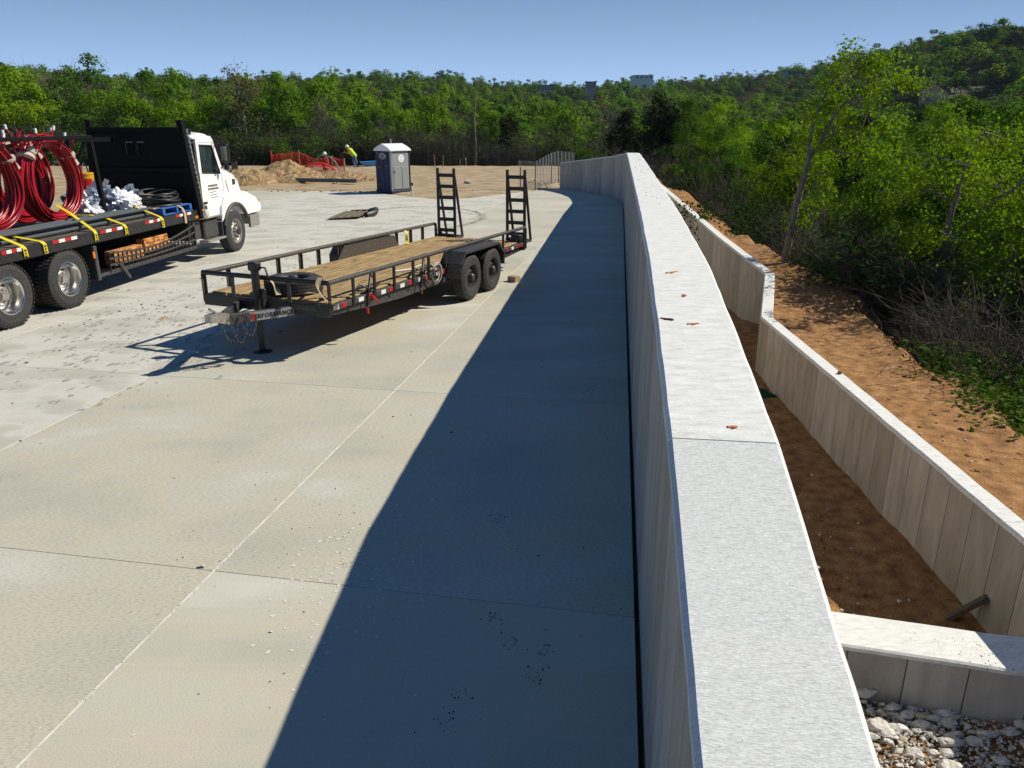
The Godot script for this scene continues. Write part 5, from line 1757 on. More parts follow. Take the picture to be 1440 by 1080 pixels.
func build_wood_beyond() -> void:
	var r := RandomNumberGenerator.new()
	r.seed = 404
	var group := "trees of the wood beyond the yard"
	# leafy and bare trees between the yard and the foot of the hills
	var spots := []
	var tries := 0
	while spots.size() < 250 and tries < 20000:
		tries += 1
		var d := 60.0 + 70.0 * pow(r.randf(), 0.85)
		var az := deg_to_rad(r.randf_range(-36.0, 36.0))
		var p := Vector2(d * sin(az), -d * cos(az))
		if p.y > -62.0 and p.x < bench_edge(p.y) + 3.5:
			continue
		if p.y > -60.0 and p.x < 8.0:
			continue
		var gap := lerpf(3.0, 5.2, (d - 60.0) / 70.0)
		var ok := true
		for q in spots:
			if q.distance_to(p) < gap:
				ok = false
				break
		if ok:
			spots.append(p)
	for p in spots:
		var d: float = p.length()
		var y := ground_h(p.x, p.y)
		var left := smoothstep(-10.0, -32.0, p.x)
		var roll := r.randf()
		var h := r.randf_range(5.6, 8.7) * lerpf(1.0, 1.12, left) * lerpf(0.82, 1.0, smoothstep(62.0, 85.0, d))
		var turn := r.randf() * TAU
		var at := Vector3(p.x, y, p.y)
		if roll < 0.15:
			plant("leafy%d" % r.randi_range(0, 2), "leafy_tree", at, h, turn, M.leaf_bright, M.bark, "yellow green leafy tree in fresh spring leaf in the wood beyond the yard", "tree", group)
		elif roll < 0.35:
			plant("leafy%d" % r.randi_range(0, 2), "leafy_tree", at, h, turn, M.leaf_fresh, M.bark, "fresh green leafy tree in the wood beyond the yard", "tree", group)
		elif roll < 0.55:
			plant("leafy%d" % r.randi_range(0, 2), "leafy_tree", at, h * 1.05, turn, M.leaf_mid, M.bark, "deep green dense tree in the wood beyond the yard", "tree", group)
		elif roll < 0.72:
			plant("loose%d" % r.randi_range(0, 1), "leafy_tree", at, h, turn, M.leaf_olive, M.bark_pale, "thin olive green tree with open branches in the wood beyond the yard", "tree", group)
		elif roll < 0.90:
			plant("bare%d" % r.randi_range(0, 1), "bare_tree", at, h * 0.95, turn, M.leaf_olive, M.twig_pale, "bare grey branched tree in the wood beyond the yard", "tree", group)
		else:
			plant("juniper%d" % r.randi_range(0, 1), "juniper_tree", at, h * 0.8, turn, M.leaf_juniper, M.bark, "dark juniper in the wood beyond the yard", "tree", group)
	# grey brush along the far edge of the yard
	for k in 60:
		var x := lerpf(-34.0, 6.0, k / 59.0) + r.randf_range(-0.5, 0.5)
		var z := -59.8 - r.randf_range(0.0, 4.5)
		var at := Vector3(x, ground_h(x, z), z)
		if k % 4 == 3:
			plant("bush%d" % (k % 2), "bush", at, r.randf_range(2.4, 3.6), r.randf() * TAU, M.leaf_mid, M.twig, "green leaved bush in the brush along the far yard edge", "bush", "brush along the far yard edge", 1.2)
		else:
			plant("brush%d" % (k % 2), "brush", at, r.randf_range(2.2, 3.8), r.randf() * TAU, M.leaf_olive, M.twig, "bare grey brown brush along the far yard edge", "brush", "brush along the far yard edge", 1.3)
	# named trees
	plant("leafy0", "leafy_tree", Vector3(-16.8, -2.4, -71.0), 9.4, 0.5, M.leaf_fresh, M.bark, "tall pointed green tree behind the worker in the yellow vest", "tree", "", 0.85)
	plant("leafy1", "leafy_tree", Vector3(-42.0, -1.5, -82.0), 10.5, 1.5, M.leaf_mid, M.bark, "big rounded deep green tree rising behind the conduit coils", "tree", "", 1.05)
	plant("bare0", "bare_tree", Vector3(-46.0, -1.5, -84.0), 10.2, 2.5, M.leaf_tan, M.bark_pale, "tall brownish tree with withered leaves behind the conduit coils", "tree", "", 1.15)
	plant("loose0", "leafy_tree", Vector3(-44.6, -1.5, -83.0), 10.0, 0.9, M.leaf_tan, M.bark_pale, "brown leaved tree beside the big rounded deep green tree", "tree", "", 1.0)
	plant("leafy2", "leafy_tree", Vector3(-51.5, -1.5, -82.0), 10.8, 4.5, M.leaf_mid, M.bark, "deep green tree at the edge of the wood beyond the truck's tail", "tree", "", 1.0)
	plant("juniper0", "juniper_tree", Vector3(8.6, -1.6, -47.0), 6.2, 0.3, M.leaf_juniper, M.bark, "broad dark juniper behind the far bend of the long wall", "tree", "", 1.05)
	plant("juniper1", "juniper_tree", Vector3(6.9, -1.2, -49.5), 5.2, 2.3, M.leaf_juniper, M.bark, "smaller dark juniper against the wood behind the wire fence end", "tree", "", 1.0)
	# dead pole of a tree
	var dp := thing("dead_tree", "tall dead bare trunk standing against the bright green trees", "tree", Vector3(-2.85, -0.5, -60.6))
	one_tube([Vector3(0, -0.4, 0), Vector3(0.1, 2.0, 0), Vector3(0.02, 3.8, 0), Vector3(0.2, 5.7, 0)], [0.13, 0.11, 0.08, 0.03], "trunk", M.bark_pale, dp, 7)
	for e in [[2.6, 0.7, 0.5], [3.4, -0.6, 0.5], [4.3, 0.5, 0.6], [4.8, -0.35, 0.5]]:
		one_tube([Vector3(0.08, e[0], 0), Vector3(e[1] * 0.6, e[0] + e[2] * 0.5, 0.1), Vector3(e[1], e[0] + e[2], 0.05)], [0.045, 0.03, 0.01], "branch", M.bark_pale, dp, 5)

func build_far_woods() -> void:
	var r := RandomNumberGenerator.new()
	r.seed = 505
	var kinds := [["far0", M.leaf_fresh, 0.24], ["far1", M.leaf_mid, 0.24], ["far3", M.leaf_dark, 0.10], ["far2", M.leaf_fresh, 0.12], ["farbare", M.leaf_olive, 0.18], ["farbare", M.leaf_tan, 0.12]]
	var names := ["distant fresh green woodland over the hillsides", "distant mid green woodland over the hillsides", "distant dark evergreen woodland over the hillsides", "distant narrow crowned green woodland over the hillsides", "distant olive grey thin woodland over the hillsides", "distant brownish bare woodland over the hillsides"]
	var lists := [[], [], [], [], [], []]
	var cols := [[], [], [], [], [], []]
	var d := 118.0
	while d < 640.0:
		var step := lerpf(5.4, 7.2, clampf((d - 118.0) / 300.0, 0, 1))
		var az := -46.0
		while az < 52.0:
			az += rad_to_deg(step / d) * r.randf_range(0.75, 1.25) * (0.72 if az > 18.0 else 1.0)
			var dd := d + r.randf_range(-0.5, 0.5) * step
			var a := deg_to_rad(az)
			var g := ridge(az)
			if dd > g.y + 60.0:
				continue
			var x := dd * sin(a)
			var z := -dd * cos(a)
			# clearings for the houses
			if (Vector2(x, z) - Vector2(116, -226)).length() < 6.5 or (Vector2(x, z) - Vector2(132, -240)).length() < 6.5:
				continue
			var roll := r.randf()
			var patch := bumps.get_noise_2d(x * 2.0 + 300.0, z * 2.0) * 0.35
			roll = clampf(roll + patch, 0.0, 0.999)
			var k := 0
			var acc := 0.0
			for i in kinds.size():
				acc += kinds[i][2]
				if roll < acc:
					k = i
					break
			var s := 0.62 + 0.8 * pow(r.randf(), 1.3)
			var wide := s * r.randf_range(0.9, 1.25) * (1.25 if az > 18.0 and dd > 200.0 else 1.0)
			# keep the view of the houses open
			var hz := (Vector2(x, z).angle_to(Vector2(117, -234)))
			if absf(hz) < 0.085 and dd < 262.0:
				s *= 0.7
			if absf(hz) < 0.085 and dd > 222.0 and dd < 262.0:
				s *= 0.5
			lists[k].append(Transform3D(Basis(Vector3.UP, r.randf() * TAU).scaled(Vector3(wide, s, wide)), Vector3(x, ground_h(x, z) - 0.4, z)))
			var f := r.randf_range(0.75, 1.2)
			cols[k].append(Color(f * r.randf_range(0.85, 1.2), f, f))
		d += step * 0.86
	for k in kinds.size():
		var mm := MultiMesh.new()
		mm.transform_format = MultiMesh.TRANSFORM_3D
		mm.use_colors = true
		var p: Array = protos[kinds[k][0]]
		var am := ArrayMesh.new()
		for i in 2:
			am.add_surface_from_arrays(Mesh.PRIMITIVE_TRIANGLES, p[1 - i].surface_get_arrays(0))
			am.surface_set_material(i, kinds[k][1] if i == 0 else M.twig)
		mm.mesh = am
		mm.instance_count = lists[k].size()
		for i in lists[k].size():
			mm.set_instance_transform(i, lists[k][i])
			mm.set_instance_color(i, cols[k][i])
		var o := MultiMeshInstance3D.new()
		o.name = numbered("far_woodland")
		o.multimesh = mm
		add_child(o)
		tag(o, names[k], "woodland", "", "stuff")

# a tree along given limbs, with leaves in clumps round given points
func limbed_tree(called: String, label: String, limbs: Array, clumps: Array, leaf: Material, bark: Material, leaves: int, size: float, cr: float, sd: int) -> Node3D:
	var base: Vector3 = limbs[0][0][0]
	var o := thing(called, label, "tree", base)
	var r := RandomNumberGenerator.new()
	r.seed = sd
	var all := []
	var wood := Mb.new()
	for l in limbs:
		var cv := Curve3D.new()
		var pts: Array = l[0]
		for i in pts.size():
			var tan: Vector3 = (pts[mini(i + 1, pts.size() - 1)] - pts[maxi(i - 1, 0)]) * 0.17
			cv.add_point(pts[i] - base, -tan, tan)
		var fine := []
		var rr := []
		var n := 14
		for k in n + 1:
			var f := float(k) / n
			var q := cv.sample_baked(cv.get_baked_length() * f, true) + Vector3(r.randfn(), r.randfn(), r.randfn()) * 0.012
			fine.append(q)
			rr.append(lerpf(l[1], l[2], f))
			all.append(q)
		wood.tube(fine, rr, 9)
	var crown := Mb.new()
	crown.colored = true
	for c in clumps:
		clump_tone = r.randf_range(0.72, 1.2)
		var ctr: Vector3 = c - base + Vector3(0, 0, r.randf_range(-0.7, 0.7))
		var best: Vector3 = all[0]
		for q in all:
			if q.distance_to(ctr + Vector3(0, -0.25, 0)) < best.distance_to(ctr + Vector3(0, -0.25, 0)):
				best = q
		wood.tube([best, best.lerp(ctr, 0.5) + Vector3(r.randfn(), r.randfn(), r.randfn()) * 0.05, ctr], [0.02, 0.013, 0.005], 4, false)
		for t in 5:
			var e := ctr + Vector3(r.randfn(), r.randfn() * 0.8, r.randfn()) * cr * 0.9
			wood.tube([best.lerp(ctr, r.randf_range(0.5, 1.0)), e], [0.007, 0.002], 3, false)
			for k in leaves / 5:
				var q := ctr.lerp(e, r.randf_range(0.2, 1.15)) + Vector3(r.randfn(), r.randfn(), r.randfn()) * cr * 0.26
				add_leaf(crown, q, size * r.randf_range(0.6, 1.3), r, (q - ctr).normalized() + Vector3(0, 0.3, 0), 0.45)
	obj(wood, "trunk", bark, o)
	obj(crown, "crown", leaf, o)
	return o

func build_right_bank() -> void:
	var r := RandomNumberGenerator.new()
	r.seed = 606
	var z0 := -19.5
	var clumps := []
	for e in [[7.97, 4.58], [8.21, 4.62], [8.38, 4.27], [7.86, 4.19], [8.76, 4.31], [9.08, 4.11], [9.01, 3.8], [8.66, 3.88], [8.34, 3.8], [7.68, 3.64], [7.46, 3.4], [7.33, 3.88], [7.86, 3.0], [8.17, 3.16], [8.64, 2.92], [8.97, 3.0], [7.66, 2.51], [7.45, 2.18], [7.74, 1.93], [7.12, 2.03], [7.2, 1.42], [7.45, 1.08], [7.25, 0.82], [8.03, 2.35], [8.34, 2.59], [8.5, 4.5], [8.1, 4.4], [7.6, 4.1], [7.1, 3.2], [7.0, 2.6], [8.9, 4.0], [8.55, 3.5]]:
		clumps.append(Vector3(e[0], e[1], z0))
	limbed_tree("leaning_tree", "slender leaning tree with a pale trunk and sparse bright leaves at the bench edge", [
		[[Vector3(6.88, -1.1, z0), Vector3(6.91, -0.74, z0), Vector3(6.96, 0.11, z0), Vector3(7.04, 0.9, z0), Vector3(7.16, 1.68, z0), Vector3(7.22, 2.23, z0)], 0.105, 0.07],
		[[Vector3(7.22, 2.23, z0), Vector3(7.21, 2.84, z0), Vector3(7.33, 3.4, z0), Vector3(7.53, 3.88, z0), Vector3(7.82, 4.27, z0), Vector3(7.97, 4.58, z0)], 0.062, 0.012],
		[[Vector3(7.2, 2.15, z0), Vector3(7.55, 2.6, z0 - 0.2), Vector3(7.85, 3.2, z0 - 0.3), Vector3(8.2, 3.6, z0 - 0.3), Vector3(8.6, 4.0, z0 - 0.3), Vector3(8.94, 4.36, z0 - 0.3)], 0.055, 0.012],
		[[Vector3(6.95, 0.0, z0), Vector3(7.3, 0.02, z0), Vector3(7.7, -0.25, z0), Vector3(8.1, -0.45, z0)], 0.022, 0.008],
		[[Vector3(7.5, 2.55, z0 - 0.2), Vector3(8.0, 2.9, z0 - 0.1), Vector3(8.6, 2.95, z0)], 0.022, 0.008]], clumps, M.leaf_bright, M.bark_pale, 165, 0.085, 0.34, 9)
	# bigger leafy tree by the bench edge, filling the side of the view
	clumps = []
	for k in 95:
		var a := r.randf() * TAU
		var q := pow(r.randf(), 0.5)
		clumps.append(Vector3(10.45 + cos(a) * 1.9 * q, 0.6 + sin(a) * 2.75 * q, -17.0 + r.randf_range(-1.4, 1.2)))
	limbed_tree("leaning_tree", "full leafy green tree leaning over the slope beside the soil bench", [
		[[Vector3(9.5, -2.9, -17.0), Vector3(9.55, -1.6, -17.0), Vector3(9.6, -0.6, -17.0), Vector3(9.53, 0.72, -17.0)], 0.12, 0.075],
		[[Vector3(9.53, 0.72, -17.0), Vector3(9.58, 1.6, -17.0), Vector3(9.79, 2.4, -17.1), Vector3(10.08, 3.0, -17.2)], 0.07, 0.012],
		[[Vector3(9.55, 0.4, -17.0), Vector3(10.0, 1.2, -16.8), Vector3(10.6, 1.8, -16.6), Vector3(11.1, 2.6, -16.5)], 0.06, 0.012],
		[[Vector3(9.58, -0.5, -17.0), Vector3(10.2, 0.1, -16.7), Vector3(10.9, 0.3, -16.5), Vector3(11.6, 0.7, -16.3)], 0.05, 0.01],
		[[Vector3(9.56, -1.0, -17.0), Vector3(10.1, -1.0, -16.6), Vector3(10.8, -1.2, -16.4)], 0.035, 0.008]], clumps, M.leaf_bright, M.bark_pale, 260, 0.085, 0.46, 10)
	# trees on the slope: some beyond the frame, whose shade falls on the bench and the walls
	var bank := "trees on the slope below the soil bench"
	for e in [[11.6, -10.2, 4.3, "near0", "leaf_fresh"], [14.2, -13.4, 5.2, "near1", "leaf_mid"], [9.9, -6.9, 4.7, "near2", "leaf_fresh"], [14.0, -7.6, 5.0, "near0", "leaf_mid"], [14.0, -17.6, 6.2, "near1", "leaf_fresh"], [12.6, -21.5, 6.2, "near2", "leaf_mid"], [15.5, -20.5, 7.0, "near0", "leaf_mid"],
		[17.0, -25.0, 6.8, "near1", "leaf_fresh"], [13.5, -27.0, 5.8, "near2", "leaf_fresh"], [19.5, -29.5, 7.5, "near0", "leaf_dark"], [11.0, -31.0, 5.6, "near1", "leaf_bright"], [15.8, -33.0, 6.5, "near2", "leaf_mid"], [21.5, -36.0, 7.2, "near1", "leaf_mid"],
		[10.6, -40.0, 6.2, "near0", "leaf_bright"], [13.5, -43.0, 6.8, "near1", "leaf_fresh"], [18.0, -41.0, 7.0, "near2", "leaf_dark"], [24.0, -44.0, 7.4, "near0", "leaf_fresh"], [16.0, -50.0, 7.2, "near1", "leaf_mid"], [21.0, -52.0, 7.5, "near2", "leaf_mid"], [28.0, -54.0, 7.6, "near0", "leaf_dark"], [12.0, -54.0, 6.6, "near1", "leaf_fresh"], [26.0, -38.0, 7.2, "near2", "leaf_fresh"], [30.5, -47.0, 7.6, "near1", "leaf_mid"], [11.2, -24.0, 5.0, "near0", "leaf_fresh"], [16.5, -28.5, 6.6, "near1", "leaf_bright"], [14.0, -19.8, 6.0, "near2", "leaf_dark"], [18.5, -23.0, 6.8, "near2", "leaf_fresh"], [9.6, -35.5, 5.2, "near0", "leaf_mid"], [13.0, -39.5, 6.0, "near2", "leaf_dark"], [19.5, -33.5, 6.8, "near0", "leaf_mid"], [22.5, -30.0, 7.2, "near1", "leaf_mid"], [10.4, -46.5, 6.0, "near2", "leaf_mid"], [25.5, -48.5, 7.4, "near2", "leaf_bright"], [18.5, -46.0, 7.0, "near0", "leaf_fresh"], [14.5, -15.4, 6.2, "near0", "leaf_dark"]]:
		var nm: String = {"leaf_bright": "yellow green", "leaf_fresh": "fresh green", "leaf_mid": "deep green", "leaf_dark": "very dark green"}[e[4]]
		plant(e[3], "leafy_tree", Vector3(e[0], ground_h(e[0], e[1]), e[1]), e[2] * 1.24, r.randf() * TAU, M[e[4]], M.bark, nm + " leafy tree on the slope below the soil bench", "tree", bank)
	for e in [[9.6, -24.0, 4.6], [12.2, -24.5, 5.2], [14.5, -29.5, 5.8], [10.2, -27.5, 4.6], [9.2, -34.0, 5.0], [12.5, -36.5, 5.6], [8.8, -38.5, 5.4], [17.5, -36.5, 5.8], [11.6, -19.0, 4.0], [14.2, -23.5, 5.2], [8.6, -43.5, 5.2]]:
		plant("nearbare", "bare_tree", Vector3(e[0], ground_h(e[0], e[1]), e[1]), e[2], r.randf() * TAU, M.leaf_olive, M.twig_pale if r.randf() < 0.5 else M.twig, "thin bare branched tree on the slope below the soil bench", "tree", bank)
	# a grey snag
	var sg := thing("dead_tree", "pale forked dead snag among the green trees on the slope", "tree", Vector3(15.6, ground_h(15.6, -30.0), -30.0))
	one_tube([Vector3(0, -0.3, 0), Vector3(0.1, 3.0, 0), Vector3(-0.1, 5.2, 0), Vector3(0.12, 6.8, 0), Vector3(0.2, 8.0, 0)], [0.17, 0.13, 0.1, 0.06, 0.02], "trunk", M.bark_pale, sg, 7)
	for e in [[4.6, -0.7, 0.9], [5.4, 0.7, 1.0], [6.2, -0.4, 0.9], [6.7, 0.5, 0.8]]:
		one_tube([Vector3(0.0, e[0], 0), Vector3(e[1] * 0.55, e[0] + e[2] * 0.4, 0.1), Vector3(e[1], e[0] + e[2], 0.05)], [0.05, 0.03, 0.01], "branch", M.bark_pale, sg, 5)
	# brush on the slope
	var placed := 0
	var g := "brush on the slope below the soil bench"
	for k in 190:
		var z := lerpf(-11.0, -48.0, pow(r.randf(), 0.8))
		var x := bench_edge(z) + 0.7 + absf(r.randfn()) * 2.8
		var at := Vector3(x, ground_h(x, z) - 0.1, z)
		if x < bench_edge(z) + 3.0:
			at.y = maxf(at.y, -0.75 - (x - bench_edge(z)) * 0.75)
		var roll := r.randf()
		if roll < 0.7:
			plant("brush%d" % (k % 2), "brush", at, r.randf_range(1.2, 2.6), r.randf() * TAU, M.leaf_olive, M.twig if roll < 0.52 or z > -17.0 else M.twig_pale, "bare brown brush on the slope below the soil bench" if roll < 0.52 or z > -17.0 else "bare pale grey brush on the slope below the soil bench", "brush", g, 1.15)
		else:
			plant("bush%d" % (k % 2), "bush", at, r.randf_range(1.0, 2.2), r.randf() * TAU, M.leaf_dark if roll < 0.92 else M.leaf_bright, M.twig, "deep green leaved bush on the slope below the soil bench" if roll < 0.92 else "yellow green bush on the slope below the soil bench", "bush", g, 1.1)
	# green tufts at the bench edge
	for e in [[7.0, -10.6], [6.75, -9.8], [7.1, -11.6], [6.9, -9.0], [7.3, -12.4], [7.2, -10.1]]:
		plant("tuft", "grass_tuft", Vector3(e[0] + 0.25, -0.95, e[1]), r.randf_range(0.35, 0.6), r.randf() * TAU, M.leaf_grass, M.leaf_grass, "low green tuft of weeds at the edge of the soil bench", "weeds", "weeds at the bench edge", 1.5)

# ---------------------------------------------------------------- rocks and scatter
func rock_mesh(sd: int, flat := 0.7) -> ArrayMesh:
	var r := RandomNumberGenerator.new()
	r.seed = sd
	# a ball cut by random planes: angular, with flat faces
	var cuts := []
	for k in 7:
		cuts.append([Vector3(r.randfn(), r.randfn(), r.randfn()).normalized(), r.randf_range(0.3, 0.7)])
	var b := Mb.new()
	var rows := []
	for i in 9:
		var row := []
		var la := PI * i / 8 - PI / 2
		for j in 13:
			var lo := TAU * (j % 12) / 12
			var d := Vector3(cos(la) * cos(lo), sin(la), cos(la) * sin(lo))
			var t := 1.0
			for c in cuts:
				var q: float = d.dot(c[0])
				if q > 0.01:
					t = minf(t, c[1] / q)
			row.append(d * t * Vector3(0.5, 0.5 * flat, 0.42))
		rows.append(row)
	for i in 8:
		for j in 12:
			b.quad(rows[i][j], rows[i][j + 1], rows[i + 1][j + 1], rows[i + 1][j], rows[i][j] + rows[i + 1][j + 1])
	return b.mesh()

var rocks := []

func scatter(called: String, label: String, category: String, mesh: Mesh, m: Material, spots: Array) -> void:
	var mm := MultiMesh.new()
	mm.transform_format = MultiMesh.TRANSFORM_3D
	mm.mesh = mesh
	mm.instance_count = spots.size()
	for i in spots.size():
		mm.set_instance_transform(i, spots[i])
	var o := MultiMeshInstance3D.new()
	o.name = numbered(called)
	o.multimesh = mm
	o.material_override = m
	add_child(o)
	tag(o, label, category, "", "stuff")

func spot(r: RandomNumberGenerator, at: Vector3, s: float) -> Transform3D:
	return Transform3D(Basis(Vector3.UP, r.randf() * TAU).scaled(Vector3(s * r.randf_range(0.7, 1.3), s * r.randf_range(0.6, 1.0), s)), at)

func wall_top(z: float) -> float:
	for i in main_path.size() - 1:
		if z <= main_path[i][1] and z >= main_path[i + 1][1]:
			return lerpf(main_path[i][2], main_path[i + 1][2], (z - main_path[i][1]) / (main_path[i + 1][1] - main_path[i][1]))
	return 2.0

func build_debris() -> void:
	var r := RandomNumberGenerator.new()
	r.seed = 909
	for k in 6:
		rocks.append(rock_mesh(900 + k, 0.75))
	# white chips and dark crumbs on the pavement
	var chips := []
	for k in 150:
		var x := -1.35 + r.randfn() * 0.45
		var z := -5.0 + r.randfn() * 0.7
		chips.append(spot(r, Vector3(x, 0.004, z), 0.006 + 0.02 * pow(r.randf(), 3.0)))
	for k in 140:
		chips.append(spot(r, Vector3(r.randf_range(-9, 1.0), 0.004, r.randf_range(-3, -24)), 0.006 + 0.022 * pow(r.randf(), 3.0)))
	for k in 60:
		var z := r.randf_range(-3, -30)
		chips.append(spot(r, Vector3(0.2 - 0.1335 * z - 0.06 - absf(r.randfn()) * 0.2, 0.004, z), 0.008 + 0.02 * r.randf()))
	chips.append(spot(r, Vector3(-2.24, 0.012, -4.85), 0.06))
	scatter("stone_chips", "small white stone chips strewn over the pavement", "chips", rocks[0], M.rock, chips)
	var crumbs := []
	for k in 240:
		var z := r.randf_range(-2.9, -26)
		crumbs.append(spot(r, Vector3(r.randf_range(-8, 2.6) , 0.004, z), 0.006 + 0.022 * pow(r.randf(), 3.0)))
	for c in [[-0.1, -5.6], [-0.12, -4.25], [0.0, -4.0], [0.22, -3.9], [-0.3, -3.55], [-0.35, -3.35], [0.35, -8.3], [0.95, -8.7], [0.15, -3.7]]:
		for k in 16:
			crumbs.append(spot(r, Vector3(c[0] + r.randfn() * 0.04, 0.003, c[1] + r.randfn() * 0.045), 0.004 + 0.012 * r.randf()))
	for k in 120:
		crumbs.append(spot(r, Vector3(-5.9 + r.randfn() * 1.6, 0.004, -13.5 + r.randfn() * 3.0), 0.012 + 0.05 * pow(r.randf(), 2.5)))
	scatter("soil_crumbs", "dark crumbs of soil strewn over the pavement", "crumbs", rocks[1], M.clod, crumbs)
	var red := []
	for c in [[-6.35, -13.2], [-5.8, -13.9], [-6.6, -14.4], [-6.9, -12.2], [-5.6, -12.4], [-5.2, -15.2]]:
		for k in 8:
			red.append(spot(r, Vector3(c[0] + r.randfn() * 0.22, 0.006, c[1] + r.randfn() * 0.16), 0.012 + 0.05 * pow(r.randf(), 2.5)))
	for k in 90:
		var f := r.randf()
		red.append(spot(r, Vector3(lerpf(-14.0, 1.0, f), 0.02, -36.8 + r.randf_range(-0.5, 0.4)), 0.04 + 0.09 * r.randf()))
	scatter("soil_clods", "reddish brown clods of soil dropped beside the truck and the pavement edge", "clods", rocks[2], M.clod_red, red)
	# smears of mud pressed flat by tyres
	var sm := Mb.new()
	var sg := Mb.new()
	for k in 320:
		var c := Vector2(-6.2 + r.randfn() * 1.5, -13.2 + r.randfn() * 3.4)
		if k < 160:
			c = Vector2(-7.0 + r.randf() * 3.2, -9.6 - r.randf() * 3.4)
		if k >= 250:
			c = Vector2(-5.5 + r.randfn() * 1.8, -27.0 + r.randfn() * 3.5)
		var n := 7
		var s := 0.02 + 0.05 * pow(r.randf(), 2.0)
		var ring := []
		for j in n:
			var a := TAU * j / n
			ring.append(Vector3(c.x + cos(a) * s * r.randf_range(0.4, 1.3) * 0.8, 0.003, c.y + sin(a) * s * r.randf_range(0.4, 1.3) * 1.6))
		var b := sm if k % 16 == 0 else sg
		for j in n:
			b.tri(Vector3(c.x, 0.0035, c.y), ring[j], ring[(j + 1) % n], Vector3.UP)
	tag(obj(sm, "mud_smears", M.mud), "reddish mud smears pressed onto the pavement beside the truck", "mud", "", "stuff")
	tag(obj(sg, "dirt_marks", M.dust_mark), "grey brown tyre dirt marks printed on the pavement round the truck", "dirt", "", "stuff")
	# flat flecks: pale splashes of cement and prints of dirty tyres
	var fl := Mb.new()
	var edge := []
	for j in 7:
		edge.append(Vector3(cos(TAU * j / 7), 0, sin(TAU * j / 7)) * [1.0, 0.6, 1.15, 0.7, 0.95, 0.55, 1.1][j])
	for j in 7:
		fl.tri(Vector3(0, 0.0, 0), edge[j], edge[(j + 1) % 7], Vector3.UP)
	var flake := fl.mesh()
	var fleck := func(x: float, z: float, y: float, s: float, long: float, turn: float) -> Transform3D:
		return Transform3D(Basis(Vector3.UP, turn) * Basis.from_scale(Vector3(s, 1.0, s * long)), Vector3(x, y, z))
	var pale := []
	for k in 420:
		pale.append(fleck.call(-1.15 + r.randfn() * 0.3, -4.75 + r.randfn() * 0.5, 0.0022, 0.003 + 0.013 * pow(r.randf(), 3.0), r.randf_range(0.8, 2.0), r.randf() * TAU))
	for k in 500:
		var z := -3.0 - 16.0 * r.randf()
		pale.append(fleck.call(-3.04 - 0.187 * z + r.randfn() * 0.03, z, 0.0022, 0.002 + 0.005 * r.randf(), r.randf_range(1.0, 3.0), 0.18))
	for k in 1100:
		pale.append(fleck.call(r.randf_range(-9.0, 1.2), r.randf_range(-2.8, -24.0), 0.0022, 0.002 + 0.008 * pow(r.randf(), 3.0), r.randf_range(0.7, 2.0), r.randf() * TAU))
	scatter("cement_flecks", "pale flecks of splashed cement on the pavement", "flecks", flake, M.fleck_pale, pale)
	var dark := []
	for lane in [-6.2, -5.5, -4.7, -4.1]:
		for k in 260:
			var z := -8.0 - 20.0 * r.randf()
			var bend := 0.13 * (-z - 13.0) + 0.012 * pow(maxf(0.0, -z - 17.0), 2.0)
			dark.append(fleck.call(lane + bend + 0.12 * snappedf(r.randf_range(-1, 1), 0.5) + r.randfn() * 0.015, z, 0.0024, 0.008 + 0.02 * r.randf(), r.randf_range(1.2, 3.2), -0.15))
	for k in 900:
		dark.append(fleck.call(r.randf_range(-9.0, 2.2), r.randf_range(-2.8, -24.0), 0.0024, 0.002 + 0.008 * pow(r.randf(), 3.0), r.randf_range(0.7, 2.4), r.randf() * TAU))
	for k in 420:
		var a := r.randf_range(-2.6, 0.9)
		dark.append(fleck.call(-3.4 + cos(a) * (2.3 + 0.2 * snappedf(r.randf(), 0.25)) + r.randfn() * 0.03, -26.5 + sin(a) * 3.4, 0.0024, 0.02 + 0.035 * r.randf(), r.randf_range(1.0, 2.5), -a))
	scatter("tyre_prints", "grey brown prints of dirty tyres and specks on the pavement", "prints", flake, M.dust_mark, dark)
	# pebbles on the soil
	var peb := []
	for k in 420:
		var z := lerpf(-5.5, -24.0, r.randf())
		var px := r.randf_range(5.1, 7.0)
		if z < -14.5 and px < 6.25:
			continue
		peb.append(spot(r, Vector3(px, -0.728 - 0.03 * (px - 4.85), z), 0.012 + 0.05 * pow(r.randf(), 3.0)))
	for k in 340:
		var z := lerpf(-6.3, -18.0, r.randf())
		peb.append(spot(r, Vector3(r.randf_range(2.2, 4.7), -1.775, z), 0.012 + 0.06 * pow(r.randf(), 3.0)))
	var lumps := []
	for k in 900:
		var z := lerpf(-5.5, -24.0, r.randf())
		var px := r.randf_range(5.1, 7.2)
		if z < -14.5 and px < 6.25:
			continue
		lumps.append(spot(r, Vector3(px, -0.73 - 0.03 * (px - 4.85), z), 0.015 + 0.09 * pow(r.randf(), 4.0)))
	for k in 900:
		var z := lerpf(-6.3, -18.0, r.randf())
		lumps.append(spot(r, Vector3(r.randf_range(2.2, 4.7), -1.785, z), 0.015 + 0.09 * pow(r.randf(), 4.0)))
	for k in 260:
		var z := lerpf(-6.4, -14.8, r.randf())
		lumps.append(spot(r, Vector3(4.7 - absf(r.randfn()) * 0.07, -1.78, z), 0.02 + 0.06 * r.randf()))
	scatter("soil_lumps", "small brown lumps of soil on the bench and in the trench", "lumps", rocks[1], M.soil, lumps)
	scatter("pebbles", "pale pebbles strewn over the brown soil by the lower wall", "pebbles", rocks[3], M.rock, peb)
	# rubble beside the cross wall: the stones one can tell apart, then small ones
	var ru := thing("rubble_pile", "pile of broken white rock heaped against the low cross wall", "rubble", Vector3(3.4, -1.75, -4.6))
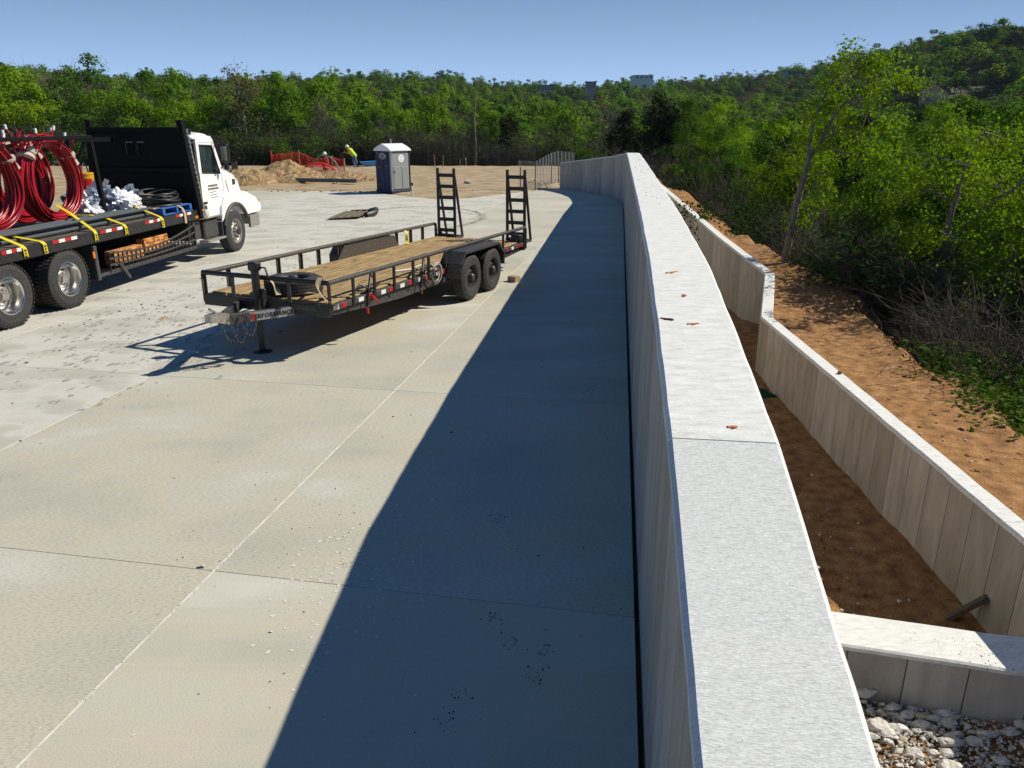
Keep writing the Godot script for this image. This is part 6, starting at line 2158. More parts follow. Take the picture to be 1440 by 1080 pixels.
	for k in 300:
		var x := r.randf_range(2.35, 4.7)
		var z := -5.86 + (x - 1.4) * 0.21 + 0.06 + pow(r.randf(), 1.2) * 1.35
		if x > 3.9 and r.randf() < 0.35:
			continue
		var s := 0.05 + 0.13 * pow(r.randf(), 2.2)
		var o := put(rocks[k % 6], "stone", M.rock if k % 7 else M.rock2, ru)
		o.basis = Basis.from_euler(Vector3(r.randf_range(-0.6, 0.6), r.randf() * TAU, r.randf_range(-0.6, 0.6))).scaled(Vector3(s * 1.6, s * 0.75, s * 1.05))
		o.position = Vector3(x - 3.4, s * 0.18 + 0.04 * r.randf() + 0.06 * float(x < 3.2), z + 4.6)
	var fines := []
	for k in 6500:
		var x := r.randf_range(2.2, 4.9)
		var z := -5.86 + (x - 1.4) * 0.21 + 0.04 + r.randf() * 1.5
		if x > 3.9 and r.randf() < 0.45:
			continue
		fines.append(spot(r, Vector3(x, -1.755 + 0.04 * r.randf(), z), 0.025 + 0.06 * r.randf() * r.randf()))
	scatter("rubble_chips", "small broken white rock chips among the rubble", "chips", rocks[4], M.rock, fines)
	# crumbs of mortar on the cross wall and the wall tops
	var mor := []
	for k in 260:
		var f := r.randf()
		var x := 3.55 + f * 0.9 + r.randfn() * 0.12
		mor.append(spot(r, Vector3(x, -1.198, -5.25 + (x - 3.57) * 0.2 - 0.02 - r.randf() * 0.42 ), 0.005 + 0.02 * r.randf() * r.randf()))
	for k in 40:
		var z := -11.6 + r.randfn() * 1.1
		mor.append(spot(r, Vector3(0.262 - 0.1335 * z + 0.03 + r.randf() * 0.38, wall_top(z), z), 0.01 + 0.03 * r.randf()))
	for k in 40:
		var z := r.randf_range(-16.0, -27.0)
		mor.append(spot(r, Vector3(0.262 - 0.1335 * z + 0.03 + r.randf() * 0.4, wall_top(z), z), 0.015 + 0.04 * r.randf()))
	for k in 26:
		var x := 0.69 + r.randf() * 0.37
		var zz := -3.07 - absf(r.randfn()) * 0.05
		mor.append(spot(r, Vector3(x, wall_top(zz), zz), 0.004 + 0.009 * r.randf()))
	for e in [[1.26, 2.005, -5.2], [1.23, 1.96, -4.85], [1.20, 1.95, -4.8], [1.08, 1.80, -3.12], [0.72, 1.66, -2.4], [0.77, 1.65, -2.35], [0.75, 1.635, -2.3], [0.8, 1.64, -2.25], [0.6, 1.53, -1.6]]:
		mor.append(spot(r, Vector3(e[0], wall_top(e[2]), e[2]), 0.014))
	scatter("mortar_crumbs", "dark crumbs of mortar lying on the tops of the concrete walls", "crumbs", rocks[5], M.clod, mor)
	# orange splinters on the wall top
	var n := 0
	for e in [[1.18, 2.004, -5.63, 0.12, 0.5, "longest orange wood splinter, next to the wall's curve"], [1.14, 1.957, -5.04, 0.06, 1.4, "short thick orange splinter lying beside dark crumbs"], [0.94, 1.92, -4.55, 0.085, -0.6, "dark brown forked splinter on the white wall top"], [1.08, 1.915, -4.46, 0.075, 0.2, "thin orange splinter near the dark forked one"], [0.96, 1.792, -3.12, 0.045, 0.1, "small red splinter next to the joint in the wall top"]]:
		var b := Mb.new()
		b.box(Vector3.ZERO, Vector3(e[3], 0.008, 0.018), Basis(Vector3.UP, e[4]), 0.002)
		b.box(Vector3(0.01, 0.005, 0.012), Vector3(e[3] * 0.6, 0.006, 0.01), Basis(Vector3.UP, e[4] + 0.35), 0.002)
		var o := obj(b, "wood_splinter", M.orange_bit if n != 2 else M.rust)
		o.position = Vector3(e[0], wall_top(e[2]) + 0.004, e[2])
		tag(o, e[5], "splinter")
		n += 1
	# plank leaning on the lower wall, green cloth in the trench
	var pk := Mb.new()
	pk.bar(Vector3(4.46, -1.80, -6.72), Vector3(4.715, -1.42, -6.55), 0.1, 0.045, 0.004)
	tag(obj(pk, "wooden_plank", M.old_board), "short weathered plank leaning on the lower wall in the trench", "plank")
	var gc := Mb.new()
	var nz := noise(77, 2.2, 3)
	var rows := []
	for i in 15:
		var row := []
		for j in 19:
			var a := TAU * j / 18
			var q := i / 14.0
			var rr := 0.26 * q * (1.0 + 0.5 * nz.get_noise_2d(cos(a) * 1.2, sin(a) * 1.2))
			row.append(Vector3(cos(a) * rr * 1.2, 0.14 * (1.0 - q * q) * (0.8 + 1.1 * nz.get_noise_2d(cos(a) * q * 2.0 + 5.0, sin(a) * q * 2.0)) + 0.01, sin(a) * rr * 0.8))
		rows.append(row)
	for i in 14:
		for j in 18:
			gc.quad(rows[i][j], rows[i][j + 1], rows[i + 1][j + 1], rows[i + 1][j], Vector3.UP)
	var go := obj(gc, "cloth", M.green_cloth)
	go.position = Vector3(4.62, -1.78, -13.4)
	tag(go, "crumpled dark green cloth on the trench soil by the lower wall", "cloth")
	var cl := put(rocks[1], "soil_clod", M.clod_red)
	cl.position = Vector3(5.0, -0.57, -11.2)
	cl.scale = Vector3(0.1, 0.1, 0.1)
	tag(cl, "single dark red clod sitting on the lower wall's top", "clod")

# ---------------------------------------------------------------- people
# bones: [a, b, ra, rb]; a smooth union of tapered capsules meshed as surface nets
func body_mesh(bones: Array, cell: float, grow: float, k := 0.05) -> Mb:
	var lo := Vector3(1e9, 1e9, 1e9)
	var hi := -lo
	for b in bones:
		for e in 2:
			var rr: float = b[2 + e] + grow + 2.0 * cell
			lo = lo.min(b[e] - Vector3.ONE * rr)
			hi = hi.max(b[e] + Vector3.ONE * rr)
	var n := Vector3i(((hi - lo) / cell).ceil())
	var f := PackedFloat32Array()
	f.resize((n.x + 1) * (n.y + 1) * (n.z + 1))
	var id := func(x: int, y: int, z: int) -> int: return (x * (n.y + 1) + y) * (n.z + 1) + z
	for x in n.x + 1:
		for y in n.y + 1:
			for z in n.z + 1:
				var p := lo + Vector3(x, y, z) * cell
				var d := 1e3
				for b in bones:
					var ab: Vector3 = b[1] - b[0]
					var t: float = clampf((p - b[0]).dot(ab) / maxf(ab.length_squared(), 1e-9), 0.0, 1.0)
					var q: float = p.distance_to(b[0] + ab * t) - lerpf(b[2], b[3], t) - grow
					var h: float = clampf(0.5 + 0.5 * (d - q) / k, 0.0, 1.0)
					d = lerpf(d, q, h) - k * h * (1.0 - h) if d < 1e2 else q
				f[id.call(x, y, z)] = d
	var vert := {}
	for x in n.x:
		for y in n.y:
			for z in n.z:
				var inside := 0
				var sum := Vector3.ZERO
				var cnt := 0
				var c := []
				for e in 8:
					c.append(f[id.call(x + (e & 1), y + ((e >> 1) & 1), z + (e >> 2))])
					if c[e] < 0.0: inside += 1
				if inside == 0 or inside == 8:
					continue
				for e in [[0, 1], [2, 3], [4, 5], [6, 7], [0, 2], [1, 3], [4, 6], [5, 7], [0, 4], [1, 5], [2, 6], [3, 7]]:
					var fa: float = c[e[0]]
					var fb: float = c[e[1]]
					if (fa < 0.0) != (fb < 0.0):
						var t := fa / (fa - fb)
						var pa := Vector3(e[0] & 1, (e[0] >> 1) & 1, e[0] >> 2)
						var pb := Vector3(e[1] & 1, (e[1] >> 1) & 1, e[1] >> 2)
						sum += pa.lerp(pb, t)
						cnt += 1
				vert[Vector3i(x, y, z)] = lo + (Vector3(x, y, z) + sum / cnt) * cell
	var m := Mb.new()
	for v in vert:
		for ax in 3:
			var e := Vector3i()
			e[ax] = 1
			var a1 := Vector3i()
			a1[(ax + 1) % 3] = 1
			var a2 := Vector3i()
			a2[(ax + 2) % 3] = 1
			var f0: float = f[id.call(v.x, v.y, v.z)]
			var f1: float = f[id.call(v.x + e.x, v.y + e.y, v.z + e.z)]
			if (f0 < 0.0) == (f1 < 0.0):
				continue
			if not (vert.has(v - a1) and vert.has(v - a2) and vert.has(v - a1 - a2)):
				continue
			m.quad(vert[v], vert[v - a1], vert[v - a1 - a2], vert[v - a2], Vector3(e) * (1.0 if f0 < 0.0 else -1.0))
	return m

func build_people() -> void:
	# bent over a tripod, facing -x
	var w := thing("person", "person in a yellow vest, jeans and white helmet bending over a tripod", "person", Vector3(-10.95, 0.0, -55.6), 0.25)
	var hipL := Vector3(0.02, 0.82, -0.09)
	var hipR := Vector3(0.02, 0.82, 0.09)
	var chest := Vector3(-0.24, 1.18, 0)
	var neck := Vector3(-0.36, 1.32, 0)
	var head := Vector3(-0.44, 1.42, 0)
	var torso := [[Vector3(0.02, 0.86, 0), chest, 0.14, 0.16], [chest, Vector3(-0.31, 1.26, 0), 0.15, 0.12]]
	var legs := [[hipL, Vector3(-0.06, 0.45, -0.11), 0.095, 0.065], [Vector3(-0.06, 0.45, -0.11), Vector3(0.04, 0.08, -0.12), 0.062, 0.045], [hipR, Vector3(0.1, 0.46, 0.12), 0.095, 0.065], [Vector3(0.1, 0.46, 0.12), Vector3(0.24, 0.08, 0.13), 0.062, 0.045]]
	var arms := []
	for s in [-1.0, 1.0]:
		arms += [[Vector3(-0.28, 1.24, 0.17 * s), Vector3(-0.42, 1.02, 0.22 * s), 0.055, 0.042], [Vector3(-0.42, 1.02, 0.22 * s), Vector3(-0.62, 1.1, 0.1 * s), 0.04, 0.03]]
		for k in 4:
			arms.append([Vector3(-0.62, 1.1, 0.1 * s), Vector3(-0.72, 1.09 - 0.02 * k, 0.08 * s + 0.012 * k * s), 0.018, 0.011])
		arms.append([Vector3(-0.62, 1.1, 0.1 * s), Vector3(-0.66, 1.14, 0.07 * s), 0.016, 0.011])
	var feet := [[Vector3(0.04, 0.05, -0.12), Vector3(-0.12, 0.035, -0.13), 0.045, 0.035], [Vector3(0.24, 0.05, 0.13), Vector3(0.09, 0.035, 0.15), 0.045, 0.035]]
	var skull := [[neck, head, 0.05, 0.08], [head, head + Vector3(-0.03, -0.06, 0), 0.095, 0.075], [head + Vector3(-0.09, -0.02, 0), head + Vector3(-0.12, -0.03, 0), 0.016, 0.012], [head + Vector3(0, 0, -0.09), head + Vector3(0, -0.02, -0.095), 0.02, 0.015], [head + Vector3(0, 0, 0.09), head + Vector3(0, -0.02, 0.095), 0.02, 0.015]]
	obj(body_mesh(torso + legs + arms + feet + skull, 0.026, 0.0, 0.03), "body", M.skin, w)
	obj(body_mesh(torso, 0.03, 0.022), "vest", M.vest, w)
	obj(body_mesh(legs, 0.03, 0.016, 0.04), "jeans", M.jeans, w)
	obj(body_mesh(feet, 0.03, 0.014), "boots", M.hair, w)
	var hm := Mb.new()
	hm.lathe([Vector2(0.16, -0.01), Vector2(0.155, 0.005), Vector2(0.122, 0.012), Vector2(0.118, 0.06), Vector2(0.09, 0.11), Vector2(0.045, 0.135), Vector2(0.0, 0.14)], Transform3D(Basis(Vector3(0, 0, 1), 0.25), head + Vector3(0, 0.03, 0)), 18)
	obj(hm, "helmet", M.helmet, w)
	var tp3 := thing("tripod", "red and white survey tripod in front of the bending person", "tripod", Vector3(-11.75, 0.0, -55.4))
	for e in [[-0.35, 0.25], [0.3, 0.3], [-0.02, -0.35]]:
		one_tube([Vector3(e[0], -0.02, e[1]), Vector3(e[0] * 0.5, 0.55, e[1] * 0.5)], 0.028, "leg", M.orange_net, tp3, 6)
		one_tube([Vector3(e[0] * 0.5, 0.55, e[1] * 0.5), Vector3(e[0] * 0.1, 1.08, e[1] * 0.1)], 0.034, "leg_top", M.rust, tp3, 6)
	one_box(Vector3(0, 1.11, 0), Vector3(0.16, 0.06, 0.16), "head_plate", M.black, tp3, 0.01)
	one_box(Vector3(0, 1.24, 0), Vector3(0.14, 0.2, 0.16), "instrument", M.black, tp3, 0.03)
	# standing behind the orange net, only the upper part shows
	var v := thing("person", "person in dark clothes and a white helmet standing behind the red net fence", "person", Vector3(-11.95, -0.45, -51.2), -0.4)
	var t2 := [[Vector3(0, 0.88, 0), Vector3(0, 1.28, 0), 0.14, 0.16], [Vector3(0, 1.28, 0), Vector3(0, 1.38, 0), 0.14, 0.09]]
	var l2 := []
	var a2 := []
	var f2 := []
	for s in [-1.0, 1.0]:
		l2 += [[Vector3(0.09 * s, 0.85, 0), Vector3(0.1 * s, 0.46, 0.03), 0.095, 0.065], [Vector3(0.1 * s, 0.46, 0.03), Vector3(0.11 * s, 0.08, 0), 0.062, 0.045]]
		a2 += [[Vector3(0.18 * s, 1.34, 0), Vector3(0.25 * s, 1.06, 0.04), 0.055, 0.042], [Vector3(0.25 * s, 1.06, 0.04), Vector3(0.2 * s, 0.9, 0.2), 0.04, 0.03]]
		for k in 4:
			a2.append([Vector3(0.2 * s, 0.9, 0.2), Vector3((0.17 + 0.015 * k) * s, 0.86, 0.29), 0.018, 0.011])
		a2.append([Vector3(0.2 * s, 0.9, 0.2), Vector3(0.15 * s, 0.92, 0.25), 0.016, 0.011])
		f2.append([Vector3(0.11 * s, 0.05, 0), Vector3(0.12 * s, 0.035, 0.16), 0.045, 0.035])
	var hd := Vector3(0, 1.56, 0.02)
	var s2 := [[Vector3(0, 1.38, 0), hd, 0.05, 0.08], [hd, hd + Vector3(0, -0.06, 0.03), 0.095, 0.075], [hd + Vector3(0, -0.02, 0.09), hd + Vector3(0, -0.03, 0.12), 0.016, 0.012]]
	obj(body_mesh(t2 + l2 + a2 + f2 + s2, 0.028, 0.0, 0.03), "body", M.skin, v)
	obj(body_mesh(t2, 0.03, 0.02), "shirt", M.shirt_dark, v)
	obj(body_mesh(l2, 0.03, 0.016, 0.04), "trousers", M.jeans, v)
	obj(body_mesh(f2, 0.03, 0.014), "boots", M.hair, v)
	var h2 := Mb.new()
	h2.lathe([Vector2(0.16, -0.01), Vector2(0.155, 0.005), Vector2(0.122, 0.012), Vector2(0.118, 0.06), Vector2(0.09, 0.11), Vector2(0.045, 0.135), Vector2(0.0, 0.14)], Transform3D(Basis.IDENTITY, hd + Vector3(0, 0.03, 0)), 18)
	obj(h2, "helmet", M.helmet, v)

# ---------------------------------------------------------------- things in the yard
func net_fence(root: Node3D, pts: Array, h: Array, dx: float, rows: int, rad: float, m: Material, called: String, wave := 0.0) -> void:
	# diagonal wires between a bottom and a top line
	var total := 0.0
	var acc := [0.0]
	for i in pts.size() - 1:
		total += pts[i].distance_to(pts[i + 1])
		acc.append(total)
	var n := int(total / dx)
	var at := func(s: float, f: float) -> Vector3:
		var q: float = clampf(s * dx, 0.0, total)
		for i in pts.size() - 1:
			if q <= acc[i + 1] or i == pts.size() - 2:
				var t: float = clampf((q - acc[i]) / (acc[i + 1] - acc[i]), 0.0, 1.0)
				var d: Vector3 = (pts[i + 1] - pts[i]).normalized()
				var side := Vector3(-d.z, 0, d.x)
				return pts[i].lerp(pts[i + 1], t) + Vector3(0, lerpf(h[i], h[i + 1], t) * f, 0) + side * wave * sin(s * 0.9 + f * 3.0) * (0.3 + f)
		return Vector3.ZERO
	var b := Mb.new()
	for k in n + 1:
		for s in [-1, 1]:
			var line := []
			for j in rows + 1:
				line.append(at.call(float(k) + s * (j % 2 - 0.5) * 0.95, float(j) / rows))
			b.tube(line, rad, 3, false)
	tag(obj(b, called, m, root), "", "", "", "stuff")

func build_yard() -> void:
	var r := RandomNumberGenerator.new()
	r.seed = 707
	# portable toilet: +z is its door side, -x the side with the oval sign
	var t := thing("portable_toilet", "navy portable toilet with a grey door and a white domed roof", "toilet", Vector3(-5.41, 0.02, -36.27), deg_to_rad(47.8))
	one_box(Vector3(0, 0.06, 0), Vector3(1.16, 0.12, 1.16), "base", M.toilet_blue, t, 0.02)
	one_box(Vector3(-0.02, 1.0, -0.03), Vector3(1.07, 1.78, 1.05), "cabin", M.toilet_blue, t, 0.02)
	for s in [-0.53, 0.53]:
		one_box(Vector3(s, 1.0, 0.51), Vector3(0.07, 1.78, 0.09), "corner_post", M.toilet_grey if s < 0 else M.toilet_blue, t, 0.012)
	for e in [-0.33, 0.0, 0.33]:
		one_box(Vector3(-0.565, 0.95, e), Vector3(0.02, 1.6, 0.05), "side_rib", M.toilet_blue, t, 0.008)
	var door := one_box(Vector3(0, 0.93, 0.515), Vector3(0.96, 1.56, 0.05), "door", M.toilet_grey, t, 0.008)
	one_box(Vector3(-0.2, 0.66, 0.545), Vector3(0.44, 0.98, 0.02), "door_panel", M.toilet_grey, t, 0.008)
	one_box(Vector3(0.25, 0.66, 0.545), Vector3(0.36, 0.98, 0.02), "door_panel", M.toilet_grey, t, 0.008)
	one_box(Vector3(-0.36, 0.92, 0.555), Vector3(0.05, 0.1, 0.03), "door_latch", M.ink, t, 0.006)
	one_box(Vector3(0, 1.80, 0.52), Vector3(0.94, 0.12, 0.05), "vent_band", M.toilet_grey, t, 0.006)
	for k in 7:
		one_box(Vector3(-0.36 + 0.12 * k, 1.80, 0.548), Vector3(0.07, 0.05, 0.006), "vent_slot", M.ink, t, 0.0)
	var disc := Mb.new()
	disc.lathe([Vector2(0.17, 0.0), Vector2(0.17, 0.006), Vector2(0.0, 0.006)], Transform3D(Basis(Vector3.RIGHT, PI / 2), Vector3(0.05, 1.5, 0.541)), 24)
	obj(disc, "round_sign", M.sticker_white, t)
	for e in [[-0.06, 0.05, 0.05, 0.02], [0.06, 0.05, 0.05, 0.02], [0.0, -0.07, 0.12, 0.02]]:
		one_box(Vector3(0.05 + e[0], 1.5 + e[1], 0.549), Vector3(e[2], e[3], 0.003), "sign_mark", M.ink_soft, t, 0.0)
	var oval := Mb.new()
	oval.lathe([Vector2(0.2, 0.0), Vector2(0.2, 0.008), Vector2(0.0, 0.008)], Transform3D(Basis(Vector3(0, 0, 1.35), Vector3(-1, 0, 0), Vector3(0, -0.68, 0)), Vector3(-0.575, 1.6, 0.0)), 26)
	obj(oval, "oval_sign", M.sticker, t)
	for e in [[0.02, 0.2], [-0.05, 0.15]]:
		one_box(Vector3(-0.585, 1.6 + e[0], 0.0), Vector3(0.003, 0.03, e[1]), "sign_mark", M.toilet_blue, t, 0.0)
	for e in [[1.72, -0.36], [1.12, -0.26], [1.18, 0.3], [0.35, -0.3]]:
		one_box(Vector3(-0.58, e[0], e[1]), Vector3(0.01, 0.06, 0.05), "rivet", M.sticker, t, 0.0)
	var rf := Mb.new()
	var arch := PackedVector2Array()
	for k in 11:
		var f := k / 10.0
		arch.append(Vector2(lerpf(-0.6, 0.6, f), 1.86 + 0.27 * pow(1.0 - absf(f * 2.0 - 1.0), 0.75)))
	arch.append(Vector2(0.6, 1.82))
	arch.append(Vector2(-0.6, 1.82))
	rf.prism(arch, Transform3D(Basis(Vector3(0, 0, -1), Vector3(0, 1, 0), Vector3(1, 0, 0)), Vector3(0.6, 0, 0)), 1.2)
	obj(rf, "roof", M.toilet_roof, t)
	one_tube([Vector3(0.3, 2.0, -0.45), Vector3(0.3, 2.32, -0.45)], 0.04, "vent_pipe", M.sticker, t, 8)
	# soil heaps
	var small := noise(8, 0.8, 5)
	for e in [[-12.3, -43.2, 2.3, 2.0, 1.12, "taller heap of stony tan soil in front of the red net"], [-14.1, -41.4, 2.0, 1.6, 0.92, "broad heap of stony tan soil behind the truck's hood"], [-9.6, -43.8, 2.6, 1.4, 0.5, "low spread of stony tan soil under the orange pipes"]]:
		var b := Mb.new()
		grid(b, -1.25, 1.25, 44, 1.25, -1.25, 44, func(x: float, z: float) -> float:
			var d := sqrt(x * x + z * z)
			var px: float = e[0] + x * e[2]
			var pz: float = e[1] + z * e[3]
			return e[4] * (pow(maxf(0.0, 1.0 - d * 0.86), 0.9)) * (1.0 + 0.35 * small.get_noise_2d(px * 0.9, pz * 0.9)) + 0.13 * small.get_noise_2d(px * 3.1, pz * 3.1) * smoothstep(1.25, 0.7, d) - smoothstep(0.95, 1.25, d) * 0.25)
		var hp := thing("soil_heap", e[5], "soil heap", Vector3(e[0], 0.02, e[1]))
		var mo := obj(b, "mound", M.heap, hp)
		mo.scale = Vector3(e[2], 1.0, e[3])
		var bits := MultiMesh.new()
		bits.transform_format = MultiMesh.TRANSFORM_3D
		bits.mesh = rocks[4]
		bits.instance_count = 130
		for k in 130:
			var a := r.randf() * TAU
			var q := sqrt(r.randf()) * 1.05
			var y: float = e[4] * pow(maxf(0.0, 1.0 - q * 0.86), 0.9)
			bits.set_instance_transform(k, spot(r, Vector3(cos(a) * q * e[2], y + 0.02, sin(a) * q * e[3]), 0.05 + 0.16 * pow(r.randf(), 2.0)))
		var bo := MultiMeshInstance3D.new()
		bo.name = "stones"
		bo.multimesh = bits
		bo.material_override = M.rock2
		hp.add_child(bo, true)
		tag(bo, "", "", "", "stuff")
	# red plastic net fence on posts
	var nf := thing("net_fence", "red plastic net fence sagging between posts behind the soil heaps", "fence")
	net_fence(nf, [Vector3(-15.0, 0.1, -50), Vector3(-13.4, 0.1, -50.4), Vector3(-12.3, 0.05, -50.2), Vector3(-11.2, 0.05, -49.8), Vector3(-10.4, 0.05, -49.6)], [1.05, 1.2, 0.8, 1.0, 0.75], 0.09, 10, 0.014, M.orange_net, "netting", 0.06)
	for e in [[-15.0, -50.0, 1.35], [-13.4, -50.4, 1.4], [-11.2, -49.8, 1.1], [-10.4, -49.6, 0.95]]:
		one_tube([Vector3(e[0], -0.1, e[1]), Vector3(e[0], e[2], e[1])], 0.035, "post", M.orange_pipe if e[0] < -14.5 else M.wood_stake, nf, 6)
	# arching pipes
	for e in [[[[-12.2, 0.3, -46], [-11.9, 0.6, -46], [-11.46, 0.78, -46], [-10.85, 0.78, -46], [-10.25, 0.49, -46], [-9.9, 0.05, -46]], 0.055, "thick orange pipe arching over the low soil spread", M.orange_pipe],
		[[[-11.9, 0.35, -45.4], [-11.5, 0.65, -45.6], [-11.0, 0.68, -45.9], [-10.6, 0.5, -46.3]], 0.04, "thinner red pipe bowed beneath the thick orange pipe", M.orange_net],
		[[[-11.5, 0.45, -44.6], [-11.35, 0.42, -44.2], [-11.2, 0.2, -43.9], [-11.1, 0.1, -43.8]], 0.045, "short red pipe end drooping over the soil heap", M.orange_net],
		[[[-11.75, 0.5, -47], [-11.6, 0.9, -47], [-11.2, 1.2, -47], [-10.8, 1.18, -47], [-10.4, 0.85, -47], [-10.15, 0.35, -47]], 0.035, "grey green hose standing up in a high arch", M.green_hose]]:
		var cv := Curve3D.new()
		for i in e[0].size():
			var a: Array = e[0][maxi(i - 1, 0)]
			var c: Array = e[0][mini(i + 1, e[0].size() - 1)]
			var tn := Vector3(c[0] - a[0], c[1] - a[1], c[2] - a[2]) * 0.17
			cv.add_point(Vector3(e[0][i][0], e[0][i][1], e[0][i][2]), -tn, tn)
		var fine := []
		for k in 25:
			fine.append(cv.sample_baked(cv.get_baked_length() * k / 24.0, true))
		var b := Mb.new()
		b.tube(fine, e[1], 8)
		tag(obj(b, "arched_pipe", e[3]), e[2], "pipe")
	# long pipe on the ground
	var lp := Mb.new()
	lp.tube([Vector3(-13.83, 0.22, -41.9), Vector3(-8.04, 0.18, -41.1)], 0.1, 12)
	tag(obj(lp, "drain_pipe", M.pipe_grey), "long dark grey pipe lying in front of the soil heaps", "pipe")
	for e in [[-12.9, -41.78], [-9.2, -41.27]]:
		var b := Mb.new()
		b.box(Vector3(e[0], 0.06, e[1]), Vector3(0.14, 0.12, 0.6), Basis.IDENTITY, 0.01)
		tag(obj(b, "wood_block", M.wood_stake), "wooden block holding up the long grey pipe", "block", "blocks under the grey pipe")
	# blue tub on a dark frame
	var tb := thing("wheelbarrow", "blue tray of a wheelbarrow tipped on its dark frame beside the toilet", "wheelbarrow", Vector3(-9.95, 0.0, -55.4), 0.25)
	var tray := Mb.new()
	tray.loft([[Vector3(-0.35, 0.2, -0.25), Vector3(0.35, 0.16, -0.25), Vector3(0.35, 0.16, 0.25), Vector3(-0.35, 0.2, 0.25)], [Vector3(-0.6, 0.46, -0.38), Vector3(0.6, 0.52, -0.38), Vector3(0.6, 0.52, 0.38), Vector3(-0.6, 0.46, 0.38)]])
	obj(tray, "tray", M.blue_tub, tb)
	for s in [-0.22, 0.22]:
		one_tube([Vector3(-0.9, 0.1, s * 1.3), Vector3(0.5, 0.16, s * 0.6), Vector3(0.75, 0.2, s * 0.2)], 0.025, "handle", M.steel_post, tb, 6)
		one_tube([Vector3(-0.2, 0.15, s), Vector3(-0.3, -0.02, s)], 0.02, "leg", M.steel_post, tb, 6)
	var bw := Mb.new()
	bw.lathe([Vector2(0.1, -0.04), Vector2(0.18, -0.04), Vector2(0.19, 0.0), Vector2(0.18, 0.04), Vector2(0.1, 0.04)], Transform3D(Basis(Vector3.RIGHT, PI / 2), Vector3(0.72, 0.18, 0)), 16)
	obj(bw, "wheel", M.rubber, tb)
	var sheet := Mb.new()
	sheet.box(Vector3(-10.75, 0.06, -55.0), Vector3(1.0, 0.1, 0.5), Basis(Vector3.UP, 0.2), 0.02)
	sheet.box(Vector3(-10.6, 0.13, -55.05), Vector3(0.7, 0.05, 0.35), Basis(Vector3.UP, -0.1), 0.02)
	tag(obj(sheet, "board_stack", M.old_board), "low dark stack of boards next to the blue wheelbarrow", "boards")
	# stakes, marker pipe, boulder
	for e in [[-5.27, -54.7, 1.0, 1, "orange tipped survey stake at the far side of the yard"], [-4.75, -54.6, 0.95, 0, "plain wooden survey stake standing next to the orange tipped one"], [-3.67, -56.0, 0.7, 0, "short leaning wooden stake beside the far mesh fence"], [-3.2, -56.0, 0.75, 2, "white tipped wooden stake by the far mesh fence"], [-13.0, -45.6, 0.95, 0, "pale stake standing in the soil spread by the grey pipe"]]:
		var o := thing("survey_stake", e[4], "stake", Vector3(e[0], 0.0, e[1]))
		o.rotation.z = 0.05 if e[3] != 0 else -0.08
		one_box(Vector3(0, e[2] * 0.5 - 0.05, 0), Vector3(0.05, e[2], 0.04), "shaft", M.wood_stake, o, 0.004)
		if e[3] > 0:
			one_box(Vector3(0, e[2] - 0.12, 0), Vector3(0.056, 0.16, 0.046), "tip", M.orange_pipe if e[3] == 1 else M.pvc, o, 0.004)
	var pv := thing("marker_pipe", "white upright pipe with a black cap next to the toilet", "pipe", Vector3(-4.4, 0.0, -34.75))
	one_tube([Vector3(0, -0.05, 0), Vector3(0.02, 0.42, 0)], 0.028, "pipe", M.pvc, pv, 8)
	one_tube([Vector3(0.02, 0.42, 0), Vector3(0.02, 0.55, 0)], 0.045, "cap", M.ink, pv, 8)
	var st := put(rocks[2], "boulder", M.rock)
	st.position = Vector3(-2.33, 0.12, -41.3)
	st.scale = Vector3(0.5, 0.4, 0.4)
	tag(st, "single pale boulder lying on the graded yard soil", "boulder")
	# fabric over a drain in the pavement
	var dr := thing("drain_cover", "brown filter fabric with pale creases laid over a pavement drain", "drain cover", Vector3(-5.5, 0.0, -26.4))
	var fb := Mb.new()
	var q := [Vector3(-0.62, 0.02, 0.75), Vector3(0.42, 0.05, 0.4), Vector3(0.62, 0.1, -1.0), Vector3(-0.35, 0.1, -0.85)]
	for i in 10:
		for j in 6:
			var f := func(a: float, c: float) -> Vector3:
				var p: Vector3 = q[0].lerp(q[1], a).lerp(q[3].lerp(q[2], a), c)
				return p + Vector3(0, 0.025 * absf(sin(a * 13.0)) + 0.012, 0)
			fb.quad(f.call(i / 10.0, j / 6.0), f.call((i + 1) / 10.0, j / 6.0), f.call((i + 1) / 10.0, (j + 1) / 6.0), f.call(i / 10.0, (j + 1) / 6.0), Vector3.UP)
	obj(fb, "fabric", M.fabric_dark, dr)
	for a in [0.2, 0.38, 0.6, 0.82]:
		one_tube([q[0].lerp(q[1], a) + Vector3(0, 0.045, 0), q[3].lerp(q[2], a + 0.03) + Vector3(0, 0.04, 0)], 0.007, "crease", M.strap_tan, dr, 5)
	one_tube([Vector3(-0.1, 0.1, -0.9), Vector3(0.2, 0.11, -0.97), Vector3(0.6, 0.12, -1.02)], 0.06, "hem_roll", M.hose_black, dr, 8)
	one_tube([Vector3(0.55, 0.1, -1.0), Vector3(0.78, 0.17, -0.8), Vector3(0.8, 0.13, -0.4), Vector3(0.55, 0.07, -0.15)], 0.11, "end_roll", M.hose_black, dr, 8)
	# wire fence beyond the end of the long wall
	var wf := thing("wire_fence", "loose pale wire fence on thin dark posts at the long wall's end", "fence")
	net_fence(wf, [Vector3(0.3, 0.0, -37.5), Vector3(1.1, 0.0, -37.6), Vector3(2.0, 0.0, -40.4), Vector3(2.45, 0.0, -41.5), Vector3(3.4, 0.0, -43.5)], [1.35, 1.3, 1.6, 1.65, 1.5], 0.075, 14, 0.0035, M.wire, "wire_mesh", 0.05)
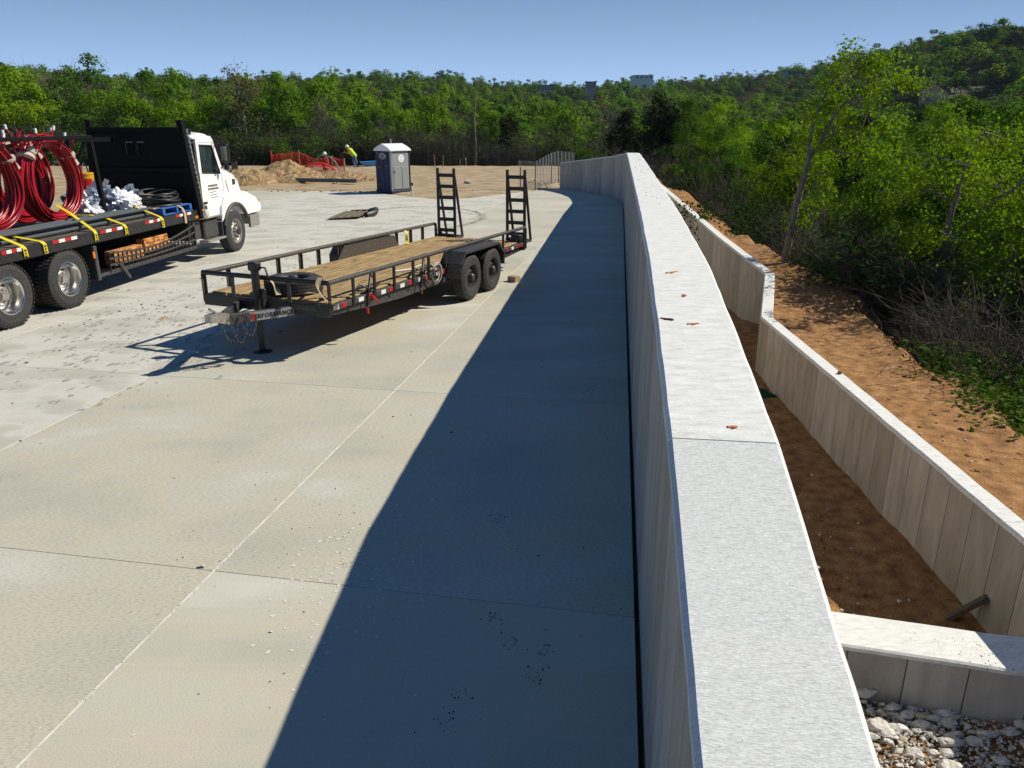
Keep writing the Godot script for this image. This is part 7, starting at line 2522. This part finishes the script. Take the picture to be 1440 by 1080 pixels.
	for e in [[0.4, -37.5, 1.05], [1.1, -37.6, 1.12], [2.0, -40.4, 1.15], [2.42, -41.3, 0.9]]:
		one_tube([Vector3(e[0], -0.1, e[1]), Vector3(e[0], e[2], e[1])], 0.025, "post", M.steel_post, wf, 6)
	# dark mesh fence along the far side
	var df := thing("mesh_fence", "dark mesh fence standing along the far edge of the yard", "fence")
	net_fence(df, [Vector3(-8.6, -0.1, -58.0), Vector3(-5.0, -0.1, -58.0), Vector3(-1.0, -0.15, -57.6), Vector3(1.6, -0.2, -56.8)], [1.95, 1.9, 1.7, 1.5], 0.10, 16, 0.0075, M.mesh_dark, "mesh", 0.02)
	for k in 5:
		var p := Vector3(-8.6, -0.1, -58.0).lerp(Vector3(1.6, -0.2, -57.0), k / 4.0)
		one_tube([p, p + Vector3(0, 2.0 - 0.1 * k, 0)], 0.03, "post", M.steel_post, df, 6)
	# white stones along the foot of the far fence
	var ws := []
	for k in 160:
		ws.append(spot(r, Vector3(r.randf_range(-13.0, 2.5), 0.03, -56.9 + r.randfn() * 0.35), 0.06 + 0.16 * pow(r.randf(), 2.0)))
	for k in 60:
		ws.append(spot(r, Vector3(r.randf_range(0.8, 3.2), 0.06, -41.0 + r.randfn() * 1.2), 0.06 + 0.18 * pow(r.randf(), 2.0)))
	scatter("edge_stones", "pale stones strewn along the far edge of the yard", "stones", rocks[0], M.rock2, ws)

# ---------------------------------------------------------------- far buildings
func house(label: String, at: Vector3, turn: float, w: float, d: float, h: float, roof_h: float, wall: Material, roof: Material, windows: int) -> Node3D:
	var o := thing("house", label, "house", at, turn)
	one_box(Vector3(0, h * 0.5 - 1.5, 0), Vector3(w, h + 3.0, d), "wall", wall, o, 0.0)
	var b := Mb.new()
	b.prism(PackedVector2Array([Vector2(-w * 0.54, h - 0.15), Vector2(0, h + roof_h), Vector2(w * 0.54, h - 0.15), Vector2(w * 0.54, h + 0.02), Vector2(0, h + roof_h + 0.22), Vector2(-w * 0.54, h + 0.02)]), Transform3D(Basis.IDENTITY, Vector3(0, 0, d * 0.55)), d * 1.1)
	obj(b, "roof", roof, o)
	var g := Mb.new()
	g.prism(PackedVector2Array([Vector2(-w * 0.5, h), Vector2(0, h + roof_h - 0.05), Vector2(w * 0.5, h)]), Transform3D(Basis.IDENTITY, Vector3(0, 0, d * 0.5)), d)
	obj(g, "gable", wall, o)
	for k in windows:
		var x := lerpf(-w * 0.32, w * 0.32, float(k) / maxi(windows - 1, 1))
		var f := one_box(Vector3(x, h * 0.55, d * 0.5 + 0.03), Vector3(0.95, 1.3, 0.06), "window", M.house_white, o, 0.0)
		one_box(Vector3(x, h * 0.55, d * 0.5 + 0.065), Vector3(0.75, 1.1, 0.02), "pane", M.pane, o, 0.0)
	for k in 3:
		one_box(Vector3(-w * 0.5 - 0.03, h * 0.55, lerpf(-d * 0.3, d * 0.3, k / 2.0)), Vector3(0.06, 1.2, 0.9), "window", M.house_white, o, 0.0)
		one_box(Vector3(-w * 0.5 - 0.065, h * 0.55, lerpf(-d * 0.3, d * 0.3, k / 2.0)), Vector3(0.02, 1.0, 0.7), "pane", M.pane, o, 0.0)
	return o

func build_houses() -> void:
	house("brown brick house with a dark gabled roof on the wooded hillside", Vector3(116.5, 7.2, -227), -0.35, 6.0, 9.5, 3.4, 2.0, M.house_wall, M.house_roof, 2)
	house("grey green house with a shallow pale roof beside the brown brick house", Vector3(135.0, 8.2, -243), 1.25, 8.0, 10.0, 3.0, 1.6, M.house_wall2, M.house_roof2, 3)
	for e in [[63.5, 22.6, -404, 9.0, 1.8, 8.0, "long white flat building on the skyline of the far ridge", "house_white"], [31.3, 14.2, -328, 3.6, 3.8, 4.0, "small pale tower block among the far trees", "house_grey"], [13.8, 14.0, -330, 5.0, 2.8, 5.0, "small grey flat building among the far trees", "house_grey"], [128.5, 22.6, -379, 8.0, 2.4, 7.0, "small grey roofed building high on the far hill", "house_grey"], [183.0, 28.5, -305, 12.0, 4.0, 8.0, "white building half hidden near the hilltop", "house_white"]]:
		var o := thing("building", e[6], "building", Vector3(e[0], e[1], e[2]), 0.1)
		one_box(Vector3(0, e[4] * 0.5 - 2.0, 0), Vector3(e[3], e[4] + 4.0, e[5]), "wall", M[e[7]], o, 0.0)
		one_box(Vector3(0, e[4] + 0.15, 0), Vector3(e[3] + 0.6, 0.3, e[5] + 0.6), "roof", M.house_white if e[7] == "house_white" else M.house_roof2, o, 0.0)
		for k in 4:
			one_box(Vector3(lerpf(-0.38, 0.38, k / 3.0) * e[3], e[4] * 0.6, e[5] * 0.5 + 0.02), Vector3(e[3] * 0.14, e[4] * 0.4, 0.06), "window", M.pane, o, 0.0)

func _ready() -> void:
	rng.seed = 7
	set_view()
	set_materials()
	build_ground()
	build_apron()
	build_walls()
	build_trailer()
	build_cargo(build_truck())
	build_debris()
	build_yard()
	build_people()
	build_houses()
	set_leaf_materials()
	set_protos()
	build_right_bank()
	build_wood_beyond()
	build_far_woods()
